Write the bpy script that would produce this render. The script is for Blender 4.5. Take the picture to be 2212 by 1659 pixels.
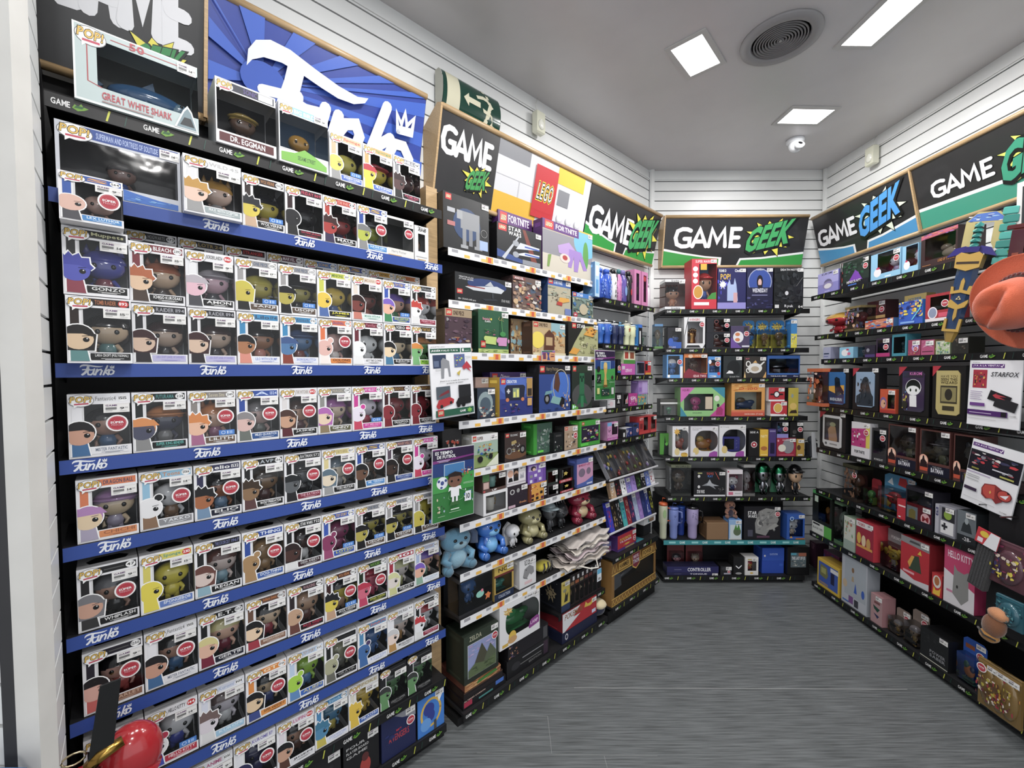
import bpy, math, random
from mathutils import Vector, Matrix
from mathutils.geometry import tessellate_polygon
random.seed(7)
D = bpy.data
for _o in list(D.objects): D.objects.remove(_o)
SC = bpy.context.scene; COL = SC.collection
# ---------------------------------------------------------------- camera
V = Vector
PF, TH, RO, PY, HC = 929.4, 0.03444, -0.00383, 835.2, 1.60       # focal length in px, pitch, roll, principal row, eye height
F = V((0, math.cos(TH), -math.sin(TH))); _R = V((1, 0, 0)); _U = V((0, math.sin(TH), math.cos(TH)))
R = _R*math.cos(RO) + _U*math.sin(RO); U = _U*math.cos(RO) - _R*math.sin(RO)
EYE = V((0, 0, HC))
cam = D.objects.new('camera', D.cameras.new('camera')); COL.objects.link(cam)
cam.matrix_world = Matrix(((R.x, U.x, -F.x, 0), (R.y, U.y, -F.y, 0), (R.z, U.z, -F.z, HC), (0, 0, 0, 1)))
cam.data.sensor_width = 36; cam.data.lens = PF/2212*36; cam.data.shift_y = (PY-829.5)/2212
cam.data.clip_start = .02
SC.camera = cam
# ---------------------------------------------------------------- light and exposure
SC.view_settings.view_transform = 'Standard'; SC.view_settings.look = 'None'
SC.view_settings.gamma = 1; SC.view_settings.exposure = 0.0
W = D.worlds.new('shop_world'); SC.world = W; W.use_nodes = True
W.node_tree.nodes['Background'].inputs[0].default_value = (.93, .96, 1, 1)
W.node_tree.nodes['Background'].inputs[1].default_value = 1.2
CEIL = 3.2
LAMPS = [(.94, 2.24, 47, 44), (1.85, 2.76, 2, 24), (1.70, 2.04, 91, 32), (-.15, .55, 45, 34), (.9, -.6, 0, 60), (-.9, -1.5, 0, 60), (1.6, -2.2, 0, 60), (.2, 1.25, 45, 54)]
def area(x, y, a, e, sx=.26, sy=.15, z=CEIL-.012):
    l = D.lights.new('panel_glow', 'AREA'); l.shape = 'RECTANGLE'; l.size = sx; l.size_y = sy; l.energy = e; l.color = (1, .985, .965)
    o = D.objects.new('panel_glow', l); COL.objects.link(o); o.location = (x, y, z); o.rotation_euler = (0, 0, math.radians(a)); return o
LK = .37
for x, y, a, e in LAMPS: area(x, y, a, e*LK)
# ---------------------------------------------------------------- walls: L (long left wall), B (back), R (right)
def wall(ax, ay, c):
    T = V((ax, ay, 0)).normalized(); N = V((T.y, -T.x, 0)); return (T, N, c, math.atan2(T.y, T.x))
aL, aB, aR = .8122, -.0052, -.0036
WALL = {'L': wall(math.sin(aL), math.cos(aL), -1.771), 'B': wall(math.cos(aB), math.sin(aB), -3.5), 'R': wall(-math.sin(aR), -math.cos(aR), -2.51)}
def wp(w, s, d, z):
    T, N, c, a = WALL[w]; return T*s + N*(c+d) + V((0, 0, z))
def ray(x, y): return F + R*((x-1106)/PF) - U*((y-PY)/PF)
def s_at(w, x, d, z):            # where along wall w, d in front of it and at height z, the photo's column x falls
    T, N, c, a = WALL[w]; q = N*(c+d) + V((0, 0, z)) - EYE; k = (x-1106)/PF
    return (k*(q @ F) - (q @ R)) / ((T @ R) - k*(T @ F))
def z_at(w, s, d, y):
    q = wp(w, s, d, 0) - EYE; k = -(y-PY)/PF
    return (k*(q @ F) - (q @ U)) / (U.z - k*F.z)
def pl_at(w, x, y, d):
    T, N, c, a = WALL[w]; r = ray(x, y); t = (c + d - EYE @ N)/(r @ N); P = EYE + r*t; return P @ T, P.z
def frame(w, s, d, z, turn=0):
    T, N, c, a = WALL[w]; return Matrix.Translation(wp(w, s, d, z)) @ Matrix.Rotation(a + math.radians(turn), 4, 'Z')
# ---------------------------------------------------------------- materials
def hexc(h):
    if len(h) == 3: h = h[0]*2 + h[1]*2 + h[2]*2
    c = [(lambda c: c/12.92 if c <= .04045 else ((c+.055)/1.055)**2.4)(int(h[i:i+2], 16)/255) for i in (0, 2, 4)]; g = sum(c)/3
    return tuple(g+(q-g)*.88 for q in c) + (1,)
def mat(name, rough=.5, metal=0, noise=.1, scale=60, bump=0, coat=0, sheen=0):
    m = D.materials.new(name); m.use_nodes = True; nt = m.node_tree; b = nt.nodes['Principled BSDF']
    at = nt.nodes.new('ShaderNodeAttribute'); at.attribute_name = 'Col'
    tc = nt.nodes.new('ShaderNodeTexCoord'); nz = nt.nodes.new('ShaderNodeTexNoise'); nz.inputs['Scale'].default_value = scale
    nt.links.new(tc.outputs['Object'], nz.inputs['Vector'])
    mr = nt.nodes.new('ShaderNodeMapRange'); mr.inputs['To Min'].default_value = rough*(1-noise); mr.inputs['To Max'].default_value = rough*(1+noise)
    nt.links.new(nz.outputs['Fac'], mr.inputs['Value']); nt.links.new(mr.outputs[0], b.inputs['Roughness'])
    nt.links.new(at.outputs['Color'], b.inputs['Base Color']); b.inputs['Metallic'].default_value = metal
    b.inputs['Coat Weight'].default_value = coat; b.inputs['Coat Roughness'].default_value = .08
    if sheen: b.inputs['Sheen Weight'].default_value = sheen
    if bump:
        bp = nt.nodes.new('ShaderNodeBump'); bp.inputs['Strength'].default_value = bump; bp.inputs['Distance'].default_value = .002
        nt.links.new(nz.outputs['Fac'], bp.inputs['Height']); nt.links.new(bp.outputs[0], b.inputs['Normal'])
    return m
CARD = mat('printed_card', .42, scale=30); GLOSS = mat('glossy_plastic', .16, coat=.5); MATTE = mat('painted_metal', .55, scale=90)
CLOTH = mat('plush_cloth', .9, scale=240, bump=.8, sheen=.4); METAL = mat('brushed_metal', .25, 1, scale=200); PAPER = mat('poster_paper', .35, coat=.25)
GOLD = METAL
def clear(name, tint, refl):
    m = D.materials.new(name); m.use_nodes = True; nt = m.node_tree; nt.nodes.clear()
    o = nt.nodes.new('ShaderNodeOutputMaterial'); mx = nt.nodes.new('ShaderNodeMixShader'); t = nt.nodes.new('ShaderNodeBsdfTransparent'); g = nt.nodes.new('ShaderNodeBsdfGlossy')
    t.inputs[0].default_value = tint; g.inputs['Roughness'].default_value = .07
    lw = nt.nodes.new('ShaderNodeFresnel'); lw.inputs['IOR'].default_value = 1.45
    ad = nt.nodes.new('ShaderNodeMath'); ad.operation = 'ADD'; ad.inputs[1].default_value = refl; nt.links.new(lw.outputs[0], ad.inputs[0])
    tc = nt.nodes.new('ShaderNodeTexCoord'); nz = nt.nodes.new('ShaderNodeTexNoise'); nz.inputs['Scale'].default_value = 14
    nt.links.new(tc.outputs['Object'], nz.inputs['Vector'])
    bp = nt.nodes.new('ShaderNodeBump'); bp.inputs['Strength'].default_value = .3; bp.inputs['Distance'].default_value = .003
    nt.links.new(nz.outputs['Fac'], bp.inputs['Height']); nt.links.new(bp.outputs[0], g.inputs['Normal'])
    nt.links.new(ad.outputs[0], mx.inputs[0]); nt.links.new(t.outputs[0], mx.inputs[1]); nt.links.new(g.outputs[0], mx.inputs[2]); nt.links.new(mx.outputs[0], o.inputs[0])
    return m
PANE = clear('clear_plastic', (.93, .94, .95, 1), .012)
GLASSY = clear('clear_acrylic', (.86, .88, .9, 1), .03)
# ---------------------------------------------------------------- glyphs from the built-in font
CH = "ABCDEFGHIJKLMNOPQRSTUVWXYZabcdefghijklmnopqrstuvwxyz0123456789!?.,-+/()&:'¡ÚÉ€#"
GL = {}
def make_glyphs():
    obs = []
    for off, chs in ((.0, CH), (.022, CH), (.045, 'GAMEK'), (.06, 'POP!LEGOGEKAMF'), (.105, 'LEGOGEKPO!')):
        for ch in sorted(set(chs)):
            c = D.curves.new('g', 'FONT'); c.body = ch; c.offset = off; c.resolution_u = 2; c.fill_mode = 'FRONT'
            o = D.objects.new('g', c); COL.objects.link(o); obs.append((ch, off, o))
    dg = bpy.context.evaluated_depsgraph_get(); dg.update()
    for ch, off, o in obs:
        e = o.evaluated_get(dg); me = e.to_mesh()
        vs = [(v.co.x, v.co.y) for v in me.vertices]; fs = [tuple(p.vertices) for p in me.polygons]
        GL[ch, off] = (vs, fs); e.to_mesh_clear()
    for ch, off, o in obs:
        c = o.data; D.objects.remove(o); D.curves.remove(c)
make_glyphs()
def layout(text, off, gap=.07):
    x = 0; out = []
    for ch in text:
        if ch == ' ': x += .27; continue
        base = GL.get((ch, .022)) or GL[('-', .022)]
        g = GL.get((ch, off)) or base
        xs = [v[0] for v in base[0]]; a, b = min(xs), max(xs)
        out.append((g, x - a)); x += b - a + gap
    return out, x - gap
# ---------------------------------------------------------------- mesh builder
class MB:
    def __init__(s): s.v = []; s.f = []; s.c = []; s.m = []; s.sm = []; s.tm = None; s.mi = 0
    def add(s, vs, fs, col, sm=False):
        n = len(s.v); c = hexc(col) if isinstance(col, str) else col
        s.v += [tuple(s.tm @ V(p)) for p in vs] if s.tm else [tuple(p) for p in vs]
        for f in fs: s.f.append([i+n for i in f]); s.c.append(c); s.m.append(s.mi); s.sm.append(sm)
        return s
    def quad(s, a, b, c, d, col): return s.add([a, b, c, d], [(0, 1, 2, 3)], col)
    def box(s, x0, y0, z0, x1, y1, z1, col, b=0):
        if b:
            P = []
            for z, i in ((z0, b), (z0+b, 0), (z1-b, 0), (z1, b)):
                j = b
                P += [(x0+i+j*(1 if 0 else 0), y0+i, z), (x1-i, y0+i, z), (x1-i, y1-i, z), (x0+i, y1-i, z)]
            fs = [(3, 2, 1, 0), (12, 13, 14, 15)]
            for k in range(3):
                for q in range(4): fs.append((k*4+q, k*4+(q+1) % 4, k*4+4+(q+1) % 4, k*4+4+q))
            return s.add(P, fs, col)
        P = [(x0, y0, z0), (x1, y0, z0), (x1, y1, z0), (x0, y1, z0), (x0, y0, z1), (x1, y0, z1), (x1, y1, z1), (x0, y1, z1)]
        return s.add(P, [(3, 2, 1, 0), (4, 5, 6, 7), (0, 1, 5, 4), (1, 2, 6, 5), (2, 3, 7, 6), (3, 0, 4, 7)], col)
    def lathe(s, prof, cx=0, cy=0, col='fff', n=14, axis=None):
        P = []; L = len(prof)
        for i in range(n):
            a = 2*math.pi*i/n; ca, sa = math.cos(a), math.sin(a)
            for r, z in prof: P.append((cx+r*ca, cy+r*sa, z))
        fs = []
        for i in range(n):
            j = (i+1) % n
            for k in range(L-1): fs.append((i*L+k, j*L+k, j*L+k+1, i*L+k+1))
        if prof[0][0] > 1e-5: fs.append(tuple(i*L for i in range(n))[::-1])
        if prof[-1][0] > 1e-5: fs.append(tuple(i*L+L-1 for i in range(n)))
        return s.add(P, fs, col, True)
    def ell(s, cx, cy, cz, rx, ry, rz, col, n=12, m=8, p=1.0, z0=-1.0, z1=1.0):
        P = []
        for k in range(m+1):
            t = -math.pi/2 + math.pi*k/m; zz = max(z0, min(z1, math.sin(t))); rr = math.sqrt(max(0, 1-zz*zz))
            if k == 0 and z0 > -1: rr = 0
            if k == m and z1 < 1: rr = 0
            for i in range(n):
                a = 2*math.pi*i/n; ca, sa = math.cos(a), math.sin(a)
                ca = math.copysign(abs(ca)**p, ca); sa = math.copysign(abs(sa)**p, sa)
                P.append((cx+rx*rr*ca, cy+ry*rr*sa, cz+rz*zz))
        fs = [(k*n+i, k*n+(i+1) % n, k*n+n+(i+1) % n, k*n+n+i) for k in range(m) for i in range(n)]
        return s.add(P, fs, col, True)
    def tube(s, pts, r, col, n=8):
        pts = [V(p) for p in pts]; P = []; L = len(pts)
        rs = r if isinstance(r, (list, tuple)) else [r]*L
        for i, p in enumerate(pts):
            t = (pts[min(i+1, L-1)] - pts[max(i-1, 0)]).normalized()
            u = t.cross(V((0, 0, 1)) if abs(t.z) < .9 else V((1, 0, 0))).normalized(); w = t.cross(u)
            for k in range(n):
                a = 2*math.pi*k/n; P.append(p + u*(rs[i]*math.cos(a)) + w*(rs[i]*math.sin(a)))
        fs = [(i*n+k, i*n+(k+1) % n, i*n+n+(k+1) % n, i*n+n+k) for i in range(L-1) for k in range(n)]
        fs += [tuple(range(n))[::-1], tuple((L-1)*n+k for k in range(n))]
        return s.add(P, fs, col, True)
    def prism(s, pts, y0, y1, col, ax='y'):      # outline in x,z pushed from y0 to y1
        n = len(pts); P = [(x, y0, z) for x, z in pts] + [(x, y1, z) for x, z in pts]
        tri = tessellate_polygon([[V((x, z, 0)) for x, z in pts]])
        fs = [tuple(t) for t in tri] + [tuple(i+n for i in t) for t in tri] + [(i, (i+1) % n, n+(i+1) % n, n+i) for i in range(n)]
        return s.add(P, fs, col)
    # ---- flat print: shapes in the unit square mapped onto the plane O + U*w*x + Vv*h*y, each lifted a hair over the last
    def art(s, O, Ux, Vy, w, h, spec, lift=.00012, clip=None):
        O = V(O); Ux = V(Ux); Vy = V(Vy); N = Ux.cross(Vy); st = {'k': 1}
        def put(pts, col, fs=None):
            if clip:
                pts = [(max(clip[0], min(clip[2], x)), max(clip[1], min(clip[3], y))) for x, y in pts]
            l = st['k']*lift; st['k'] += 1
            P = [O + Ux*(x*w) + Vy*(y*h) + N*l for x, y in pts]
            if fs is None:
                fs = [tuple(t) for t in tessellate_polygon([[V((x*w, y*h, 0)) for x, y in pts]])] if len(pts) > 4 else [tuple(range(len(pts)))]
            s.add(P, fs, col)
        def text(x0, y0, x1, y1, col, tx, off=.022, sh=0, gap=.07, dx=0, dy=0):
            lay, tw = layout(tx, off, gap); 
            if not lay: return
            ys = [v[1] for g, _ in lay for v in (GL.get(('X', .022))[0] if off > .03 else g[0])]
            a, b = min(ys), max(ys); a = min(a, 0); b = max(b, .5)
            sx = (x1-x0)/max(tw, .01); sy = (y1-y0)/(b-a); P = []; fs = []
            for g, gx in lay:
                n = len(P)
                for vx, vy in g[0]:
                    yy = (vy-a)*sy; P.append((x0+(vx+gx)*sx + sh*yy*h/w + dx, y0+yy+dy))
                fs += [tuple(i+n for i in f) for f in g[1]]
            put(P, col, fs)
        def ellipse(cx, cy, rx, ry, col, n=20, a0=0, a1=360):
            put([(cx+rx*math.cos(math.radians(a0+(a1-a0)*i/n)), cy+ry*math.sin(math.radians(a0+(a1-a0)*i/n))) for i in range(n if a1-a0 == 360 else n+1)], col, [tuple(range(n if a1-a0 == 360 else n+1))])
        def stroke(wd, col, pts):
            q = [V((x*w, y*h)) for x, y in pts]; q = [p for i, p in enumerate(q) if i == 0 or (p-q[i-1]).length > 1e-7]
            if len(q) < 2: return
            hw = wd*h/2; L_ = []; R_ = []; n = len(q)
            for i in range(n):
                t0 = (q[i]-q[max(i-1, 0)]); t1 = (q[min(i+1, n-1)]-q[i]); t = (t0.normalized() if t0.length else V((0, 0))) + (t1.normalized() if t1.length else V((0, 0)))
                if t.length < 1e-6: t = t1 if t1.length else t0
                t.normalize(); nn = V((-t.y, t.x)); cs = 1
                if 0 < i < n-1: cs = max(.55, abs(nn.dot(V((-t1.y, t1.x)).normalized())))
                L_.append(q[i]+nn*hw/cs); R_.append(q[i]-nn*hw/cs)
            P = L_+R_; fs = [(i, i+1, n+i+1, n+i) for i in range(n-1)]
            for e, o in ((0, 1), (n-1, -1)):
                t = (q[e]-q[e+o]).normalized(); k = len(P); nn = V((-t.y, t.x))
                P += [q[e]+nn*hw*math.cos(j*.628)+t*hw*math.sin(j*.628) for j in range(6)]; fs.append(tuple(range(k, k+6)))
            put([(p.x/w, p.y/h) for p in P], col, fs)
        for it in (spec.split(';') if isinstance(spec, str) else spec):
            it = it.strip()
            if not it: continue
            a = it.split(' '); k = a[0]
            if k == 'R': x0, y0, x1, y1 = map(float, a[1:5]); put([(x0, y0), (x1, y0), (x1, y1), (x0, y1)], a[5])
            elif k == 'E': ellipse(*map(float, a[1:5]), a[5])
            elif k == 'T': text(*map(float, a[1:5]), a[5], ' '.join(a[6:]))
            elif k == 'H':
                x0, y0, x1, y1 = map(float, a[1:5])
                for ps in ('.25 .84 .2 .91 .13 .92 .06 .82 .035 .5 .06 .19 .13 .08 .2 .09 .243 .14 .243 .45 .165 .45', '.29 .085 .385 .91 .49 .085', '.335 .32 .445 .32', '.53 .085 .56 .9 .65 .3 .74 .9 .77 .085', '.975 .915 .85 .915 .85 .085 .975 .085', '.86 .5 .955 .5'):
                    v = list(map(float, ps.split())); stroke(.2*(y1-y0), a[5], [(x0+(x1-x0)*v[i], y0+(y1-y0)*v[i+1]) for i in range(0, len(v), 2)])
            elif k == 't': text(*map(float, a[1:5]), a[5], ' '.join(a[6:]), 0.)
            elif k == 'I': text(*map(float, a[1:5]), a[5], ' '.join(a[6:]), .022, .25)
            elif k == 'P': q = list(map(float, a[2:])); put(list(zip(q[::2], q[1::2])), a[1])
            elif k == 'K': q = list(map(float, a[3:])); stroke(float(a[1]), a[2], list(zip(q[::2], q[1::2])))
            elif k == 'O':      # ring
                cx, cy, rx, ry, wd = map(float, a[1:6]); stroke(wd, a[6], [(cx+rx*math.cos(i*.3142*1), cy+ry*math.sin(i*.3142)) for i in range(21)])
            elif k == 'S':      # star burst: cx cy rx ry points col
                cx, cy, rx, ry, n = map(float, a[1:6]); n = int(n)
                put([(cx+(rx if i % 2 == 0 else rx*.55)*(1+.18*math.sin(i*2.3))*math.cos(math.pi*i/n+.2), cy+(ry if i % 2 == 0 else ry*.55)*(1+.18*math.sin(i*2.3))*math.sin(math.pi*i/n+.2)) for i in range(2*n)], a[6])
            elif k == 'M':      # loose mottled picture: x0 y0 x1 y1 n seed cols...
                x0, y0, x1, y1 = map(float, a[1:5]); rn = random.Random(int(a[6])); cs = a[7:]
                for i in range(int(int(a[5])*2.2)):
                    cx = rn.uniform(x0, x1); cy = rn.uniform(y0, y1); q = rn.randint(5, 8); rr = rn.uniform(.03, .12)*(x1-x0); r2 = rn.uniform(.03, .12)*(y1-y0); ph = rn.random()*6
                    pp = [(max(x0, min(x1, cx+rr*rn.uniform(.6, 1.2)*math.cos(ph+j*6.283/q))), max(y0, min(y1, cy+r2*rn.uniform(.6, 1.2)*math.sin(ph+j*6.283/q)))) for j in range(q)]
                    put(pp, cs[i % len(cs)], [tuple(range(q))])
                if not clip: st['k'] = max(1, st['k'])
            elif k == 'G':
                g = a[1]; x0, y0, x1, y1 = map(float, a[2:6]); X = lambda u: x0+(x1-x0)*u; Y = lambda q: y0+(y1-y0)*q; hh = y1-y0; c = a[6:]
                if g == 'pop':
                    ellipse(X(.5), Y(.5), (x1-x0)*.53, hh*.5, '6a6a6e'); ellipse(X(.5), Y(.5), (x1-x0)*.505, hh*.465, 'f4f4f4')
                    put([(X(.2), Y(.3)), (X(.42), Y(.16)), (X(.2), Y(-.12))], 'f4f4f4')
                    put([(X(.22), Y(.16)), (X(.8), Y(.2)), (X(.8), Y(.32)), (X(.22), Y(.28))], 'c2405a')
                    text(X(.04), Y(.36), X(.9), Y(.84), '3a2c10', 'POP!', .06, .12); text(X(.05), Y(.36), X(.9), Y(.84), 'e0b850', 'POP!', .022, .12)
                elif g == 'lego':
                    put([(x0, y0), (x1, y0), (x1, y1), (x0, y1)], 'c8202c')
                    for off, cc in ((.105, 'f2d21c'), (.06, '111'), (.0, 'fff')): text(X(.12), Y(.3), X(.82), Y(.72), cc, 'LEGO', off, .12, .13)
                elif g == 'game': text(x0, y0, x1, y1, c[0] if c else 'eee', 'GAME', .022, 0, .05)
                elif g == 'geek':   # burst + slanted word ; colours: word, burst
                    rn = [1, .62, .9, .5, 1.02, .6, .8, .55, .95, .5, 1.05, .6, .82, .55, 1.1, .6, .85, .52, 1, .58, .9, .5]
                    n = len(rn); mx, my = X(.5), Y(.48); AS = h/w
                    for kx, cc in ((1.05, '0c0c0c'), (1, c[1])):
                        put([(mx+kx*rn[i]*hh*.66*AS*1.12*math.cos(6.283*i/n), my+kx*rn[i]*hh*.6*math.sin(6.283*i/n)) for i in range(n)], cc)
                    for off, cc, dx, dy in ((.105, '0c0c0c', .012*(x1-x0), -.03*hh), (.045, c[0], 0, 0)):
                        lay, tw = layout('GEEK', off, .085); sx = (x1-x0)*.82/tw; P = []; fs = []
                        for gg, gx in lay:
                            k0 = len(P)
                            for vx, vy in gg[0]:
                                xx = (vx+gx)*sx; yy = vy*hh*.95; P.append((X(.02)+xx+.26*yy*h/w+dx, Y(.06)+yy+xx*.22*w/h+dy))
                            fs += [tuple(i+k0 for i in f) for f in gg[1]]
                        put(P, cc, fs)
                elif g == 'gg':     # small shelf-strip logo
                    text(x0, Y(.15), X(.5), Y(.85), 'ddd', 'GAME', .022, 0, .05); put([(X(.55), Y(.3)), (X(.62), Y(.75)), (X(.72), Y(.6)), (X(.8), Y(1)), (X(.85), Y(.7)), (X(1), Y(.6)), (X(.88), Y(.3)), (X(.7), Y(.05))], '6a9a2a'); put([(X(.6), Y(.35)), (X(.66), Y(.65)), (X(.88), Y(.7)), (X(.82), Y(.4))], '1f5a2a')
                elif g == 'funko':
                    cc = c[0]
                    put([(X(u), Y(q)) for u, q in ((.03, .665), (.035, .8), (.07, .9), (.14, .955), (.24, .95), (.38, .885), (.52, .83), (.64, .81), (.71, .84), (.69, .78), (.62, .725), (.52, .715), (.42, .745), (.3, .79), (.2, .81), (.11, .79), (.055, .73))], cc)
                    for wd, pts in ((.15, '.28 .84 .26 .66 .22 .42 .15 .22 .10 .14'), (.09, '.11 .52 .22 .55 .34 .5 .42 .52'),
                                    (.11, '.29 .58 .25 .34 .27 .14 .34 .12 .41 .26 .45 .58'), (.11, '.45 .58 .41 .3 .43 .13'), (.11, '.53 .56 .47 .12'), (.11, '.49 .28 .57 .5 .64 .54 .67 .44 .62 .13'),
                                    (.11, '.84 .84 .77 .46 .71 .12'), (.11, '.88 .54 .76 .36 .75 .32'), (.11, '.76 .34 .81 .24 .85 .12'),
                                    (.11, '.93 .14 .88 .18 .87 .34 .91 .5 .98 .51 1.03 .4 1.0 .22 .93 .14'), (.05, '.93 .64 .91 .82 .95 .72 .97 .86 .99 .73 1.04 .84 1.03 .66 .93 .64'), (.05, '.94 .68 1.02 .7')):
                        v = list(map(float, pts.split())); stroke(wd*hh, cc, [(X(v[i]), Y(v[i+1])) for i in range(0, len(v), 2)])
        return s
    def build(s, name, mats, parent=None, mx=None):
        me = D.meshes.new(name); me.from_pydata(s.v, [], s.f)
        for m in (mats if isinstance(mats, (list, tuple)) else [mats]): me.materials.append(m)
        if len(me.polygons) == len(s.f):
            me.polygons.foreach_set('material_index', s.m); me.polygons.foreach_set('use_smooth', s.sm)
        ca = me.color_attributes.new('Col', 'FLOAT_COLOR', 'CORNER'); buf = []
        for p in me.polygons: buf += list(s.c[p.index])*p.loop_total
        ca.data.foreach_set('color', buf); me.update()
        o = D.objects.new(name, me); COL.objects.link(o)
        if parent: o.parent = parent
        if mx: o.matrix_world = mx
        return o
def tag(o, label=None, cat=None, group=None, kind=None):
    if label: o['label'] = label
    if cat: o['category'] = cat
    if group: o['group'] = group
    if kind: o['kind'] = kind
    return o
def root(name, mx, label, cat, group=None):
    o = D.objects.new(name, None); o.empty_display_size = .02; COL.objects.link(o); o.matrix_world = mx; return tag(o, label, cat, group)
def child(name, me_or, parent):
    o = D.objects.new(name, me_or); COL.objects.link(o); o.parent = parent; return o
ORD = 'first second third fourth fifth sixth seventh eighth ninth tenth eleventh twelfth'.split()
X3, Z3 = (1, 0, 0), (0, 0, 1)
# ---------------------------------------------------------------- small shared parts
_cache = {}
def cached(key, fn, name, mats):
    if key not in _cache:
        o = fn().build(name, mats); _cache[key] = o.data; D.objects.remove(o)
    return _cache[key]
def price_mesh(p):
    return cached(('price', p), lambda: MB().box(-.5, 0, -.5, .5, .012, .5, 'ecebe8').art((-.5, 0, -.5), X3, Z3, 1, 1, 'R .04 .9 .96 .96 e4dede;T .08 .7 .52 .88 5a2a66 GAME;R .08 .34 .5 .58 777;R .08 .2 .34 .25 aaa;R .62 .16 .9 .2 bbb;T .62 .34 .8 .58 444 %s;t .82 .46 .94 .58 555 95' % p, lift=.004), 'price_label', CARD)
def sticker_mesh():
    def f():
        m = MB(); m.lathe([(.5, 0), (.5, .012)], col='f2f0f0', n=26); m.v = [(x, -z, y) for x, y, z in m.v]; m.sm = [False]*len(m.f)
        return m.art((-.5, -.012, -.5), X3, Z3, 1, 1, 'E .5 .5 .42 .42 b8283c;O .5 .5 .38 .38 .012 d88a94;T .2 .48 .8 .64 fff SÚPER;t .24 .34 .76 .45 e8b0b8 PRECIO', lift=.004)
    return cached('super', f, 'discount_sticker', CARD)
def put_price(parent, x, z, w=.042, h=.024, y=-.0012, p='14'):
    o = child('price_label', price_mesh(p), parent); o.location = (x, y-.0009, z); o.scale = (w, .05, h); return o
def put_super(parent, x, z, r=.024, y=-.0012):
    o = child('discount_sticker', sticker_mesh(), parent); o.location = (x, y-.0016, z); o.scale = (2*r, .05, 2*r); return o
# plain little big-headed doll, used inside the window boxes (height about 1)
def doll_mesh(skin, hair, st, cloth):
    def f():
        m = MB(); hz = .64
        m.ell(0, 0, hz, .33, .27, .27, skin, 14, 9, .8)
        if st in 'slpc': m.ell(0, .03, hz+.06, .355, .29, .28, hair, 14, 9, .85, z0=-.05)
        if st == 'l': m.ell(0, .13, hz-.05, .36, .2, .36, hair, 12, 8, .8)
        if st == 'p':
            for a in (-.24, -.08, .1, .25): m.lathe([(.08, 0), (0, .2)], a, .02, hair, 6); 
            for i in range(1, 5): pass
            k = 4*12
            m.v[-k:] = [(x, y, z+hz+.24) for x, y, z in m.v[-k:]]
        if st == 'c': m.ell(0, -.08, hz+.13, .4, .36, .05, hair, 14, 4)
        if st == 'e':
            for a in (-1, 1): m.ell(a*.27, .02, hz+.24, .11, .05, .12, hair, 10, 6)
        for a in (-.14, .14): m.ell(a, -.25, hz-.02, .045, .03, .05, '0b0b0b', 8, 5)
        m.ell(0, 0, .26, .15, .11, .17, cloth, 10, 6)
        for a in (-1, 1):
            m.tube([(a*.13, 0, .36), (a*.2, -.03, .24), (a*.17, -.08, .16)], [.05, .045, .04], skin, 6)
            m.tube([(a*.07, 0, .2), (a*.08, 0, .04)], .06, cloth, 6); m.ell(a*.08, -.04, .03, .07, .11, .035, '222', 8, 4)
        return m
    return cached(('doll', skin, hair, st, cloth), f, 'figure', GLOSS)
def shade(c, k):
    c = c if len(c) == 6 else c[0]*2+c[1]*2+c[2]*2
    return ''.join('%02x' % max(0, min(255, int(int(c[i:i+2], 16)*k))) for i in (0, 2, 4))
def face_art(skin, hair, st, cloth, x=.17, y=.37, rx=.23, ry=.165):
    o = []
    hw = {'b': 0}.get(st, .03)
    for k, (cs, ch, cc) in enumerate((('f6f6f6',)*3, (skin, hair, cloth))):
        g = .022 if k == 0 else 0; a = .016 if k == 0 else 0
        o.append('P %s %.3f .03 %.3f .03 %.3f %.3f %.3f %.3f' % (cc, x-.12-g, x+.16+g, x+.11+g, y-ry*.7, x-.12-g, y-ry*.7))
        if st == 'l': o.append('P %s %.3f %.3f %.3f %.3f %.3f %.3f %.3f %.3f' % (ch, x-.2, y-ry*1.1-a, x+rx*1.02+g, y-ry*1.1-a, x+rx*1.18+g, y+ry*.4, x-.2, y+ry))
        if st == 'e': o.append('E %.3f %.3f %.3f %.3f %s' % (x+rx*.75, y+ry*1.0, .075+g, .055+a, ch))
        if st == 'p': o.append('P %s ' % ch + ' '.join('%.3f %.3f' % (x+px*(rx+g), y+py*(ry+a)) for px, py in ((-.9, .2), (-.95, 1.3), (-.6, 1.15), (-.35, 1.55), (-.1, 1.2), (.3, 1.5), (.45, 1.1), (.95, 1.15), (1.0, .6), (1.25, .3), (1.0, .0))))
        if st in 'slc': o.append('E %.3f %.3f %.3f %.3f %s' % (x, y+ry*.16, rx*1.06+g, ry*1.08+a, ch))
        o.append('E %.3f %.3f %.3f %.3f %s' % (x, y-(ry*.08 if st in 'slcp' else 0), rx+g*(st == 'b' or st == 'e'), ry*(.94 if st in 'slcp' else 1)+a*(st in 'be'), cs))
        if k and st in 'slp': o.append('P %s %.3f %.3f %.3f %.3f %.3f %.3f %.3f %.3f %.3f %.3f' % (hair, x-.16, y+ry*.95, x+rx*.8, y+ry*.75, x+rx*.95, y+ry*.15, x+rx*.3, y+ry*.42, x-.16, y+ry*.38))
        if k and st == 'c': o += ['P %s %.3f %.3f %.3f %.3f %.3f %.3f %.3f %.3f' % (hair, x-.16, y+ry*.35, x+rx*1.35, y+ry*.4, x+rx*.9, y+ry*1.02, x-.16, y+ry*1.1)]
    o += ['E %.3f %.3f .05 .036 0c0c0e' % (x+rx*.5, y-ry*.12), 'E %.3f %.3f .012 .009 ddd' % (x+rx*.56, y-ry*.02), 'K .008 %s %.3f %.3f %.3f %.3f' % (shade(hair, .6), x+rx*.25, y+ry*.2, x+rx*.72, y+ry*.26)]
    return o
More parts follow.
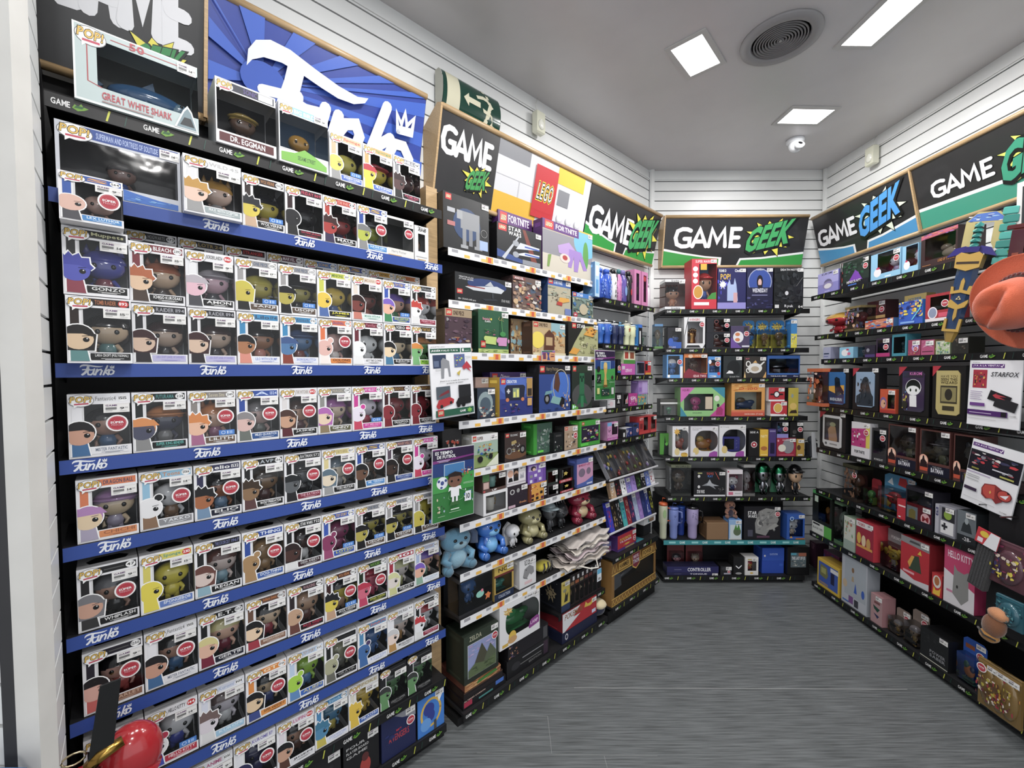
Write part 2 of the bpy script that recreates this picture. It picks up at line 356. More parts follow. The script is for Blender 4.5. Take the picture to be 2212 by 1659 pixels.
# ---------------------------------------------------------------- white window box with a printed doll
def window_box(mx, w, h, dp, rec, label, group):
    nm, sc, nc, tt, tc, ttc, num, skin, hair, st, cloth, fl, pr = rec
    rt = root('figure_box', mx, label, 'toy box', group)
    WH = '1c1c1e' if 'k' in fl else 'e9e9ec'; a, b = -w/2, w/2; B, T, L = .165*h, .835*h, a+.25*w; if_ = dp
    m = MB()
    m.quad((a, 0, 0), (b, 0, 0), (b, 0, B), (a, 0, B), WH).quad((a, 0, T), (b, 0, T), (b, 0, h), (a, 0, h), WH).quad((a, 0, B), (L, 0, B), (L, 0, T), (a, 0, T), WH)
    m.quad((a, dp, 0), (a, 0, 0), (a, 0, h), (a, dp, h), WH).quad((b, dp, 0), (a, dp, 0), (a, dp, h), (b, dp, h), WH)
    m.quad((a, 0, h), (b, 0, h), (b, dp, h), (a, dp, h), WH).quad((a, 0, 0), (a, dp, 0), (b, dp, 0), (b, 0, 0), WH)
    for z0, z1 in ((0, B), (T, h)): m.quad((b, 0, z0), (b, dp, z0), (b, dp, z1), (b, 0, z1), WH)
    ic = shade(tc, .28) if 'i' in fl else '202024'; e = .0015
    m.quad((b-e, dp-e, e), (a+e, dp-e, e), (a+e, dp-e, h-e), (b-e, dp-e, h-e), ic).quad((a+e, dp-e, e), (a+e, e, e), (a+e, e, h-e), (a+e, dp-e, h-e), ic)
    m.quad((a+e, e, e), (b-e, e, e), (b-e, dp-e, e), (a+e, dp-e, e), ic).quad((a+e, e, h-e), (b-e, e, h-e), (b-e, dp-e, h-e), (a+e, dp-e, h-e), ic)
    m.art((a, 0, h), X3, (0, 1, 0), w, dp, 'P 18181b .2 .3 .8 .3 .86 .55 .7 .8 .3 .8 .14 .55;R .1 .08 .9 .13 c8c8cc' if 'o' in fl else 'R .1 .08 .9 .13 c8c8cc;P %s .3 .4 .75 .4 .8 .6 .6 .75 .35 .7' % shade(hair, .8))
    sp = ['R .27 .868 .97 .975 %s' % tc]
    if tt: sp.append('T .43 .888 %s .955 %s %s' % ('.76' if num else '.93', ttc, tt))
    if num:
        if 'n' in fl: sp.append('T .79 .892 .955 .952 %s %s' % (ttc, num))
        else: sp += ['E .875 .921 .085 .052 %s' % ('f2f2f2' if 'r' not in fl else 'c22'), 'T .81 .9 .94 .945 %s %s' % ('222' if 'r' not in fl else 'fff', num)]
    sp += ['R .06 .48 .19 .83 %s' % tc, 'R .225 .165 .25 .835 d8d8da', 'R .34 .045 .965 .15 %s' % sc, 'T .41 .088 .93 .14 %s %s' % (nc, nm), 'R .5 .066 .86 .072 %s' % nc, 'R .56 .054 .8 .06 %s' % nc]
    m.art((a, 0, 0), X3, Z3, w, h, sp + face_art(skin, hair, st, cloth) + ['G pop .02 .8 .4 .99'] , clip=(.012, .012, .99, .99), lift=.00009)
    if 'j' in fl: m.art((L+.002, dp*.5, B), X3, Z3, b-L-.004, T-B, 'R 0 0 .99 .05 999;R 0 .28 .99 .31 999;R .1 .05 .14 .3 aaa;R .3 .05 .34 .3 aaa;R .5 .05 .54 .3 aaa;R .7 .05 .74 .3 aaa')
    m.build('carton', CARD, rt)
    if 'b' in fl: MB().box(.12*w, -.0012, B+.01*h, .46*w, -.0004, B+.1*h, '3f7fd0').art((.12*w, -.0012, B+.01*h), X3, Z3, .34*w, .09*h, 'O .28 .5 .12 .3 .1 cfe0fa;R .52 .2 .6 .8 cfe0fa;R .66 .2 .86 .8 8ab4ee').build('exclusive_tag', CARD, rt)
    p = MB(); p.quad((L, .0004, B), (b, .0004, B), (b, .0004, T), (L, .0004, T), 'fff').quad((b-.0004, 0, B), (b-.0004, dp, B), (b-.0004, dp, T), (b-.0004, 0, T), 'fff')
    p.build('window', PANE, rt)
    o = child('figure', doll_mesh(skin, hair, st, cloth), rt); k = h*.76; o.scale = (k*1.02, k*.8, k); o.location = (.11*w, dp*.52, .02*h)
    if 'n0' not in pr: put_price(rt, .27*w, .765*h, .43*w, .145*h, -.0015, pr)
    if 's' in fl: put_super(rt, .27*w, .52*h, .185*w)
    return rt
# ================================================================ the room
def solid(name, rgb, rough=.6, noise=.06, scale=8, bump=0, stretch=None, bscale=None, spec=.5):
    m = D.materials.new(name); m.use_nodes = True; nt = m.node_tree; b = nt.nodes['Principled BSDF']; b.inputs['Specular IOR Level'].default_value = spec
    tc = nt.nodes.new('ShaderNodeTexCoord'); mp = nt.nodes.new('ShaderNodeMapping'); nz = nt.nodes.new('ShaderNodeTexNoise'); nz.inputs['Scale'].default_value = scale; nz.inputs['Detail'].default_value = 6
    if stretch: mp.inputs['Scale'].default_value = stretch
    nt.links.new(tc.outputs['Object'], mp.inputs[0]); nt.links.new(mp.outputs[0], nz.inputs['Vector'])
    cr = nt.nodes.new('ShaderNodeValToRGB'); cr.color_ramp.elements[0].position = .3; cr.color_ramp.elements[1].position = .7
    cr.color_ramp.elements[0].color = tuple(c*(1-noise) for c in rgb)+(1,); cr.color_ramp.elements[1].color = tuple(min(1, c*(1+noise)) for c in rgb)+(1,)
    nt.links.new(nz.outputs['Fac'], cr.inputs[0]); nt.links.new(cr.outputs[0], b.inputs['Base Color']); b.inputs['Roughness'].default_value = rough
    if bump:
        bp = nt.nodes.new('ShaderNodeBump'); bp.inputs['Strength'].default_value = bump; bp.inputs['Distance'].default_value = .002
        nt.links.new(nz.outputs['Fac'], bp.inputs['Height']); nt.links.new(bp.outputs[0], b.inputs['Normal'])
    return m
SLAT = solid('white_slat_board', (.78, .79, .785), .38, .03, 3, spec=.6); GROOVE = solid('groove_shadow_gap', (.03, .03, .033), .6)
CEILM = solid('ceiling_paint', (.62, .60, .605), .33, .03, 5, .12, spec=.8)
FLOORM = solid('grey_wood_floor', (.124, .134, .138), .42, .42, 5, .25, (1.1, 26, 1))
GROUT = solid('pale_joint', (.35, .36, .36), .6)
WOOD = solid('oak_veneer', (.50, .34, .18), .35, .16, 6, .05, (2, 30, 30), spec=.6)
POST = solid('painted_post', (.62, .61, .58), .55, .04, 12)
def struct(name, mb, mats, mx=None):
    return tag(mb.build(name, mats, None, mx), kind='structure')
m = MB(); m.box(-3.6, -3.2, -.05, 4.2, 5, 0, '555'); fl = struct('floor', m, [FLOORM, GROUT])
m = MB()
def joint(x0, y0, x1, y1, wd=.0022):
    a = V((x0, y0, .0006)); b = V((x1, y1, .0006)); t = (b-a).normalized(); n = V((-t.y, t.x, 0))*wd; m.quad(a+n, b+n, b-n, a-n, '999')
def fp(x, y): r = ray(x, y); t = -HC/r.z; return (r*t).x, (r*t).y
for a, b in (((1240, 1486), (1960, 1489)), ((1030, 1627), (1420, 1633)), ((1183, 1547), (1192, 1628)), ((1305, 1633), (1312, 1659)), ((1130, 1545), (1183, 1547)), ((1740, 1385), (1960, 1388)), ((1320, 1403), (1480, 1404))):
    A, B_ = fp(*a), fp(*b); joint(A[0], A[1], B_[0], B_[1], {1486: .0018}.get(a[1], .0006))
tag(m.build('trim_1', GROUT), kind='structure')
m = MB(); m.box(-3.6, -3.2, CEIL, 4.2, 5, CEIL+.05, '888'); struct('ceiling', m, CEILM)
GZ = [3.116-.0772*k for k in range(41)]
def slat_wall(name, P0, P1, depth=.012, top=3.116, zt=CEIL, g=.0036, fascia=True):
    P0 = V(P0); P1 = V(P1); T = (P1-P0).normalized(); L = (P1-P0).length; a = math.atan2(T.y, T.x)
    m = MB(); m.tm = Matrix.Translation(P0) @ Matrix.Rotation(a, 4, 'Z')
    m.mi = 1; m.box(0, depth-.002, 0, L, depth+.03, zt-.0005, '222'); m.mi = 0
    zs = [zt] + [z for z in GZ if z < zt] + [0.0]
    for i in range(len(zs)-1):
        t = zs[i]-(g if i else .0005); b = zs[i+1]+g
        if t-b < .01: continue
        m.box(0, 0, b, L, depth, t, 'ddd')
    if fascia: m.box(0, -.006, 3.128, L, 0, 3.136, 'ddd')
    return struct(name, m, [SLAT, GROOVE])
cL = wp('L', 3.16, 0, 0); cR = wp('R', -3.5, 0, 0); cL2 = wp('B', 1.096, 0, 0); 
lA = wp('L', -.13, 0, 0); slat_wall('wall_left', lA, wp('L', 3.19, 0, 0)); slat_wall('wall_back', wp('B', 1.09, 0, 0), wp('B', 2.50, 0, 0)); slat_wall('wall_right', wp('R', -3.49, 0, 0), wp('R', -.2, 0, 0))
# corner posts
for nm, P in (('trim_2', wp('B', 1.103, .012, 0)), ('trim_3', wp('B', 2.478, .012, 0))):
    m = MB(); m.box(-.018, -.012, 0, .018, .0, CEIL-.001, 'ddd').box(-.012, -.018, 0, .012, -.012, CEIL-.001, 'ddd'); struct(nm, m, SLAT, Matrix.Translation(P) @ Matrix.Rotation(WALL['B'][3], 4, 'Z'))
# side panel of the shop at the far left with its end post, and the panel past it
Pp = V((-.862, .760, 0)); Pq = V((-1.098, 1.0275, 0)); e = (Pq-Pp).normalized()
slat_wall('wall_side', Pp, Pq-e*.012, fascia=False)
m = MB(); m.box(-.02, -.019, 0, .02, .021, CEIL-.001, 'eee'); struct('trim_4', m, POST, Matrix.Translation(Pp-V((.012, -.004, 0))) @ Matrix.Rotation(.25, 4, 'Z'))
slat_wall('wall_near', V((-1.5, .80, 0)), V((-.895, .765, 0)), fascia=False)
# ---------------------------------------------------------------- ceiling fittings
GLOW = D.materials.new('lamp_diffuser'); GLOW.use_nodes = True; _b = GLOW.node_tree.nodes['Principled BSDF']; _b.inputs['Emission Color'].default_value = (1, .99, .97, 1); _b.inputs['Emission Strength'].default_value = 9; _b.inputs['Base Color'].default_value = (.9, .9, .9, 1)
lab = ['recessed square ceiling lamp nearest the exit sign, turned at an angle', 'recessed oblong ceiling lamp in front of the dome camera', 'recessed ceiling lamp cut by the top edge, right of the round vent']
for i, (x, y, a, en) in enumerate(LAMPS[:3]):
    sx, sy = .26, .15
    r = root('ceiling_lamp', Matrix.Translation((x, y, CEIL)) @ Matrix.Rotation(math.radians(a), 4, 'Z'), lab[i], 'ceiling lamp', 'recessed lamps in the ceiling')
    m = MB()
    for q in ((-1, 0), (1, 0), (0, -1), (0, 1)):
        if q[0]: m.box(q[0]*(sx/2+.012)-.012, -sy/2-.024, -.006, q[0]*(sx/2+.012)+.012, sy/2+.024, -.0005, 'c8c6c4')
        else: m.box(-sx/2, q[1]*(sy/2+.012)-.012, -.006, sx/2, q[1]*(sy/2+.012)+.012, -.0005, 'c8c6c4')
    m.build('lamp_frame', MATTE, r); MB().box(-sx/2, -sy/2, -.004, sx/2, sy/2, -.0006, 'fff').build('diffuser', GLOW, r)
r = root('ceiling_vent', Matrix.Translation((1.30, 2.13, CEIL)), 'round white air vent with concentric rings set in the ceiling', 'vent')
m = MB(); m.lathe([(.175, 0), (.172, -.012), (.13, -.016), (.122, -.004), (.122, 0)], col='9c9a9c', n=40); m.build('outer_ring', MATTE, r)
m = MB()
for k in range(9):
    q = .116-.0125*k; m.lathe([(q, -.004), (q-.001, -.014), (q-.0075, -.010), (q-.007, -.004)], col='8a888a', n=36)
m.lathe([(.006, -.004), (.006, -.014), (0, -.014)], col='aaa', n=12); m.build('louvre_rings', MATTE, r)
MB().lathe([(.121, -.001), (0, -.001)], col='2a2a2c', n=36).build('dark_throat', MATTE, r)
P = V((1.97, 3.04, CEIL)); r = root('dome_camera', Matrix.Translation(P), 'small white dome security camera under the ceiling', 'camera')
m = MB(); m.lathe([(.055, 0), (.057, -.01), (.052, -.025), (.045, -.03)], col='e4e6ea', n=24); m.build('mount', GLOSS, r)
m = MB(); m.ell(0, -.008, -.045, .046, .046, .043, 'e8eaee', 18, 12); m.build('ball', GLOSS, r)
m = MB(); m.tm = Matrix.Translation((0, -.03, -.062)) @ Matrix.Rotation(math.radians(62), 4, 'X'); m.lathe([(.03, 0), (.032, .028), (.026, .03)], col='dfe1e5', n=20); m.lathe([(.025, .026), (.012, .031), (0, .034)], col='101114', n=18); m.build('lens', GLOSS, r)
def detector(w, px, y0, y1, label):
    s = s_at(w, px, .02, 3.06); z1 = z_at(w, s, .03, y0); z0 = z_at(w, s, .03, y1)
    r = root('motion_detector', frame(w, s, .012, (z0+z1)/2), label, 'detector', 'motion detectors high on the walls'); h = (z1-z0)/2
    m = MB(); m.box(-.034, -.045, -h, .034, -.006, h, 'd9d9c4', .008); m.build('case', GLOSS, r)
    m = MB(); m.ell(0, -.045, -h*.25, .026, .012, h*.45, 'e6e6da', 14, 8); m.ell(0, -.046, h*.12, .012, .006, .004, 'fff', 10, 6); m.build('lens', GLOSS, r)
    m = MB(); m.tube([(.0, -.012, h), (-.005, -.006, h+.05), (.012, -.006, CEIL-(z0+z1)/2-.01)], .003, 'd8d8d4', 6); m.build('cable', MATTE, r)
detector('L', 1159, 243, 292, 'cream motion detector with cable above the middle sign'); detector('R', 1889, 316, 358, 'cream motion detector with cable on the right wall')
# exit sign: bowed green panel
s0, s1 = 1.175, 1.53; zc = .5*(2.84+3.03)
r = root('exit_sign', frame('L', (s0+s1)/2, .012, 2.925), 'bowed green emergency exit sign with running figure and arrow', 'exit sign'); w = s1-s0; hh = .10
def bow(x, t): a = t*1.25; return (x, -.012-.055*math.cos(a), hh*math.sin(a)/math.sin(1.25))
def bowed(col, x0, x1, t0, t1, lift, m):
    n = 10; P = []
    for i in range(n+1):
        t = t0+(t1-t0)*i/n
        for x in (x0, x1): q = bow(x*w-w/2, t); P.append((q[0], q[1]-lift, q[2]))
    m.add(P, [(2*i, 2*i+1, 2*i+3, 2*i+2) for i in range(n)], col, True)
def bowpoly(col, pts, lift, m):    # pts in 0..1, thin shapes follow the bow
    tri = tessellate_polygon([[V((x*w, y*.2, 0)) for x, y in pts]]); m.add([(lambda q: (q[0], q[1]-lift, q[2]))(bow(x*w-w/2, y*2-1)) for x, y in pts], [tuple(t) for t in tri], col)
m = MB(); bowed('103f33', 0, 1, -1, 1, 0, m); m.build('panel', GLOSS, r)
m = MB(); bowed('d8d4b8', .06, .27, -.72, .78, .0012, m)
for p in ([(.33, .5), (.42, .62), (.42, .55), (.62, .55), (.62, .45), (.42, .45), (.42, .38)], [(.68, .78), (.73, .78), (.78, .6), (.74, .45), (.66, .47), (.68, .4), (.79, .38), (.84, .58), (.78, .78)], [(.55, .66), (.68, .72), (.76, .7), (.86, .56), (.83, .53), (.74, .63), (.68, .64), (.57, .6)],
          [(.74, .45), (.8, .4), (.76, .2), (.66, .06), (.62, .1), (.7, .24)], [(.78, .45), (.84, .4), (.86, .24), (.97, .2), (.97, .14), (.81, .17)]):
    bowpoly('d8d4b8', p, .0014, m)
bowpoly('d8d4b8', [(.70+.035*math.cos(i*.785), .88+.06*math.sin(i*.785)) for i in range(8)], .0014, m); m.build('pictogram', GLOSS, r)
for x in (-w/2-.002, w/2+.002):
    m = MB(); m.add([(x, 0, -hh)]+[((x,)+tuple(bow(x, -1+.2*i)[1:])) for i in range(11)]+[(x, 0, hh)], [tuple(range(13))], 'b8b8ac'); m.build('end_cap', MATTE, r)
# ---------------------------------------------------------------- signs (leaning out at the top, wooden rods top and bottom)
def sign(w, s0, s1, label, parts, cat='sign', side=True, z0=2.435, z1=2.78, d0=.06, d1=.14):
    L = s1-s0; r = root('wall_sign', frame(w, s0, 0, 0), label, cat, 'shop signs above the shelves')
    up = V((0, -(d1-d0), z1-z0)); H = up.length; un = up.normalized(); O = V((0, -d0, z0)); bw = V((0, un.z, -un.y))*.006
    m = MB(); m.add([O, O+X3*0 if 0 else O+V((L, 0, 0)), O+V((L, 0, 0))+up, O+up, O+bw, O+bw+V((L, 0, 0)), O+bw+V((L, 0, 0))+up, O+bw+up], [(0, 1, 2, 3), (7, 6, 5, 4), (0, 4, 5, 1), (2, 6, 7, 3), (1, 5, 6, 2), (3, 7, 4, 0)], '29282a')
    for x0, x1, spec in parts: m.art(O+V((x0*L, 0, 0)), X3, un, (x1-x0)*L, H, spec, clip=(0.002, .004, .998, .996), lift=.0004)
    m.build('printed_panel', PAPER, r)
    for nm, P, rr in (('top_rod', O+up+V((0, 0, .008)), .013), ('bottom_rod', O+V((0, .004, -.010)), .012)):
        m = MB(); m.tm = Matrix.Translation(P) @ Matrix.Rotation(math.pi/2, 4, 'Y'); m.lathe([(rr, 0), (rr, L)], n=12); m.build(nm, WOOD, r)
    if side:
        m = MB()
        for x in (-.004,):
            m.add([(x-.006, -d0-.014, z0-.015), (x-.006, -d1-.012, z1+.012), (x-.006, -d1+.02, z1+.025), (x-.006, -.002, z1-.04), (x-.006, -.002, z0-.015)]+[(x+.004, -d0-.014, z0-.015), (x+.004, -d1-.012, z1+.012), (x+.004, -d1+.02, z1+.025), (x+.004, -.002, z1-.04), (x+.004, -.002, z0-.015)], [(0, 1, 2, 3, 4), (9, 8, 7, 6, 5)]+[(i, (i+1) % 5, 5+(i+1) % 5, 5+i) for i in range(5)], 'fff')
        m.build('side_board', WOOD, r)
    return r
def geek(c1, c2, sw, word='.064 .37 .545 .80', gk='.56 .24 .93 .95'):
    return 'R 0 0 1 1 29282a;P f0f0f0 0 .36 .15 .27 .3 .2 .42 .17 .42 0 0 0;P %s 0 .31 .15 .23 .3 .165 .4 .14 .4 0 0 0;P f0f0f0 .53 .0 .55 .15 .7 .17 1 .28 1 0;P %s .545 0 .56 .11 .7 .13 1 .235 1 0;H %s ecebef GAME;G geek %s %s %s' % (sw, sw, word, gk, c1, c2)
G1 = geek('3fae62', 'f0e63c', '2f9e3f')
def sg(w, x0, x1, *a, **k):
    sign(w, s_at(w, x0, .14, 2.78) if x0 > 0 else -.12, s_at(w, x1, .14, 2.78), *a, **k)
BURST = 'R 0 0 1 1 1e3c9c;' + ';'.join('P 2d5cc4 .2 .45 %.3f %.3f %.3f %.3f' % (.2+1.6*math.cos(a), .45+2.6*math.sin(a), .2+1.6*math.cos(a+.06), .45+2.6*math.sin(a+.06)) for a in [i*.1309 for i in range(48)]) + ';E .2 .45 .09 .16 2450b4;G funko .11 -.16 .89 .866 dfe3ea'
sg('L', -1, 447, 'black shop sign with large white letters at the far left', [(0, 1, 'R 0 0 1 1 232325;H .06 .43 .89 .97 dedee2 GAME;G geek .5 .1 .86 .46 2f8a48 e8dc3c')], side=False)
sg('L', 449, 921, 'blue sunburst sign with large white script lettering and crown', [(0, 1, BURST)])
xa, xb, xc = (1078-954)/1., 0, 0
sA, sB, sC, sD = s_at('L', 954, .14, 2.78), s_at('L', 1078, .14, 2.78), s_at('L', 1279, .14, 2.78), s_at('L', 1432, .14, 2.78)
LEG = 'R 0 0 1 1 d9d9de;R 0 .78 .3 1 85868c;R 0 .0 .42 .3 e6b422;R .60 .74 .92 1 efc01e;R .63 .42 .76 .66 85868c;R 0 .53 .42 .535 c3c3c8;R .22 .3 .225 .53 c3c3c8;R .42 .62 .6 .625 c3c3c8;E .68 .22 .035 .07 cdcdd2;E .79 .22 .035 .07 cdcdd2;E .90 .22 .035 .07 cdcdd2;E .68 .235 .032 .063 e2e2e6;E .79 .235 .032 .063 e2e2e6;E .90 .235 .032 .063 e2e2e6;R .62 .1 .95 .115 c3c3c8;P c8202c .36 .12 .60 .12 .60 .88 .36 .88;G lego .365 .22 .60 .80'
fr = .315
sign('L', sA, sC-.003, 'sign of black panel and toy brick wall print with red square logo', [(0, fr, 'R 0 0 1 1 2c2b2e;H .04 .5 .90 .84 ebebee GAME;G geek .47 .14 .9 .5 3f9e52 ecdc3e'), (fr, 1, LEG)])
sign('L', sC+.003, sD-.02, 'narrow black and green sign ending in the left room corner', [(0, 1, geek('3fae62', 'f0e63c', '2f9e3f', '.03 .2 .6 .68', '.55 .1 .98 .92'))], side=False)
sg('B', 1438, 1748, 'black and green sign with yellow burst centred on the back wall', [(0, 1, G1)], side=2)
sB1 = s_at('R', 1754, .14, 2.78); sB2 = s_at('R', 1966, .14, 2.78)
sign('R', sB1, sB2-.004, 'black sign with light blue slanted word and white burst', [(0, 1, geek('3f9ce8', 'e2ead2', '3f93c8', '.03 .36 .47 .70', '.47 .2 .95 .92'))], side=False)
sign('R', sB2+.004, sB2+1.25, 'black and teal sign cut off by the right picture edge', [(0, 1, 'R 0 0 1 1 29282a;P f0f0f0 0 .33 .45 .28 .5 .1 .5 0 0 0;P 3a9a80 0 .28 .44 .23 .46 0 0 0;P f0f0f0 .5 0 .53 .3 1 .4 1 0;P 3a9a80 .52 0 .55 .25 1 .35 1 0;H .07 .40 .33 .66 ebebee GAME;G geek .335 .2 .64 .86 35a07e e4ec60')])
# ---------------------------------------------------------------- racks and shelves
SHELF = {}
PH = {'F': 'of the tall left rack', 'M': 'of the middle rack', 'C': 'of the corner bay', 'B': 'on the back wall', 'R': 'on the right wall'}
def strip_art(kind, L, ph=0):
    o = []
    if kind == 'f':
        o = ['R 0 0 1 1 24489c']; x = ph
        while x < L-.06: o.append('G funko %.4f .08 %.4f .98 e6eaf2' % (x/L, (x+.062)/L)); x += .243
    elif kind == 'g':
        o = ['R 0 0 1 1 141416']; x = ph+.01
        while x < L-.05:
            o.append('G gg %.4f .2 %.4f .8' % (x/L, (x+.065)/L)); x2 = x+.095
            if x2 < L-.01: o.append('P c8cc3c %.4f .12 %.4f .12 %.4f .88 %.4f .88' % (x2/L, (x2+.004)/L, (x2+.010)/L, (x2+.006)/L))
            if x+.14 < L-.01: o.append('P 1f4a40 %.4f .12 %.4f .12 %.4f .88 %.4f .88' % ((x+.13)/L, (x+.132)/L, (x+.137)/L, (x+.135)/L))
            x += .168
    elif kind == 'l':
        o = ['R 0 0 1 1 e6e6e8']; x = ph+.02
        while x < L-.07:
            for dx, wd, y0, y1, c in ((0, .035, .5, .9, '9a9aa0'), (.07, .032, .1, .5, 'eab43c'), (.13, .03, .55, .9, '9a9aa0'), (.17, .03, .1, .5, 'efc060'), (.2, .045, .1, .9, 'e8a83c'), (.212, .02, .15, .85, 'd05a38'), (.25, .03, .4, .8, 'b0b0b4')):
                if x+dx+wd < L: o.append('R %.4f %.2f %.4f %.2f %s' % ((x+dx)/L, y0, (x+dx+wd)/L, y1, c))
            x += .30
    elif kind == 't':
        o = ['R 0 0 1 1 2f8f96']; x = .04
        while x < L-.08: o.append('R %.3f .3 %.3f .7 8fd0d0' % (x/L, (x+.05)/L)); o.append('T %.3f .25 %.3f .75 d8f0ee GAME' % ((x+.08)/L, (x+.12)/L)); x += .17
    else: o = ['R 0 0 1 1 d8d8dc']
    return o
def shelf(key, w, s0, s1, d, z, kind, rk, label, ph=0, sh=.034, wall_d=.0):
    """top face at z; front edge d from the wall"""
    SHELF[key] = (w, z, d, s0, s1)
    L = s1-s0; r = root('wall_shelf', frame(w, s0, 0, z), label, 'shelf', 'shelves of one make on the walls')
    m = MB(); m.box(0, -d, -.014, L, -.014, -.0008, '17171a')
    for x in (.004, L-.008): m.prism([(-d*.9, -.014), (-.014, -.014), (-.014, -.05), (-.04, -.045)], x, x+.004, '141416'); 
    k = len(m.v)-16
    for i in range(k, len(m.v)): a, b, c = m.v[i]; m.v[i] = (b, a, c)
    m.build('board', MATTE, r)
    m = MB(); m.box(0, -d-.004, -sh, L, -d, .0012, '202024'); m.art((0, -d-.004, -sh), X3, Z3, L, sh+.001, strip_art(kind, L, ph), lift=.00015, clip=(0, 0, 1, 1)); m.build('label_strip', CARD, r)
    return r
O2 = ['top', 'second', 'third', 'fourth', 'fifth', 'sixth', 'seventh', 'eighth', 'ninth', 'bottom']
fz = [2.268, 2.045, 1.624, 1.386, 1.170, .943, .726, .500, .286, .080]
for i, z in enumerate(fz):
    kd = 'g' if i in (0, 8, 9) else 'f'
    shelf('F%d' % i, 'L', -.085, 1.035, .255, z, kd, 'F', ['black shelf with black logo strip, topmost of the tall left rack', 'black shelf with blue script-logo edge, highest blue one of the left rack'][i] if i < 2 else 'black shelf with %s edge, %s level down the tall left rack' % ('blue logo' if kd == 'f' else 'black logo', O2[i] if i < 9 else 'lowest'), [.03, .30, .04, .02, .06, .03, .05, .04, .02, .05][i] if kd == 'f' else .02*i)
mz = [(2.155, .17), (1.923, .17), (1.688, .22), (1.382, .24), (1.157, .24), (.922, .24), (.698, .24), (.490, .24), (.07, .26)]
for i, (z, d) in enumerate(mz): shelf('M%d' % i, 'L', 1.125, 2.245, d, z, 'l' if i < 8 else 'g', 'M', 'black shelf with %s edge, %s from the top of the middle rack' % ('white and yellow brick-print' if i < 8 else 'black logo', ORD[i]), 0)
cz = [(2.060, .2, 2.27, 2.91, 'g'), (1.775, .2, 2.27, 2.90, 'g'), (1.575, .2, 2.30, 2.89, 'g'), (1.362, .2, 2.30, 2.89, 'g'), (1.152, .2, 2.30, 2.95, 'g'), (.43, .28, 2.27, 2.84, 'g'), (.115, .28, 2.27, 2.86, 'g')]
for i, (z, d, a, b, k) in enumerate(cz): shelf('C%d' % i, 'L', a, b, d, z, k, 'C', 'short black shelf, %s from the top in the left corner bay' % ORD[i], .02)
bz = [2.056, 1.768, 1.548, 1.262, .960, .660, .330, .058]
for i, z in enumerate(bz): shelf('B%d' % i, 'B', 1.118+(.02 if i in (2, 5) else 0), 2.178+(.03 if i in (2, 4, 5) else 0), .30, z, 't' if i == 6 else 'g', 'B', 'black shelf with %s edge, %s from the top on the back wall' % ('teal' if i == 6 else 'black logo', ORD[i]), .0)
rz = [2.142, 1.853, 1.680, 1.348, 1.048, .752, .422, .06]
for i, z in enumerate(rz): shelf('R%d' % i, 'R', [-3.165, -3.12, -3.05, -3.06, -3.08, -3.075, -3.13, -3.10][i], -1.25, .30, z, 'g', 'R', 'long black shelf with black logo edge, %s from the top on the right wall' % ORD[i], .02)
# rack bodies
def rack(w, s0, s1, d, z1, label, kick, col='1b1b1e', sidecol='2a2a2c', ends=(1, 1)):
    r = root('rack_body', frame(w, s0, 0, 0), label, 'rack'); L = s1-s0
    MB().box(0, -.012, 0, L, -.001, z1, col).build('back_panel', MATTE, r)
    for x, e in ((-.02, ends[0]), (L, ends[1])):
        if e: MB().box(x, -e, 0, x+.02, -.001, z1, sidecol).build('side_panel', MATTE, r)
    m = MB(); m.box(.0, -d+.03, 0, L, -.013, kick, '0f0f11'); m.build('plinth', MATTE, r)
    return r
rack('L', -.10, 1.045, .255, 2.42, 'dark back and sides of the tall left rack', .045, '19191b', '2c2c2e', (.245, 0))
rack('L', 1.115, 2.255, .26, 2.40, 'dark back and plinth of the middle rack', .035, ends=(0, 0))
rack('L', 2.27, 2.86, .28, .10, 'low black plinth under the left corner bay', .08, ends=(0, 0))
rack('B', 1.12, 2.19, .30, .62, 'black lower rack body against the back wall', .022, ends=(0, 0))
rack('R', -3.02, -1.2, .30, 1.05, 'dark lower rack body along the right wall', .024, '121214', ends=(0, 0))
r = root('oak_upright', frame('L', 1.06, 0, 0), 'tall pale oak upright between the two left racks', 'upright')
MB().box(-.012, -.12, 0, .045, -.001, 2.42, 'fff').build('upright_board', WOOD, r)
m = MB(); [m.box(.046, -.11, z, .052, -.09, z+.03, '3a3a3c') for z in (1.9, 1.6, 1.2)]; m.build('shelf_clip', MATTE, r)
# ================================================================ rows of window boxes
PITCH = .1193
FIG = {}
def rowboxes(key, z, s0, d, recs, rowname, w=.1165, h=.161, grp='figure boxes on the tall left rack', n0=0):
    for i, rc in enumerate(recs.strip().split('\n')):
        q = rc.split('|')
        if len(q) < 14: q += ['14']*(14-len(q))
        desc = q[0]; rec = q[1:14]
        dx = float(q[14]) if len(q) > 14 and q[14] else 0
        s = s0 + PITCH*(i+.5) + dx; rn = random.Random(hash(key)*0+i*7+len(key)*3+int(z*100))
        mx = frame('L', s, d+(.055 if i == 0 and key in ('C1', 'C2') else 0)+rn.uniform(-.003, .002), z+.0012, rn.uniform(-.3, .3))
        window_box(mx, w, h, .088, rec, 'window box with printed %s, %s from left in %s' % (desc, ORD[i+n0], rowname), grp)
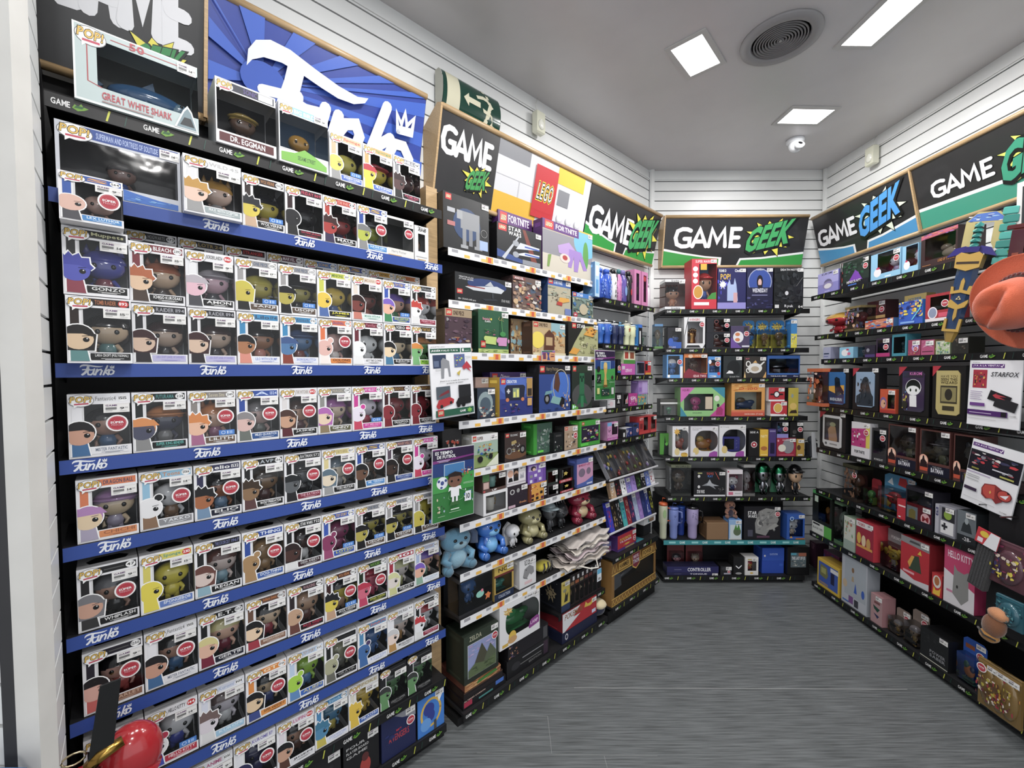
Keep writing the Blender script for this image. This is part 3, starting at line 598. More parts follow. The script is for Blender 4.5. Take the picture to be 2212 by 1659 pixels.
# desc|name|strip|name colour|title|title strip|title colour|number|skin|hair|style|clothes|flags|price
s9 = lambda x, z, d=.25: s_at('L', x, d, z)
Z = fz
rowboxes('C2', Z[2], s9(147, Z[2]), .25, '''black-haired pale head|LARA CROFT (POLYGONAL)|181818|ddd|TOMB RAIDER|261a16|b06a40|1192|d8bb98|1a1616|l|5a8a8a|r|15
dark-haired head in shades|LARA CROFT (ANGEL OF DARKNESS)|b9b6dc|8a84c8|RAIDER|26262a|a0a0a8|1194|d6b8a0|3c2224|l|2a2428|n|15
dark-haired head, twin box|LARA CROFT (ANGEL OF DARKNESS)|b9b6dc|8a84c8|RAIDER|26262a|a0a0a8|1194|d6b8a0|3c2224|l|2a2428|n|15
brown-skinned fringed head|LILO WITH SCRUMP|dfe2ee|6f83c8|Lilo|2f86b8|3a4a68|1741|a8714a|17171a|s|d98a78|n|15
blue head in goggles|SNORKELING STITCH|dfe2ee|6f83c8|Stitch|2f86b8|4a5a78|1742|4a78a8|39568a|c|8a3a2a||15
pink big-eared head|OOLONG|e08430|5a2a14|DRAGON BALL|e0703a|2c4a90|1703|e2b4aa|e2b4aa|e|f0e6e0|s|9
white bald head|ART THE CLOWN|e4e4e8|333|Terrifier|6a2030|c07080|1591|eceeee|1a1a1a|b|e8e8e8||12
pale slick-haired head|ELLEN RUTTER|161616|ddd|XERO|161616|ddd|111|e8cfa8|17171a|s|3f7aa0|r|8
green banded head|MICHELANGELO|8ac03a|3a6a1a|TURTLES|1c1c1c|c8a050|1555|7ab878|d88a3a|c|7ab878||9''', 'third row')
rowboxes('C1', Z[2]+.1635, s9(139, Z[2]+.16), .25, '''blue-purple round head|GONZO|161616|ddd|Muppets|1a1a1c|c8c89a||4a50b0|3a40a0|p|8a3a4a||14
spiky orange-haired head|ICHIGO KUROSAKI|161616|eee|BLEACH|7a2a34|eee|2392|e8c4a0|b8643a|p|4a3a30|o|15
pink grey-browed head|AMON|141414|eee|BORDERLANDS4|e6e6e8|333|1161|e2b6c4|b8b0b8|c|4a4a50|r|9
yellow striped head|SANJI|5a4a3e|ddd|ONE PIECE|9a9898|50607a|2336|c8b840|c8bb3e|l|222|jb|17
yellow capped dark head|USOPP|5a4a3e|ddd|ONE PIECE|9a9898|50607a|2333|b0a444|16161a|c|16161a|jb|17
yellow goggled head|JAMES|16161a|e0d83a|MINIONS|c8cc48|5a7a34|2047|e6c43a|e6c43a|b|4a6aa8|i|12
dark curly-haired head|MOANA WITH PUA|d8e6e0|3f8a78|MOANA|dcd0c4|b09070|1787|7a3a34|2a1414|l|c87868|r|12
purple-hooded smiling head|BUZZ LIGHTYEAR|35549a|c8d84a|TOY STORY|2f52b0|e8c030|169|e6b096|7a5ac0|s|3f8a5a|b|12
white head with balloon|PENNYWISE|8a2038|e0a0b0|Welcome|1c1c1e|999|2045|e6e6ea|c23a30|p|ddd||12''', 'fourth row')
rowboxes('C0', Z[2]+.222, s9(272, Z[2]+.2, .135), .135, '''dark hood|BOX|161616|ddd|HOGWARTS|2c2a2c|999|1173|998|333|s|333||14
bronze head|BOX|161616|ddd|LOTR|2c2a2c|a89050|24|998|333|s|333|n|14
grey head|BOX|161616|ddd|STRANGER|301418|c03030||998|333|s|333||14
masked head|BOX|161616|ddd|MARVEL|5a2438|e8e0e4|1417|998|333|s|333||14
blue head|BOX|161616|ddd|SONIC|3f78c0|d8b060|1056|5080c0|333|s|333||14
red-caped head|BOX|161616|ddd|S|24489c|d8b040|586|c99|333|s|333||14
yellow head|BOX|161616|ddd|ONE PUNCH|e0a838|333|263|cc9|333|s|333||14
tan head|BOX|161616|ddd|NARUTO|d88a4a|a83a20|934|cc9|333|s|333||14''', 'back row behind the fourth')
rowboxes('D', Z[3], s9(147.7, Z[3]), .25, '''frowning black-haired head|MISTER FANTASTIC|e4e4e8|6a7488|Fantastic4|e6e6ea|888|1515|c8967e|1c1a1c|s|3a6a9a|s|9
crowned grey robot head|SUPER KING BENDER|16181a|5ab0a8|FUTURAMA|1c2224|4a8a88|2211|4a4c62|d88a4a|c|888||15
orange-haired small head|LILITH|6a5444|ddd|Seven Sins|8a8480|c0b8a0|2149|eab89a|d88440|p|a8648a|sb|14
grey crew-cut head|MILES QUARITCH|24508e|dfe6f2|A|24489c|c0d0f0|1324|d8b4ac|8a8688|s|6a706a|ns|9
brown-haired bearded head|JASKIER|161618|ddd|THE WITCHER|d8d4d4|a09890|1192|c89a7c|4a3028|l|5a2028|sr|9
lilac-haired pale head|GINNY|5c5a3c|ddd|MAGIC|8a8a86|b0a898|2209|e6ccb0|b060b0|l|8a7a5a||15
magenta-hooded pale head|MY MELODY|c82a90|e8a0d0|MY MELODY|c82a90|e8c0e0|112|e4dcea|d0309a|e|c83a5a|b|15
red masked black-eyed head|DEADPOOL|161618|ddd|DEADPOOL|3a1418|a08040|1582|8a2430|8a2430|b|7a1c28||12
red masked head, second copy|DEADPOOL|161618|ddd|DEADPOOL|3a1418|a08040|1582|8a2430|8a2430|b|7a1c28||12''', 'fifth row')
rowboxes('E', Z[4], s9(166, Z[4]), .25, '''pink-capped pale head|CHICHI|d88850|a06040|DRAGON BALL|d8784c|4a4a60||e0c8a4|b080b8|c|a8a0b8||14
black-eared white face|YAKKO|8c8c90|dfe2e6|Toons|8cbcd8|c88a60|2066|e6e6e8|141416|e|8a6a50|s|14
curly black-haired head|ELIO|17182e|ddd|elio|2c2c50|eee|1532|a8643a|161416|p|7090b0|sn|9
scaly brown monster head|WOLF PREDATOR|141414|eee|AVP|1a1a1c|b0b8c0|136|8a6a4a|3a2a1c|p|5a3a3a||15
black hatted white-grinned head|THE BATMAN|7a2034|d8a0b0|BATMAN|17171a|ccc|572|5a5e62|1a1e22|c|1a1a1e|sn|14
blue-haired bandaged head|TORU MUTSUKI|161618|ddd|TOKYO GHOUL|d8c88a|988a50|1127|e2d2b8|5a7080|l|999|s|9
brown masked head|MR. TERRIFIC|3f86c8|cfe4f8|S|24489c|d8b040|584|6a4a38|17171a|s|222|s|9
dark brown curly head|MARIA RAMBEAU|24408a|a8b8d8|MARVELS|5a4a58|c08878||3c2a22|1a1414|l|222|s|9
magenta-hooded pale head|MY MELODY|c82a90|e8a0d0|MY MELODY|c82a90|e8c0e0|112|e4dcea|d0309a|e|c83a5a||15''', 'sixth row')
rowboxes('F', Z[5], s9(168, Z[5]), .25, '''long grey-haired head|WHIPLASH|161618|ddd|-|1c1c1e|555|47|c89a84|77777c|l|333|os|9
yellow crumpled head|SPONGEBOB|5a7ac0|dfe6f2|Sponge|d8cc5a|4a9a8a|2313|e2d23a|e2d23a|b|e2d23a|ro|15
brown-haired scarred head|REGAN|141416|eee|THE EXORCIST|161618|6a70a0|1967|d8c4bc|6a4038|l|8ab0c0|no|14
tan animal head|DOG-THING|3a60a8|dfe6f2|THING|24489c|dfe6f2||a88458|a88458|e|a88458|so|9
dark bowl-haired head|OSHA ANISEYA|3a2028|ccc|STAR WARS|17171a|eee|722|4a2e28|2a1a1a|l|ddd|sno|9
plum bear-eared head|LOTSO|2f52b0|d8d84a|TOY STORY|2f52b0|e8c030|174|8a3460|8a3460|e|9a4470|bo|15
yellow capped dark head|USOPP|5a4a3e|ddd|ONE PIECE|9a9898|50607a|2333|b0a444|16161a|c|16161a|jb|17
yellow capped head, second copy|USOPP|5a4a3e|ddd|ONE PIECE|9a9898|50607a|2333|b0a444|16161a|c|16161a|jb|17
yellow striped head|SANJI|5a4a3e|ddd|ONE PIECE|9a9898|50607a|2336|c8b840|c8bb3e|l|222|jb|17''', 'seventh row')
rowboxes('G', Z[6], s9(180, Z[6]), .25, '''black-fringed red-scarfed head|SCARLET|8a6450|c8a890|-|24202c|555|1250|dba89a|1c1a1e|s|c8605a|os|9
frowning black-haired head|MISTER FANTASTIC|e4e4e8|6a7488|Fantastic4|e6e6ea|888|1515|c8967e|1c1a1c|s|3a6a9a|os|9
blond smiling head|GERTIE|17182a|ddd|E.T.|141416|eee|1257|e2b49a|d8cc8a|s|7a2038|o|9
long black-haired head|MARION RAVENWOOD|8a6450|d8c8b8|Indiana Jones|6a4a3a|c87838|1353|e6c8a6|1a181a|l|a03040|o|9
bald scowling head|MACE WINDU|1a1416|c03050|WALKING|2a2024|b08890|1006|c09a7c|c09a7c|b|6a4038|oi|14
yellow black-masked head|WOLVERINE|161618|ddd|WOLVERINE|3a1c1c|c08050|1562|d8c440|1a1c24|p|c09a7c|sb|14
pink witch-hatted head|ELPHABA TOLENTINO|1c2a1a|c8c84a|WICKED|1f2e1c|7ab04a|1789|d0607a|b82a48|c|c03a60|s|9
cream-haired pale head|CRUELLA DE VIL|161618|ddd|101|a8243c|eee||dcd2cc|d2d29a|l|c8c88a|o|12
purple-hooded smiling head|BUZZ LIGHTYEAR|dfe6f0|a8b8c8|TOY STORY|a8b8d8|b08a58|1621|e6b096|7a5ac0|s|8ab09a||12''', 'eighth row')
rowboxes('H', Z[7], s9(183, Z[7]), .25, '''dark-haired head|JAPAN|3a2a5a|c8c0d8|-|26222a|777||c8a08a|1a1a1c|s|333|o|9
white big-bowed head|HELLO KITTY|b82840|f0d8dc|HELLO KITTY|e4e4e8|201c20|144|e6e6e8|b82848|e|3a4ab0|rbo|14
mauve long-eared head|KUROMI|9cc8e4|d8ecf8|Kuromi|d8dcea|a8b8d8|101|dcd4dc|75605e|p|ddd|o|15
long dark-haired cream head|SUPER ANDROID 17|e0903a|5a3414|GT|e08a34|f0e0c0|1701|e0c39c|1a1a1e|l|3a4a8a|os|14
lime three-eyed head|ALIEN|2f62b8|d0c890|TOY STORY|b8cde6|b08a58|525|a4d23c|a4d23c|e|5a8ac0|oi|15
olive pointed-eared head|GRAVIK|161618|999|-|1c1c1e|333||a8a888|a8a888|e|6a6a60|s|9
blue long-eared head|STITCH|dfe2ee|8f9fd0|Stitch|4a8ab8|d86a4a|1742|3a6aa8|4a3a68|e|3a6aa8|no|15
white-haired head|MIRANDA PRIESTLY|d8d8dc|444|DEVIL PRADA|e4e4e8|555|99|e6d0c4|c8c8ca|s|b88a4a||12
white head with red balloon|PENNYWISE|8a2038|e0a0b0|Welcome|1c1c1e|999|2045|e6e6ea|c2303a|p|ddd|o|12''', 'ninth row')
rowboxes('I', Z[8], s9(283, Z[8]), .25, '''red-clad head|TOON|b03048|ddd|TOON|dcdce0|888||c8a08a|7a2a2a|s|a03040|o|9
brown-haired head|TOON|b08a9a|ddd|ANIME|dcdce0|b04a7a|1051|d8b49a|5a3a2a|s|3a3a5a|o|9
dark blue head|KUROME|9a94d0|eee|KUROME 117|e4e4ea|7468b8||2c2c58|2c2c58|s|3a3a6a|so|14
black-quiffed tan head|JIGEN|dadade|444|LUPIN|e0d8e0|c05a8a|1020|c89a80|1c1c20|s|5a3a30|rso|9
blue head in sunglasses|STITCH WITH TUNA|dfe2ee|8f9fd0|Stitch|3f86b8|a8d0e8|1744|4a88b0|3a7898|p|c8b84a||15
yellow pointy-eared head|PIKACHU|3a62b0|d8e0f0|POKE|d8d4c4|b09a6a||e0bc34|e0bc34|p|e0bc34|o|12
green-glass drum|CREST-OPPER|1c1c1e|888|-|222226|555||62905e|3a3c3c|s|62905e|k|12
green-glass drum, second copy|CREST-OPPER|1c1c1e|888|-|222226|555||62905e|3a3c3c|s|62905e|k|12''', 'tenth row')
# riser under the back row, and single odd-sized boxes near the top
for rr in (('riser', .255, 1.01, .04, .13, Z[2]+.0012, Z[2]+.221, 'low black riser hidden behind the fourth row of figure boxes'),):
    s0, s1 = rr[1], rr[2]; r = root(rr[0], frame('L', s0, 0, rr[5]), rr[7], 'riser')
    m = MB(); m.box(0, -rr[4], 0, s1-s0, -rr[3], rr[6]-rr[5], '1a1a1c', .003); m.build('block', MATTE, r)
def wb(x0, x1, ytop, z, d, dp, rec, label, turn=0):
    s0, s1 = s_at('L', x0, d, z), s_at('L', x1, d, z); h = z_at('L', (s0+s1)/2, d, ytop) - z
    return window_box(frame('L', (s0+s1)/2, d, z+.0012, turn), abs(s1-s0), h, dp, rec.split('|'), label, 'figure boxes on the tall left rack')
wb(128, 268, 382, Z[2]+.328, .346, .083, 'LEX LUTHOR|3a86c8|dff0ff|S|2454a8|e0a050|564|ddb4a4|ddb4a4|b|4a4a50|s|9', 'window box with bald pink head, stacked above the blue-purple head box')
wb(398, 523, 348, Z[1], .285, .10, 'MAX WITH SCEPTER|9aa6a8|e2e6e6|WILD|dcdcde|b8b8b8|45|e6c4b0|c0903a|p|999|n|18', 'tall window box with gold crowned face, third on the second row')
b2 = '''yellow black-horned mask|WOLVERINE|161618|ddd|WOLVERINE|2a1a1a|b07a4a|1562|d8c440|1a1c24|p|c8a88a|b|n0
black head with yellow eye|SAVINI JASON|1a1416|c03050|FRIDAY|2a1018|c03858|1169|1c1c20|1c1c20|b|222|n|12
red horned head|MAUL|161216|eee|STAR WARS|b03a30|e8a090|13|a83430|3a1a1a|p|3a3050||12
lime and grey banded head|HAWKGIRL|3f86c8|cfe4f8|S|24489c|d8b040|582|b0b840|77787a|c|888|s|9'''
rowboxes('B', Z[1], s_at('L', 524, .25, Z[1]), .25, b2, 'second row', n0=3)
pr9 = '''yellow snail-faced head|SPONGEBOB CLEANING|4a6ac0|dfe6f2|Sponge|d8b08a|c04a3a||d8cc5a|8a9a4a|b|999|b|12
yellow head in red cap|PIRATE SPONGE|4a6ac0|dfe6f2|Sponge|e0a060|3a9a6a||e2cc3a|b83040|c|e2cc3a||12
brown cone-headed body|PYRAMID HEAD|161618|d05a7a|HILL|8a8a90|dcdce0|9|5a4040|3a2a2c|p|333||12'''
rowboxes('A', Z[0], s_at('L', 712, .25, Z[0]), .25, pr9, 'top row', n0=3)
# ================================================================ other packages and toys
def carton(mx, w, h, dp, name, cat, label, cols, art, fl, group=None):
    base = cols[0]; side = cols[1] if len(cols) > 1 and cols[1] else base; rt = root(name, mx, label, cat, group); a, b = -w/2, w/2; e = .0012
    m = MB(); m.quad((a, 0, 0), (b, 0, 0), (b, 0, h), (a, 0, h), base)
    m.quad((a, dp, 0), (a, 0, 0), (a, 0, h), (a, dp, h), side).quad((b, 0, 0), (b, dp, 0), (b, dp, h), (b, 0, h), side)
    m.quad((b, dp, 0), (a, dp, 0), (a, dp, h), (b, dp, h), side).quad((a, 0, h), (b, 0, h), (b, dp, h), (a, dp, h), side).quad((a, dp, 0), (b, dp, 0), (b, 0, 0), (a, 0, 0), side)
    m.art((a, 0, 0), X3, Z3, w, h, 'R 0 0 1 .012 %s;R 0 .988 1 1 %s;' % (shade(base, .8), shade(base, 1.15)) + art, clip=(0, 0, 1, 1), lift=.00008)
    m.art((a, dp, 0), (0, -1, 0), Z3, dp, h, 'R .15 .06 .8 .1 %s;R .2 .85 .8 .93 %s' % (shade(side, 1.5), shade(side, 1.35)), lift=.0003)
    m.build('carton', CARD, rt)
    if '$' in fl: put_price(rt, b-.024, h-.018 if 'v' not in fl else h*.72, p=random.choice(['19', '29', '24', '34', '14']))
    if '*' in fl: put_super(rt, b-.024, h-.058 if h > .1 else h*.4, min(.019, h*.16))
    return rt
def wincarton(mx, w, h, dp, name, cat, label, cols, art, fl, group=None):
    # cols: base, inside, skin, hair, style, cloth, x0, y0, x1, y1
    base, ins, sk, ha, st, cl = cols[:6]; x0, y0, x1, y1 = map(float, cols[6:10]); rt = root(name, mx, label, cat, group); a, b = -w/2, w/2
    X0, X1, Y0, Y1 = a+x0*w, a+x1*w, y0*h, y1*h; m = MB()
    m.quad((a, 0, 0), (b, 0, 0), (b, 0, Y0), (a, 0, Y0), base).quad((a, 0, Y1), (b, 0, Y1), (b, 0, h), (a, 0, h), base).quad((a, 0, Y0), (X0, 0, Y0), (X0, 0, Y1), (a, 0, Y1), base)
    if x1 < .995: m.quad((X1, 0, Y0), (b, 0, Y0), (b, 0, Y1), (X1, 0, Y1), base).quad((b, 0, 0), (b, dp, 0), (b, dp, h), (b, 0, h), shade(base, .97))
    else: [m.quad((b, 0, p), (b, dp, p), (b, dp, q), (b, 0, q), base) for p, q in ((0, Y0), (Y1, h))]
    sd = shade(base, .95); m.quad((a, dp, 0), (a, 0, 0), (a, 0, h), (a, dp, h), sd).quad((b, dp, 0), (a, dp, 0), (a, dp, h), (b, dp, h), sd).quad((a, 0, h), (b, 0, h), (b, dp, h), (a, dp, h), sd).quad((a, dp, 0), (b, dp, 0), (b, 0, 0), (a, 0, 0), sd)
    e = .0015; m.quad((a+e, dp-e, e), (b-e, dp-e, e), (b-e, dp-e, h-e), (a+e, dp-e, h-e), ins).quad((a+e, dp-e, e), (a+e, e, e), (a+e, e, h-e), (a+e, dp-e, h-e), ins).quad((a+e, e, e), (b-e, e, e), (b-e, dp-e, e), (a+e, dp-e, e), ins)
    if 'o' in fl:   # rounded window corners
        rr = min(X1-X0, Y1-Y0)*.42
        for cx, cy, sx, sy in ((X0, Y0, 1, 1), (X0, Y1, 1, -1)) + (((X1, Y0, -1, 1), (X1, Y1, -1, -1)) if x1 < .995 else ()):
            P = [(cx, .0001, cy)]+[(cx+sx*rr*(1-math.cos(t*.1963*1)), .0001, cy+sy*rr*(1-math.sin(t*.1963))) for t in range(9)]
            m.add(P, [(0, i, i+1) for i in range(1, 9)], base)
    m.art((a, 0, 0), X3, Z3, w, h, art, clip=(0, 0, 1, 1), lift=.00008); m.build('carton', CARD, rt)
    p = MB(); p.quad((X0, .0006, Y0), (X1, .0006, Y0), (X1, .0006, Y1), (X0, .0006, Y1), 'fff')
    if x1 >= .995: p.quad((b-.0003, 0, Y0), (b-.0003, dp, Y0), (b-.0003, dp, Y1), (b-.0003, 0, Y1), 'fff')
    p.build('window', PANE, rt)
    fx = (X0+X1)/2; ww = X1-X0; hh = Y1-Y0; con(rt, st, sk, ha, cl, fx, dp*.5, Y0*.7 if st != 'x' else Y0, ww, min(hh*1.0, h-Y0*.7-.004), dp)
    if '$' in fl: put_price(rt, b-.024, h-.018)
    if '*' in fl: put_super(rt, b-.024, h-.055, min(.019, h*.16))
    return rt
def con(rt, st, sk, ha, cl, fx, fy, fz_, ww, hh, dp):
    if st == 'm': o = child('mug', mug_mesh(sk, ha), rt); k = min(ww*.95, hh*.9); o.scale = (k, min(k, dp*.9), k)
    elif st == 'B': o = child('console', cached(('cons', sk, ha), lambda: cons_mb(sk, ha), 'console', GLOSS), rt); o.scale = (ww*.8, dp*.5, hh*.75)
    elif st == 'H': o = child('helmet', cached(('helm', sk, ha), lambda: helm_mb(sk, ha), 'helmet', METAL if ha == 'metal' else GLOSS), rt); o.scale = (ww*.72, dp*.75, hh*.85)
    elif st == 'G': o = child('glove', cached(('glove', sk), lambda: glove_mb(sk), 'glove', METAL), rt); o.scale = (min(ww, hh)*.9, dp*.6, hh*.85)
    elif st == 'o': o = child('model', cached(('blob', sk, ha, cl), lambda: blob_mb(sk, ha, cl), 'model', GLOSS), rt); o.scale = (ww*.85, dp*.7, hh*.8)
    elif st == 'x': return
    else:
        if st == 'd': st = 's'
        o = child('figure', doll_mesh(sk, ha, st, cl), rt); k = hh*.9; o.scale = (min(k, ww*1.25), min(k*.8, dp*1.4), k)
    o.location = (fx, fy, fz_+.003)
def mug_mesh(c, c2):
    def f():
        m = MB(); m.lathe([(.30, 0), (.34, .03), (.35, .5), (.35, .86), (.33, .86), (.32, .1), (0, .08)], -.08, 0, c, 18)
        m.tube([(.26, 0, .7), (.42, 0, .68), (.47, 0, .5), (.42, 0, .28), (.25, 0, .2)], .045, c2, 8); return m
    return cached(('mug', c, c2), f, 'mug', GLOSS)
def cons_mb(c, c2):
    m = MB(); m.box(-.5, -.2, 0, .5, .2, .9, c, .05); m.box(-.36, -.215, .14, .18, -.2, .78, '0c0c10')
    for z in (.25, .45, .65): m.lathe([(.06, 0), (.06, .04)], .34, 0, c2, 10); k = 20; m.v[-k:] = [(x, -.2-(zz), z+y) for x, y, zz in m.v[-k:]]
    return m
def helm_mb(c, c2):
    m = MB(); m.ell(0, 0, .58, .46, .42, .42, c, 20, 14); m.lathe([(.40, .06), (.45, .2), (.46, .58)], 0, 0, c, 20)
    m.box(-.34, -.47, .44, .34, -.38, .56, '0a0a0c').box(-.06, -.49, .12, .06, -.4, .48, '0a0a0c')
    for a in (-1, 1): m.add([(a*.09, -.46, .1), (a*.09, -.46, .42), (a*.36, -.38, .42), (a*.3, -.36, .08)], [(0, 1, 2, 3)], shade(c, .7))
    return m
def glove_mb(c):
    m = MB(); m.lathe([(.26, 0), (.24, .2), (.2, .38), (.27, .5), (.28, .66)], 0, 0, c, 14)
    for i, (x, l) in enumerate(((-.2, .22), (-.07, .3), (.07, .28), (.2, .2))): m.tube([(x, 0, .62), (x, -.06, .66+l*.7), (x, -.16, .66+l*.75), (x, -.2, .66+l*.3)], .06, c, 8)
    m.tube([(-.24, -.05, .5), (-.36, -.12, .62), (-.3, -.22, .72)], .06, c, 8); return m
def blob_mb(c, c2, c3):
    m = MB(); m.ell(0, .0, .45, .4, .3, .3, c, 14, 9); m.ell(-.18, -.1, .75, .2, .2, .2, c2, 12, 8); m.ell(.26, -.1, .62, .18, .2, .16, c3, 12, 8)
    m.box(-.42, -.3, 0, .42, .3, .1, c2, .03); m.tube([(-.3, 0, .1), (-.22, 0, .4)], .07, c3, 7); m.tube([(.28, 0, .1), (.2, 0, .4)], .07, c3, 7); return m
def clearbox(mx, w, h, dp, name, cat, label, cols, art, fl, group=None):
    # cols: cap, base, skin, hair, style, cloth, backcolour
    rt = root(name, mx, label, cat, group); a, b = -w/2, w/2; cap, base, sk, ha, st, cl = cols[:6]; bk = cols[6] if len(cols) > 6 else '333'; t = .09*h
    m = MB(); m.box(a, 0, 0, b, dp, t, base); m.box(a, 0, h-t, b, dp, h, cap); m.quad((a, dp-.001, t), (b, dp-.001, t), (b, dp-.001, h-t), (a, dp-.001, h-t), bk)
    m.art((a, 0, 0), X3, Z3, w, h, art, clip=(0, 0, 1, 1), lift=.0002); m.build('card_insert', CARD, rt)
    p = MB(); e = .0006
    p.quad((a, e, t), (b, e, t), (b, e, h-t), (a, e, h-t), 'fff').quad((a+e, dp, t), (a+e, 0, t), (a+e, 0, h-t), (a+e, dp, h-t), 'fff').quad((b-e, 0, t), (b-e, dp, t), (b-e, dp, h-t), (b-e, 0, h-t), 'fff'); p.build('clear_case', GLASSY, rt)
    con(rt, st, sk, ha, cl, 0, dp*.5, t, w*.8, h-2*t-.006, dp)
    if '$' in fl: put_price(rt, b-.024, h-.02)
    if '*' in fl: put_super(rt, b-.024, h-.06, min(.019, h*.16))
    return rt
def blister(mx, w, h, dp, name, cat, label, cols, art, fl, group=None):
    rt = root(name, mx, label, cat, group); a, b = -w/2, w/2; card, sk, ha, st, cl = cols[:5]
    m = MB(); m.prism([(a, 0), (b, 0), (b, h*.93), (a+.85*w, h), (a+.15*w, h), (a, h*.93)], dp-.002, dp, card); m.art((a, dp-.002, 0), X3, Z3, w, h, art, clip=(0, 0, 1, 1), lift=.0002)
    m.build('backing_card', CARD, rt)
    q = dp*.75; p = MB(); A, B, C, E = a+.12*w, b-.12*w, .06*h, .66*h; y1 = dp-.0035; y0 = y1-q
    p.quad((A, y0, C), (B, y0, C), (B, y0, E), (A, y0, E), 'fff').quad((A, y1, C), (A, y0, C), (A, y0, E), (A, y1, E), 'fff').quad((B, y0, C), (B, y1, C), (B, y1, E), (B, y0, E), 'fff').quad((A, y0, E), (B, y0, E), (B, y1, E), (A, y1, E), 'fff').quad((A, y1, C), (B, y1, C), (B, y0, C), (A, y0, C), 'fff')
    p.build('bubble', GLASSY, rt); con(rt, st, sk, ha, cl, 0, (y0+y1)/2, C, (B-A)*.9, (E-C)*.95, q)
    if '$' in fl: put_price(rt, b-.024, h-.02, y=dp-.004)
    if '*' in fl: put_super(rt, b-.024, h*.7, min(.019, h*.12), y=dp-.004)
    return rt
def plush(mx, w, h, dp, name, cat, label, cols, art, fl, group=None):
    # cols: body, belly, ears, style(e round ears / l long ears / n none), gloss
    body, belly, ear, st = cols[:4]; M = GLOSS if 'g' in fl else CLOTH; rt = root(name, mx, label, cat, group); rt.scale = (1, 1, 1); m = MB(); hz = h*.66; W = w; y = dp*.5
    m.ell(0, y, h*.28, W*.30, dp*.33, h*.27, body, 18, 12); m.build('body', M, rt)
    m = MB(); m.ell(0, y-dp*.05, hz, W*.36, dp*.38, h*.25, body, 20, 12, .9); m.build('head', M, rt)
    m = MB(); m.ell(0, y-dp*.2, h*.27, W*.2, dp*.2, h*.19, belly, 14, 8); m.build('belly_patch', M, rt)
    m = MB(); m.ell(0, y-dp*.35, hz-h*.07, W*.18, dp*.12, h*.09, belly, 14, 8); m.ell(0, y-dp*.45, hz-h*.02, W*.05, dp*.05, h*.03, '15151a', 10, 6); m.build('muzzle', M, rt)
    for s in (-1, 1):
        m = MB()
        if st == 'l': m.tube([(s*W*.28, y, hz+h*.12), (s*W*.42, y, hz+h*.16), (s*W*.5, y, hz), (s*W*.46, y-.01, hz-h*.2)], [.02, W*.07, W*.09, .02], ear, 8)
        elif st == 'u': m.tube([(s*W*.2, y, hz+h*.18), (s*W*.36, y, hz+h*.3), (s*W*.44, y, hz+h*.33)], [W*.1, W*.09, .01], ear, 8)
        elif st == 'e': m.ell(s*W*.27, y, hz+h*.19, W*.11, dp*.08, h*.09, ear, 12, 8)
        if st != 'n': m.build('ear', M, rt)
        m = MB(); m.tube([(s*W*.22, y-dp*.1, h*.42), (s*W*.36, y-dp*.25, h*.3), (s*W*.26, y-dp*.42, h*.22)], [W*.09, W*.08, W*.07], body, 9); m.build('arm', M, rt)
        m = MB(); m.tube([(s*W*.18, y, h*.12), (s*W*.3, y-dp*.28, h*.09), (s*W*.3, y-dp*.44, h*.1)], [W*.12, W*.11, W*.10], body, 10); m.ell(s*W*.3, y-dp*.45, h*.1, W*.105, .012, h*.09, shade(body, .8), 12, 6); m.build('leg', M, rt)
        m = MB(); m.ell(s*W*.13, y-dp*.40, hz+h*.05, W*.045, .006, h*.035, '0c0c10', 10, 6); m.build('eye', GLOSS, rt)
    return rt
def bottle(mx, w, h, dp, name, cat, label, cols, art, fl, group=None):
    body, cap = cols[:2]; r = w/2; rt = root(name, mx, label, cat, group); y = r+.001
    m = MB(); m.lathe([(r*.8, 0), (r, .008), (r, h*.72), (r*.62, h*.82), (r*.6, h*.86)], 0, y, body, 20); m.build('bottle_body', GLOSS, rt)
    m = MB(); m.lathe([(r*.66, h*.85), (r*.68, h*.97), (r*.5, h), (0, h)], 0, y, cap, 18); m.build('cap', GLOSS, rt)
    if len(cols) > 2:
        m = MB(); m.tube([(r*.5, y, h*.95), (r*1.1, y-r*.4, h*.88), (r*.9, y-r*.7, h*.66)], .004, cols[2], 6); m.build('strap', MATTE, rt)
    if art: MB().art((-r*.55, y-r-.0012, h*.1), X3, Z3, r*1.1, h*.5, art).build('printed_label', CARD, rt)
    return rt
def tumbler(mx, w, h, dp, name, cat, label, cols, art, fl, group=None):
    body, lid = cols[:2]; r = w/2; rt = root(name, mx, label, cat, group); y = r+.001
    m = MB(); m.lathe([(r*.74, 0), (r*.78, .01), (r*.82, h*.36), (r, h*.42), (r, h*.80), (r*.97, h*.82)], 0, y, body, 22); m.build('cup', GLOSS, rt)
    m = MB(); m.lathe([(r*1.0, h*.82), (r*1.02, h*.87), (r*.8, h*.89), (0, h*.89)], 0, y, lid, 20); m.tube([(-r*.3, y, h*.88), (-r*.1, y, h), (r*.5, y, h*.98)], [r*.16, r*.16, r*.14], lid, 8); m.build('lid', GLOSS, rt)
    m = MB(); m.tube([(r*.9, y-r*.2, h*.76), (r*1.6, y-r*.3, h*.74), (r*1.7, y-r*.3, h*.6), (r*1.6, y-r*.3, h*.44), (r*.9, y-r*.2, h*.44)], r*.17, cols[2] if len(cols) > 2 else body, 8); m.build('handle', GLOSS, rt)
    if art: MB().art((-r*.5, y-r-.0014, h*.5), X3, Z3, r*1.0, h*.26, art).build('printed_label', CARD, rt)
    return rt
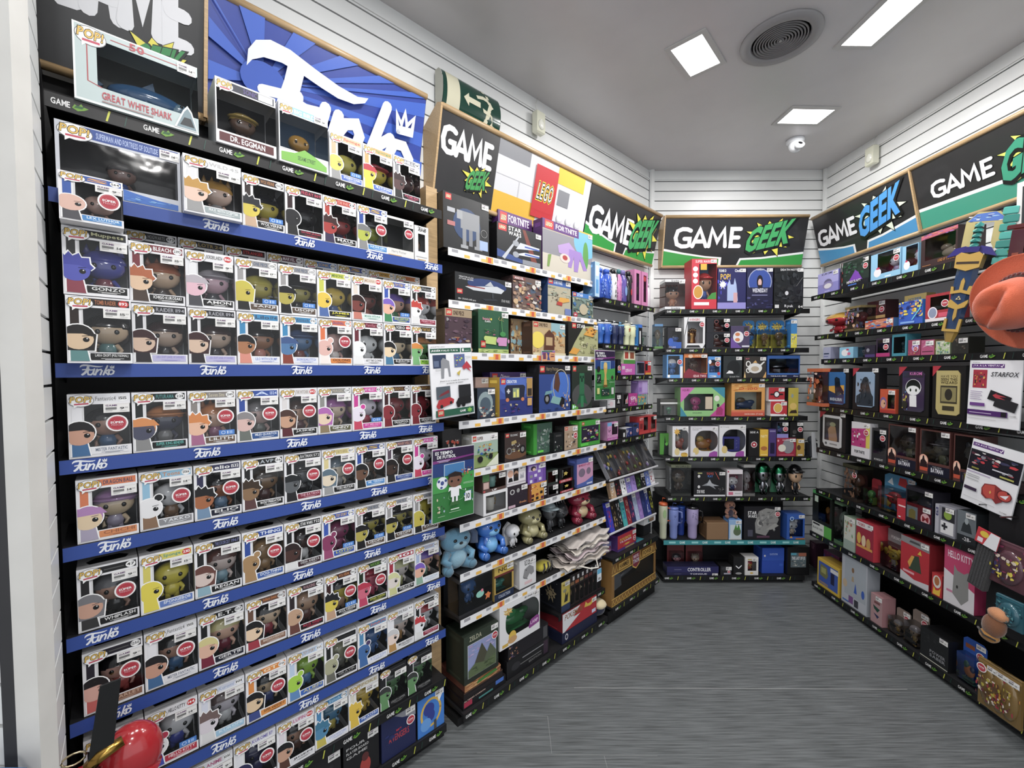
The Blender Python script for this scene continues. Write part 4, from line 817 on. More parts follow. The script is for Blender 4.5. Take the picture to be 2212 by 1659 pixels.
def toy(mx, w, h, dp, name, cat, label, cols, art, fl, group=None):     # chunky standing doll / money bank
    sk, ha, st, cl = cols[:4]; rt = root(name, mx, label, cat, group); o = child('figure_body', cached(('dollM' if 'm' in fl else 'doll', sk, ha, st, cl), lambda: doll_mb2(sk, ha, st, cl), 'figure_body', METAL if 'm' in fl else GLOSS), rt); o.scale = (w*1.35, dp*1.3, h*1.04); o.location = (0, dp*.5, 0)
    if len(cols) > 4:
        m = MB(); m.prism([(-w*.45, h*.02), (w*.45, h*.02), (w*.38, h*.75), (0, h*.98), (-w*.38, h*.75)], dp*.78, dp*.9, cols[4]); m.build('cape', CLOTH, rt)
    if len(cols) > 5:
        m = MB(); m.lathe([(.3*w, h*.5), (.32*w, h*.53), (0.05*w, h*.54)], 0, dp*.5, cols[5], 14); m.build('skirt', CLOTH, rt)
    return rt
def doll_mb2(sk, ha, st, cl):
    me = doll_mesh(sk, ha, st, cl); m = MB()
    m.v = [tuple(v.co) for v in me.vertices]; m.f = [list(p.vertices) for p in me.polygons]; m.m = [0]*len(m.f); m.sm = [True]*len(m.f); ca = me.color_attributes['Col'].data
    m.c = [tuple(ca[p.loop_start].color) for p in me.polygons]; return m
def framed(mx, w, h, dp, name, cat, label, cols, art, fl, group=None):
    rt = root(name, mx, label, cat, group); a, b = -w/2, w/2; m = MB(); m.box(a, 0, 0, b, dp, h, cols[0], .003); m.build('picture_frame', CARD, rt)
    m = MB(); ch = .12; iw, ih = w*.72, h*.82; o = [(.0, ch), (0, 1), (1-ch, 1), (1, 1-ch*.7), (1, ch*.4), (1-ch, 0), (ch, 0)]
    m.prism([(-iw/2+x*iw, h*.09+z*ih) for x, z in o], -.004, -.0002, cols[1]); m.art((-iw/2, -.004, h*.09), X3, Z3, iw, ih, art, clip=(.04, .03, .96, .97), lift=.0002); m.build('lit_picture', GLOSS, rt)
    m = MB(); m.add([(a, -.0016, h), (a+w*.28, -.0016, h), (a, -.0016, h*.80)], [(0, 2, 1)], cols[2] if len(cols) > 2 else 'b02a3a'); m.build('corner_flash', CARD, rt)
    if '$' in fl: put_price(rt, b-.024, h-.015, y=-.001)
    return rt
KIND = {'c': carton, 'w': wincarton, 'k': clearbox, 'b': blister, 'p': plush, 'o': bottle, 'u': tumbler, 't': toy, 'f': framed}
last = {}
GR = {'F': 'packages low on the tall left rack', 'M': 'packages on the middle rack', 'C': 'packages in the left corner bay', 'B': 'packages on the back wall', 'R': 'packages on the right wall'}
def SHP(key):
    n = int(key[1]); k = {'F': 9, 'M': 8, 'C': 6, 'B': 7, 'R': 7}[key[0]]
    return ('lowest' if n == k else 'top' if n == 0 else ORD[n]) + ' shelf ' + PH[key[0]]
def items(txt):
    for ln in txt.strip().split('\n'):
        q = [x.strip() for x in ln.split('|')]
        key, x0, x1, yt, dp, kd, name, cat, lab, cols = q[:10]; art = q[10] if len(q) > 10 else ''
        up = '+' in key; bk = 0.; key = key.replace('+', '')
        if '@' in key: key, bk = key.split('@'); bk = float(bk)
        w, z, d, s0_, s1_ = SHELF[key]; d = d-.006-bk; z = (last['top'] if up else z)+.0008
        x0, x1, yt = float(x0), float(x1), float(yt); dp = float(dp); turn = 0
        if ',' in kd: kd, t = kd.split(','); turn = float(t)
        a, b = s_at(w, x0, d, z), s_at(w, x1, d, z); W_ = abs(b-a); h = z_at(w, (a+b)/2, d, yt)-z
        last['top'] = z+h
        full = lab+', '+SHP(key)
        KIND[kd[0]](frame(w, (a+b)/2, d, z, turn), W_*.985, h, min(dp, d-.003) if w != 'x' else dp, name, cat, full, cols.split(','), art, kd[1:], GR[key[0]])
LG = 'G lego .05 .80 .22 .97'
items('''
M0@.09|1076|1150|464|.05|c|toy_box|box|purple box peeking out behind the spaceship box|5a2a70,4a2260|G lego .05 .78 .25 .98;T .28 .82 .9 .96 e8e0ee FORTNITE
M0|957|1057|428|.10|c$|toy_box|box|black box with tall grey walking machine|1c1d20,1a1a1c|G lego .05 .87 .17 .98;E .5 .5 .3 .3 26406a;R .36 .42 .78 .74 8a8c90;R .28 .58 .4 .74 9a9ca0;R .40 .1 .48 .42 86888c;R .54 .12 .62 .42 7c7e84;R .7 .14 .78 .42 86888c;R .36 .06 .52 .12 9a9ca0;R .66 .08 .84 .14 8a8c90;R .08 .66 .24 .74 a8aab0;R .08 .42 .24 .5 b06a6a;R .78 .1 .97 .28 9ab0d8;O .88 .42 .07 .07 .01 888
M0|1073|1170|493|.085|c$|toy_box|box|black box with blue-white winged spaceship print|1a1b20,131315|P 7a3428 .55 .98 .62 .98 .95 0 .8 0;P 2f4a8a 0 .3 1 .02 1 0 0 .1;G lego .03 .8 .2 .97;T .24 .86 .52 .97 eee STAR;T .24 .74 .52 .84 eee WARS;P b8bcc4 .1 .1 .45 .75 .48 .75 .16 .06;P c8ccd4 .4 .4 .95 .52 .95 .58 .5 .6;P d0d4da .35 .24 .95 .3 .95 .38 .6 .36;R .6 .5 .95 .54 3a5ab0;R .6 .3 .95 .34 3a5ab0;E .4 .55 .07 .08 9a9ea6;E .4 .25 .07 .08 9a9ea6;R .55 .03 .97 .16 888c94
M0|1171|1280|490|.07|c$|toy_box|box|purple-topped box with lilac robot beast print|b8ac98,4a2260|R 0 0 1 .35 c8c0b0;R 0 .35 1 .8 8a8890;E .85 .75 .25 .3 6ab0d0;E .85 .5 .06 .3 5a9a4a;R 0 .82 .7 1 5a2a78;R .7 .97 1 1 e0b030;G lego .04 .83 .2 .99;T .24 .86 .66 .96 f0eaf4 FORTNITE;P b090c8 .28 .56 .5 .68 .62 .56 .5 .4 .3 .42;P 9a7ac0 .5 .55 .75 .55 .88 .2 .8 .18 .72 .4 .68 .12 .6 .12 .6 .42 .55 .18 .48 .18;E .42 .34 .1 .09 d8c8c0;E .42 .35 .05 .05 b03a3a;P 7a9a4a .08 .1 .12 .1 .16 .35 .1 .33
M1|982|1106|598|.12|c$|toy_box|box|wide black box with grey wedge starship|1c1e22,17171a|E .55 .7 .35 .22 24396e;P c4c8ce .16 .55 .72 .72 .86 .62 .80 .48 .3 .46;R .2 .56 .5 .6 8a3438;P b0b4ba .5 .68 .6 .86 .66 .7;G lego .03 .28 .12 .44;T .06 .84 .3 .89 c8c8cc VENATOR-CLASS;T .06 .77 .3 .82 c8c8cc ATTACK CRUISER;T .05 .06 .34 .14 bbb 18+ 75441 643 pcs;P 2c3038 .45 .2 .7 .26 .74 .2 .5 .14;T .8 .18 .96 .28 aaa STAR WARS;R .62 .26 .66 .46 30343a
M1|1107|1169|600|.09|c$|toy_box|box|brown battle-scene box beside the wide black box|6a5650,3a2c2c|M 0 .05 1 .85 34 3 8a7668 5a4a50 b08a70 4a5a70 a03a3a c8a880 d0c8c0;R .0 .88 .4 .97 8a4a44;T .05 .89 .35 .96 e0d0d0 MARVEL;M 0 0 1 .14 9 8 c8b490 a89070
M1|1183|1233|604|.09|c$|toy_box|box|blue-sided box with desert speeder print|b0a890,2a4470|R 0 .8 1 1 3a62a8;G lego .03 .84 .22 .98;T .26 .85 .62 .97 e8ecf4 STAR WARS;M 0 .5 1 .78 9 4 a8b0a0 98a08c 888c7a;P d8a040 .4 .3 .95 .42 .9 .5 .5 .5;P b03a30 .35 .28 .6 .26 .62 .36 .4 .38;M .1 .34 .45 .58 8 5 5a4a40 8a7a6a 3a3430;R .72 .02 1 .2 6a7ab0
M1|1236|1281|634|.07|c$|toy_box|box|small blue-banded box with green creature scene|6a7a70,1e2024|R 0 .82 1 1 3a78c0;G lego .03 .84 .18 .98;T .22 .85 .5 .96 eef STAR;M 0 .05 1 .78 24 6 5a7a78 7a9088 4a5a50 8aa098 b8a888 3a6aa0;E .5 .35 .2 .22 b8ac90;E .12 .1 .1 .1 b03a4a;T .07 .06 .16 .14 fff 4+
M2|961|1020|668|.10|c|toy_box|box|dark maroon box with straw-hat scene|4a3640,6a5a48|R 0 .82 1 1 a08c70;G lego .05 .84 .25 .98;T .3 .86 .7 .96 4a3428 ONE PIECE;M .0 .3 1 .78 12 9 5a4450 3a2a38 6a5060;M 0 0 1 .35 14 10 a07850 8a3a3a b09a80 5a5a80;E .25 .14 .22 .06 c8a860;T .04 .7 .12 .78 bbb 8+
M2|1033|1099|671|.09|c$|toy_box|box|green box with two smiling flowerpots|2c5a40,1e3a2a|R 0 0 1 .1 a8bc68;M 0 .01 1 .09 12 3 5a7a3a c8d890;E .75 .6 .05 .3 2c5a40;G lego .07 .13 .22 .28;T .13 .76 .35 .82 d88aa0 Botanical;T .2 .71 .38 .75 eee PLANTS;E .4 .79 .03 .025 e8d040;P b8cc70 .22 .22 .56 .20 .58 .38 .2 .40;P c888b8 .64 .18 .92 .18 .94 .38 .62 .38;M .18 .42 .55 .56 14 4 3f7a4a b05080 2f5a3a 4a6a3a;E .78 .46 .1 .06 3f8a4a;K .015 5a9a5a .77 .5 .73 .8;M .62 .76 .8 .86 6 6 d8b060 e8c878;E .19 .34 .04 .05 b8cc70;E .6 .3 .04 .05 c888b8;E .97 .3 .03 .05 c888b8
M2@.085|1103|1144|690|.07|c$|toy_box|box|sandy scene box behind the second straw-hat box|a88c68,5a4030|M 0 .1 1 .95 26 11 c8a870 8ab0b8 5a3a28 6a4630 b89060 88a8b0;M .3 .0 1 .2 6 3 d8c8a0 7a5a40
M2|1150|1221|697|.08|c$|toy_box|box|tan box with wooden beach hut scene|c0a478,4a3428|R 0 .82 .55 1 b09878;G lego .03 .84 .16 .98;T .18 .86 .44 .96 4a3020 ONE PIECE;R .55 .6 1 1 8ab0b8;E .15 .45 .2 .25 e8d050;M .5 .15 1 .75 16 12 c89a60 a87848 d8b880 8a5a38;P 5a3426 .32 .15 .34 .62 .48 .78 .64 .62 .64 .15;R .38 .3 .58 .55 b89a70;M .0 .0 .2 .2 6 13 b03a3a e0c090 3a2a20;R 0 0 1 .07 d8cca8
M2|1227|1292|698|.07|c$|toy_box|box|black box with yellow flying skiff scene|23231f,1c1c1c|P a8a878 0 0 1 0 1 .95 .5 .9 .2 .4;G lego .12 .82 .25 .97;T .28 .84 .55 .95 eee STAR;M .35 .1 .95 .6 16 14 8a8a60 c8c898 6a6a48 b0a888;P d89a34 .48 .65 .72 .92 .95 .8 .8 .6;P d89a34 .0 .08 .15 .26 .36 .2 .25 .05;M .5 .62 .9 .85 6 5 3a2a20 5a3a28 b04030;M .55 .2 .85 .4 5 6 3a4a5a 2a2a2a
M3@.08|1027|1056|815|.06|c$|toy_box|box|pale pink box half hidden behind the poster|c8a89c,b09088|M .1 .1 .9 .7 7 3 b88a90 d8c0b0 8a7a98
M3|1031|1070|838|.06|c$|toy_box|box|dark box with grey dome beside the poster|2e3a4a,1e242c|E .45 .5 .42 .38 8a9ca0;E .45 .45 .3 .25 4a5a68;M .1 .05 1 .4 10 4 7a3a3a c8b898 2a2a30 e0d0c0
M3@.10|1058|1137|804|.06|c$|toy_box|box|purple box behind the game-console brick box|4a3a78,3a2c60|G lego .06 .8 .2 .97;I .26 .8 .5 .95 d8d0e8 Disney
M3|1079|1151|815|.09|c$|toy_box|box|blue box with brick-built handheld game console|3a52a0,c8a030|R 0 0 1 .45 2a3478;E .5 .75 .5 .25 4a68b8;G lego .04 .82 .17 .97;T .2 .85 .5 .93 e8ecf4 CREATOR;P 24283c .18 .4 .72 .4 .76 .75 .7 .8 .2 .8 .14 .72;R .38 .47 .58 .72 8a9a7a;R .4 .48 .46 .62 e0dc70;R .5 .48 .56 .68 e0dc70;E .22 .42 .05 .05 c8784a;E .68 .42 .05 .05 c8784a;R .2 .62 .3 .66 ccc;R .23 .58 .27 .7 ccc;M .06 .08 .6 .32 12 7 5a3478 2a2a4a c8b888 20284a;R .8 .48 .98 .98 b08a48;R .82 .5 .96 .7 3a3028;R .82 .24 .96 .44 c89a58
M3|1164|1232|788|.09|c$|toy_box|box|deep blue box with motorbike and sidecar print|2a4486,1a1c22|R 0 .8 1 1 23232a;G lego .03 .84 .17 .97;T .22 .85 .6 .95 8a7a5a Harry Potter;E .7 .5 .35 .35 3a6ac0;O .68 .55 .25 .35 .02 b0a890;P 5a3a2c .45 .5 .5 .8 .6 .84 .66 .6 .6 .4;E .24 .28 .09 .11 1c1c20;E .24 .28 .05 .06 888;E .72 .2 .09 .11 1c1c20;P 7aa8a8 .34 .2 .62 .14 .7 .28 .42 .34;P 6a98a0 .16 .36 .4 .4 .42 .46 .2 .44;M .7 .04 1 .4 10 8 c8a080 8a5a3a d8c8b0 3a3a50;M .1 .0 .9 .1 6 3 203060 30508a
M3|1235|1279|789|.08|c$|toy_box|box|dark box with tall green blocky figure|26302a,20242a|R 0 .84 1 1 2a3a2c;G lego .05 .86 .2 .98;R 0 0 .3 .12 5aa838;T .03 .02 .2 .1 dff 8+;E .5 .3 .5 .28 4a4c4c;R .36 .3 .6 .82 2c6a48;R .38 .7 .46 .76 123024;R .5 .7 .58 .76 123024;R .44 .62 .52 .7 123024;P 1f5a3c .22 .1 .36 .34 .6 .34 .76 .1 .5 .16;R .42 .04 .56 .3 2f7a50
M4@.09|1000|1016|925|.08|c|toy_box|box|dark box with faint grey lettering by the poster|2a2c2e,222|T .1 .8 .9 .9 555 WARS;M .1 .1 .9 .7 6 3 3a3c40 4a4c50
M4|956|998|926|.07|c|flower_box|box|dark box with white daisies above the football poster|242426,1c1c1e|M .1 .2 .9 .75 16 5 c8b8b0 8a7a78 b04a3a d8ccc8 444
M4|1019|1076|938|.08|c$|toy_box|box|white-topped box with racing kart print|8aa060,d8d8d0|R 0 .78 1 1 d8d8d8;G lego .04 .82 .17 .97;T .2 .84 .42 .94 5a3a2a SUPER;R 0 .4 1 .78 9ab0a0;M .2 .2 .8 .7 14 9 3a7a5a 2f5aa0 c8a040 9a3a5a 2c3a2c;P d8dcc8 .5 0 1 0 1 .35;E .3 .25 .1 .1 1c1c20;E .7 .3 .08 .09 1c1c20
M4|1090|1137|933|.08|c$|toy_box|box|brown box with yellow chopper motorcycle print|3e3230,141416|G lego .05 .84 .2 .97;T .24 .86 .6 .93 bbb TECHNIC;E .5 .2 .5 .14 6a4a34;E .2 .36 .12 .12 8a8a88;E .2 .36 .09 .09 3e3230;E .82 .36 .14 .15 1c1c1e;E .82 .36 .08 .09 777;P a8925a .3 .55 .55 .62 .5 .72 .3 .68;M .3 .3 .7 .6 12 4 8a8880 b8a870 4a4a48 aaa
M4@.03|1152|1193|914|.09|c|toy_box|box|bright green box with grey mob scene|4a6a5a,3f9a3a|R 0 0 .18 1 3f9a3a;M .2 .15 .95 .8 18 5 6a8078 8a9a90 4a5a58 aab8b0;R .2 .05 .5 .12 6ad84a
M4|1196|1216|935|.06|c|toy_box|box|small black box with green glow|1c2022,141416|M .1 .1 .9 .6 7 4 3a5a3a 2a3a3a aaa;R .2 .8 .8 .9 444
M4|1219|1248|920|.07|c$*|toy_box|box|sandy box with white ship and red sticker|a89078,2a2a2a|R 0 .8 1 1 b09a88;G lego .04 .84 .25 .97;M .1 .1 .9 .7 12 5 e0dcd0 3a3a3a 8a7058 c0a890
M4|1252|1296|908|.08|c$|toy_box|box|green-framed box with dark purple scene|3f9a3a,46a83e|R .08 .16 .94 .8 2a2238;G lego .1 .84 .22 .96;M .12 .2 .9 .7 16 8 c8c8a0 4a3a78 a84a4a 2f2f50 6ac848 8a90a0;R .02 .03 .4 .14 5ac846
M5|1044|1097|1060|.09|w|mug_box|box|white open-front box with white and gold mug|e2e2e4,c8c8ca,e8e4da,c8a868,m,fff,.1,.1,.92,.86|
M5+|1042|1093|1021|.085|w$|mug_box|box|green-topped box with mint patterned mug|5a4440,3a3c3a,8ac0b8,5a8a88,m,fff,.3,.16,.98,.92|R 0 .6 .28 .98 4a7a48;R .04 .2 .26 .55 c8a8a0;T .4 .02 .6 .12 eee UP;E .07 .08 .05 .06 b84a4a
M5|1098|1140|1047|.08|c$|gift_box|box|dark box with round speaker shapes, below the couple box|2e2630,241c24|E .2 .72 .12 .12 bbb;E .2 .72 .07 .08 2e2630;E .5 .74 .08 .1 999;R 0 0 .35 .12 c8a8b8;I .55 .12 .92 .22 c88a5a Gremlins;M .6 .5 .95 .85 7 3 4a3a48 5a4858
M5+|1095|1136|1005|.08|c$|mug_box|box|white box with couple print and grey crown|dcd8dc,c8c4c8|R .04 .3 .32 .85 e8e4e8;E .18 .62 .15 .18 d8a890;R .34 .22 .6 .84 202022;E .48 .6 .11 .13 b88a70;E .48 .5 .1 .1 3a2a24;P 1c1c20 .06 .22 .1 .42 .26 .42 .3 .22;P 9a9aa4 .68 .3 .72 .55 .8 .42 .86 .6 .9 .3;R 0 .1 1 .16 b8b0b8
M5|1144|1181|1042|.09|c$|puzzle_box|box|orange and black chequered puzzle box|d89a3c,8a5030|R .0 0 .1 1 6a2a2a;M .05 .6 .5 .9 4 3 c03a30 1c1c1c e8e0d0;R .6 .7 .78 .85 4a1c20;R .1 .25 .25 .4 4a1c20;R .35 .3 .5 .42 8a3a20;R .6 .35 .75 .5 1c1c1e;R .1 .05 .22 .18 2a1c1c;R .35 .08 .5 .22 1c1c20;R .65 .05 .8 .2 5a2a4a;R .82 0 1 .8 201c24;T .84 .2 .98 .6 ddd E
M5+|1140|1179|1000|.085|c$|puzzle_box|box|violet and white chequered puzzle box|7a56b0,5a3a8a|R .05 .62 .5 .9 b0a0d0;E .3 .75 .14 .12 3a2a3a;E .34 .7 .08 .08 e0c0a8;R .6 .7 .78 .86 d8d4e8;R .55 .5 .7 .64 d0cce0;R .1 .3 .26 .44 8a8a90;R .35 .32 .5 .46 d8d4e8;R .1 .05 .24 .2 d8d4e8;R .35 .06 .5 .22 5a3a90;R .6 .1 .75 .25 d0cce0;R .85 .0 1 .9 6a46a0
M5|1183|1206|1046|.09|w$|mug_box|box|lower dark box with black mug|3a3438,1c1c1e,222,333,m,fff,.1,.15,.8,.88|R .82 .1 .98 .3 bbb
M5+|1181|1205|1015|.09|w$|mug_box|box|upper dark box with green-lit mug|2a3430,161a18,1f3a2c,2a4a38,m,fff,.1,.15,.8,.88|R .82 .1 .98 .3 bbb
M5|1210|1241|1040|.09|w|mug_box|box|lower black and red box with white star mug|141416,201c1c,dcdcd4,dcdcd4,m,fff,.2,.25,.8,.95|R 0 0 .9 .2 b02838;T .1 .03 .8 .16 e8c8c8 SUPER STAR;S .44 .6 .16 .17 5 c8b050
M5+|1208|1239|1010|.085|w|mug_box|box|upper black and red box with white star mug|141416,201c1c,dcdcd4,dcdcd4,m,fff,.2,.25,.8,.95|R 0 0 .9 .2 b02838;T .1 .03 .8 .16 e8c8c8 SUPER STAR;S .44 .6 .16 .17 5 c8b050
M5|1246|1281|989|.07|c$|earphone_box|box|pink and blue box with two round grey pods|c892b4,4a5aa0|R 0 .82 1 1 4a5a98;P 4a62ac 0 0 1 0 1 .3 .5 .16 0 .12;T .1 .72 .8 .8 b05a80 MINI;E .3 .5 .2 .15 7a6a80;E .72 .52 .14 .12 7a6a80;R .6 .05 .95 .1 c8d0e8
''')
items('''
M6|954|1040|1138|.11|p|plush_toy|plush toy|pale blue floppy-eared plush sitting at the left end|5f93b0,8ab4c8,4a5a78,l
M6|1040|1106|1112|.16|pg|money_bank|figure|bright blue big-headed vinyl figure with purple inner ears|2f74d0,6fb4e8,4a3a78,u
M6|1108|1135|1135|.10|t|ghost_figure|figure|small white caped vinyl figure behind the blue one|e2e2e4,e2e2e4,b,e2e2e4,e6e6e6
M6|1136|1190|1095|.15|pg|creature_figure|figure|olive round-bellied creature with pale feet|9a9468,b8b284,b0a878,e
M6|1194|1214|1088|.12|t|spray_figure|figure|grey figure with silver head and blue top|54565a,8a9aa0,c,4a4c50
M6|1216|1240|1092|.12|t|armour_figure|figure|dark grey armoured figure with yellow belt|3a3c40,2a2c30,p,34363a,1c1c20
M6|1244|1296|1056|.16|pg|plush_bear|plush toy|crimson bear with cream muzzle, arms forward|8a1c38,c8b088,8a1c38,e
M7|991|1064|1240|.12|k|figure_case|toy box|clear case with blue big-headed figure and orange flower|3a3a3e,2c2c30,3a6aa8,3a6aa8,e,3a6aa8,23262c|S .86 .3 .1 .12 5 d8763a;E .62 .42 .12 .09 8ac8b8;E .68 .5 .04 .04 d87a90
M7|1068|1110|1218|.10|w$|box_set|box|gold-topped box with green glass front|b89a48,1f4a44,3a8a7a,2a6a60,o,4a9a8a,.06,.22,.9,.68|R .02 .74 .98 .98 c8aa48;T .2 .8 .8 .92 4a3a1c NO1;R 0 0 1 .2 1f2c48;T .2 .05 .8 .14 aab4c8 COLLECTION;R 0 .68 1 .74 6a2a2a
M7|1122|1158|1206|.08|c$|lamp_box|box|white box with grey half-dome lamp print|d8d8da,cfcfd2|T .3 .85 .75 .95 2a2a2c STAR;T .3 .76 .75 .84 2a2a2c WARS;P 8a8a8c .2 .4 .3 .65 .6 .74 .85 .62 .88 .42 .7 .36 .6 .44 .45 .3;P 6a6a6c .2 .4 .45 .3 .5 .25 .24 .34;E .4 .6 .03 .02 333;R .3 .1 .75 .2 d8b8bc
M8|1001|1076|1414|.14|c$*|puzzle_box|box|dark green puzzle box with mountain painting|2f3a2e,262e26|R 0 0 1 .16 262c24;T .15 .86 .5 .96 a8a890 ZELDA;T .58 .88 .8 .93 bbb;R .1 .1 .93 .8 c8ccd0;R .11 .11 .92 .79 8a94c0;M .12 .55 .9 .78 8 4 b8a8d0 8a9ad0 a890b8;P 4a4a3a .2 .2 .5 .72 .75 .3;P 56604a .55 .3 .75 .62 .92 .4 .92 .2;P 5a6a48 .11 .11 .92 .11 .92 .34 .6 .28 .3 .36 .11 .26;M .12 .12 .9 .28 9 5 4a5a3a 6a7a50 3f4a34
''')
def extra(key, z, d, x0, x1, yt, dp, kd, name, cat, lab, cols, art='', turn=0):
    w = key; a, b = s_at(w, x0, d, z), s_at(w, x1, d, z); h = z_at(w, (a+b)/2, d, yt)-z
    return KIND[kd[0]](frame(w, (a+b)/2, d, z+.0008, turn), abs(b-a)*.985, h, dp, name, cat, lab, cols.split(','), art, kd[1:], GR.get(key+'x', {'L': GR['M'], 'B': GR['B'], 'R': GR['R']}[w])), z+h
# stack of flat board games on the base of the middle rack, the tall boxes on it
zz = mz[8][0]+.001
for nm, a, b, hh, dpp, cc, ar, lb in (
    ('game_box', 1.135, 1.395, .042, .22, '1a1a1e,181216', 'R .02 .2 .2 .75 a82a48;R .75 .5 .95 .95 3a6ac0;R .35 .2 .68 .4 4a8a88;T .02 .8 .5 .95 d8b8a8 ALTERED CARBON', 'wide black flat game box, lowest of the stack left of centre'),
    ('game_box', 1.14, 1.375, .035, .20, '1c1618,241a1c', 'R 0 .85 1 1 5a3a2a;R .1 .3 .9 .6 241c1e', 'flat dark maroon game box, second up in the floor stack'),
    ('game_box', 1.145, 1.36, .034, .20, 'b07848,6a3a30', 'M 0 .05 1 .95 24 4 d8a060 8a4a30 c89060 e0b880;P 3f7a34 .3 .3 .9 .5 .85 .9 .35 .7', 'flat orange game box with green print, topmost of the floor stack')):
    r_ = carton(frame('L', (a+b)/2, .245, zz), b-a, hh, dpp, nm, 'game box', lb, cc.split(','), ar, ''); zz += hh+.001
SHELF['X0'] = ('L', zz, .26, 0, 0)
SH0 = SHP
def SHP(key): return 'on the floor-level stack' if key[0] == 'X' else 'over the lowest level of the middle rack' if key[0] == 'Y' else 'floor level of the middle rack' if key[0] == 'Z' else 'lower floor end of the corner bay' if key[0] == 'W' else SH0(key)
for k in 'XYZW': GR[k] = GR['M']
OB = [o for o in D.objects if o.get('label', '').startswith('dark green puzzle box')]
a, b = s_at('L', 1001, .25, zz), s_at('L', 1076, .25, zz)
OB[0].matrix_world = frame('L', (a+b)/2+.003, .25, zz+.0008)
for o in OB: o['label'] = 'dark green puzzle box with mountain painting, standing on flat game boxes'
lowz = mz[8][0]
# two black cartons under the big white window box
zt = lowz+.001
for (x0, x1, hh, dpp, cc, ar, lb) in ((1092, 1186, .09, .22, '1a1a1d,161618', 'E .2 .5 .1 .22 2e2e32;R .35 .7 .9 .76 8a8a8e;R .3 .4 .8 .46 666;R .86 .1 .97 .9 3a2a3a;T .5 .2 .8 .32 777 EDITION', 'long black carton with round mark under the white window box'), (1095, 1184, .078, .20, '1c1a20,1a181c', 'M .02 .1 .25 .9 8 4 8a5a48 5a4a6a c89a70;R .86 .1 .97 .9 4a4a4e;T .4 .5 .8 .7 888', 'second black carton, between the lowest carton and white window box')):
    a, b = s_at('L', x0, .24, zt), s_at('L', x1, .24, zt); carton(frame('L', (a+b)/2+.004, .24, zt), (b-a)*.97, hh, dpp, 'carton', 'box', lb, cc.split(','), ar, ''); zt += hh+.001
a, b = s_at('L', 1083, .245, zt), s_at('L', 1166, .245, zt)
wincarton(frame('L', 1.50, .245, zt, 0), .285, .462-zt, .13, 'lamp_box', 'box', 'big white box with bean-shaped window and green glass model inside', 'e0e0e2,2a3a3c,2f8a4a,3aa05a,o,2f7a44,.14,.2,.98,.86'.split(','), 'S .2 .8 .12 .1 8 c8a050;T .1 .78 .3 .82 f0e0a0 NEW;E .3 .2 .09 .12 d8b43c;E .3 .12 .11 .08 c89a60;R .06 .03 .2 .1 d0a83a;P 8a3a88 .7 .2 .76 .34 .92 .38 .98 .34 .98 .18 .72 .14;T .75 .22 .95 .3 e0c0e0 LAMP;T .6 .9 .95 .95 444 3D Desk Lamp', 'o$')
r = shelf('Y1', 'L', 1.80, 2.245, .24, .243, 'g', 'M', 'short black strip shelf above the red box', .02)
r_ = carton(frame('L', 1.866, .238, .2445), .076, .172, .21, 'crest_box', 'box', 'black starry box with narrow yellow front and gold crest on its side', ['c8b448', '1e2026'], 'R 0 .0 1 .22 2a3a5a;R 0 .93 1 1 d8c870;T .2 .84 .8 .9 4a3a1c NO1;E .4 .68 .2 .06 8a8a70;P 2a2a2a .3 .3 .7 .3 .8 .6 .6 .5 .5 .64 .4 .45', '$')
m = MB(); m.art((-.038, .21, 0), (0, -1, 0), Z3, .21, .172, 'S .62 .5 .22 .28 9 9a8a68;S .62 .5 .14 .18 7 1e2026;E .62 .5 .08 .1 9a8a68;E .2 .8 .01 .012 ddd;E .4 .86 .008 .01 ddd;E .3 .3 .008 .01 ddd;E .85 .9 .008 .01 ddd', lift=.0004); m.build('crest_print', CARD, r_)
r_ = carton(frame('L', 1.985, .25, lowz+.064), .32, .105, .2, 'card_box', 'box', 'red box with white lightning shape and brown lettering on the lowest level', ['b0202c', '7a1a24'], 'P d8d8dc 0 .0 .0 1 .5 1 .3 .55 .5 .55 .05 .0;I .05 .62 .55 .92 8a5a30 POKEMON;P d8b83c .62 .7 .66 .98 .72 .8 .82 .8 .86 .98 .92 .72 .8 .62;R .85 .1 .97 .3 c8d0e8', '$')
carton(frame('L', 1.985, .25, lowz+.0015), .33, .061, .2, 'navy_carton', 'box', 'flat navy carton with round white mark under the red box', ['1c2240', '181c34'], 'E .12 .5 .04 .3 c8c8d0;E .12 .5 .025 .18 1c2240', '')
r = root('seat_cushion', frame('L', 2.205, .262, lowz+.002), 'small navy bag with cream flap lying at the end of the floor level', 'bag'); m = MB(); m.ell(0, .07, .05, .045, .07, .05, '1c2440', 18, 10, .8); m.build('bag_body', CLOTH, r); m = MB(); m.ell(0, .05, .078, .045, .06, .03, 'd8c8a0', 18, 10, .8); m.build('flap', CLOTH, r)
for i in range(7):
    cc = [('2a2426', 'c8b048', 's', '8a6a4a'), ('2e2422', 'b06a48', 'b', 'b06038'), ('241e22', 'd8c8a0', 'c', '9a8a70'), ('2a2022', 'a85a4a', 'p', '8a4a40'), ('2a2224', '8a5048', 'l', '7a3a38'), ('26262a', '8a7a6a', 's', '5a5a60'), ('2a2024', 'a04a50', 'c', '6a3a48')][i]
    wincarton(frame('L', 1.932+.0435*i, .234, .2445), .042, .185, .06, 'slim_figure_box', 'toy box', 'slim dark figure carton, %s from left above the red box' % ORD[i], [cc[0], '1a1618', 'c89a7c', cc[1], cc[2], cc[3], '.1', '.08', '.9', '.6'], 'R .1 .66 .9 .76 %s;R .55 .8 .95 .92 ddd' % cc[3], '', 'slim figure cartons above the red box')
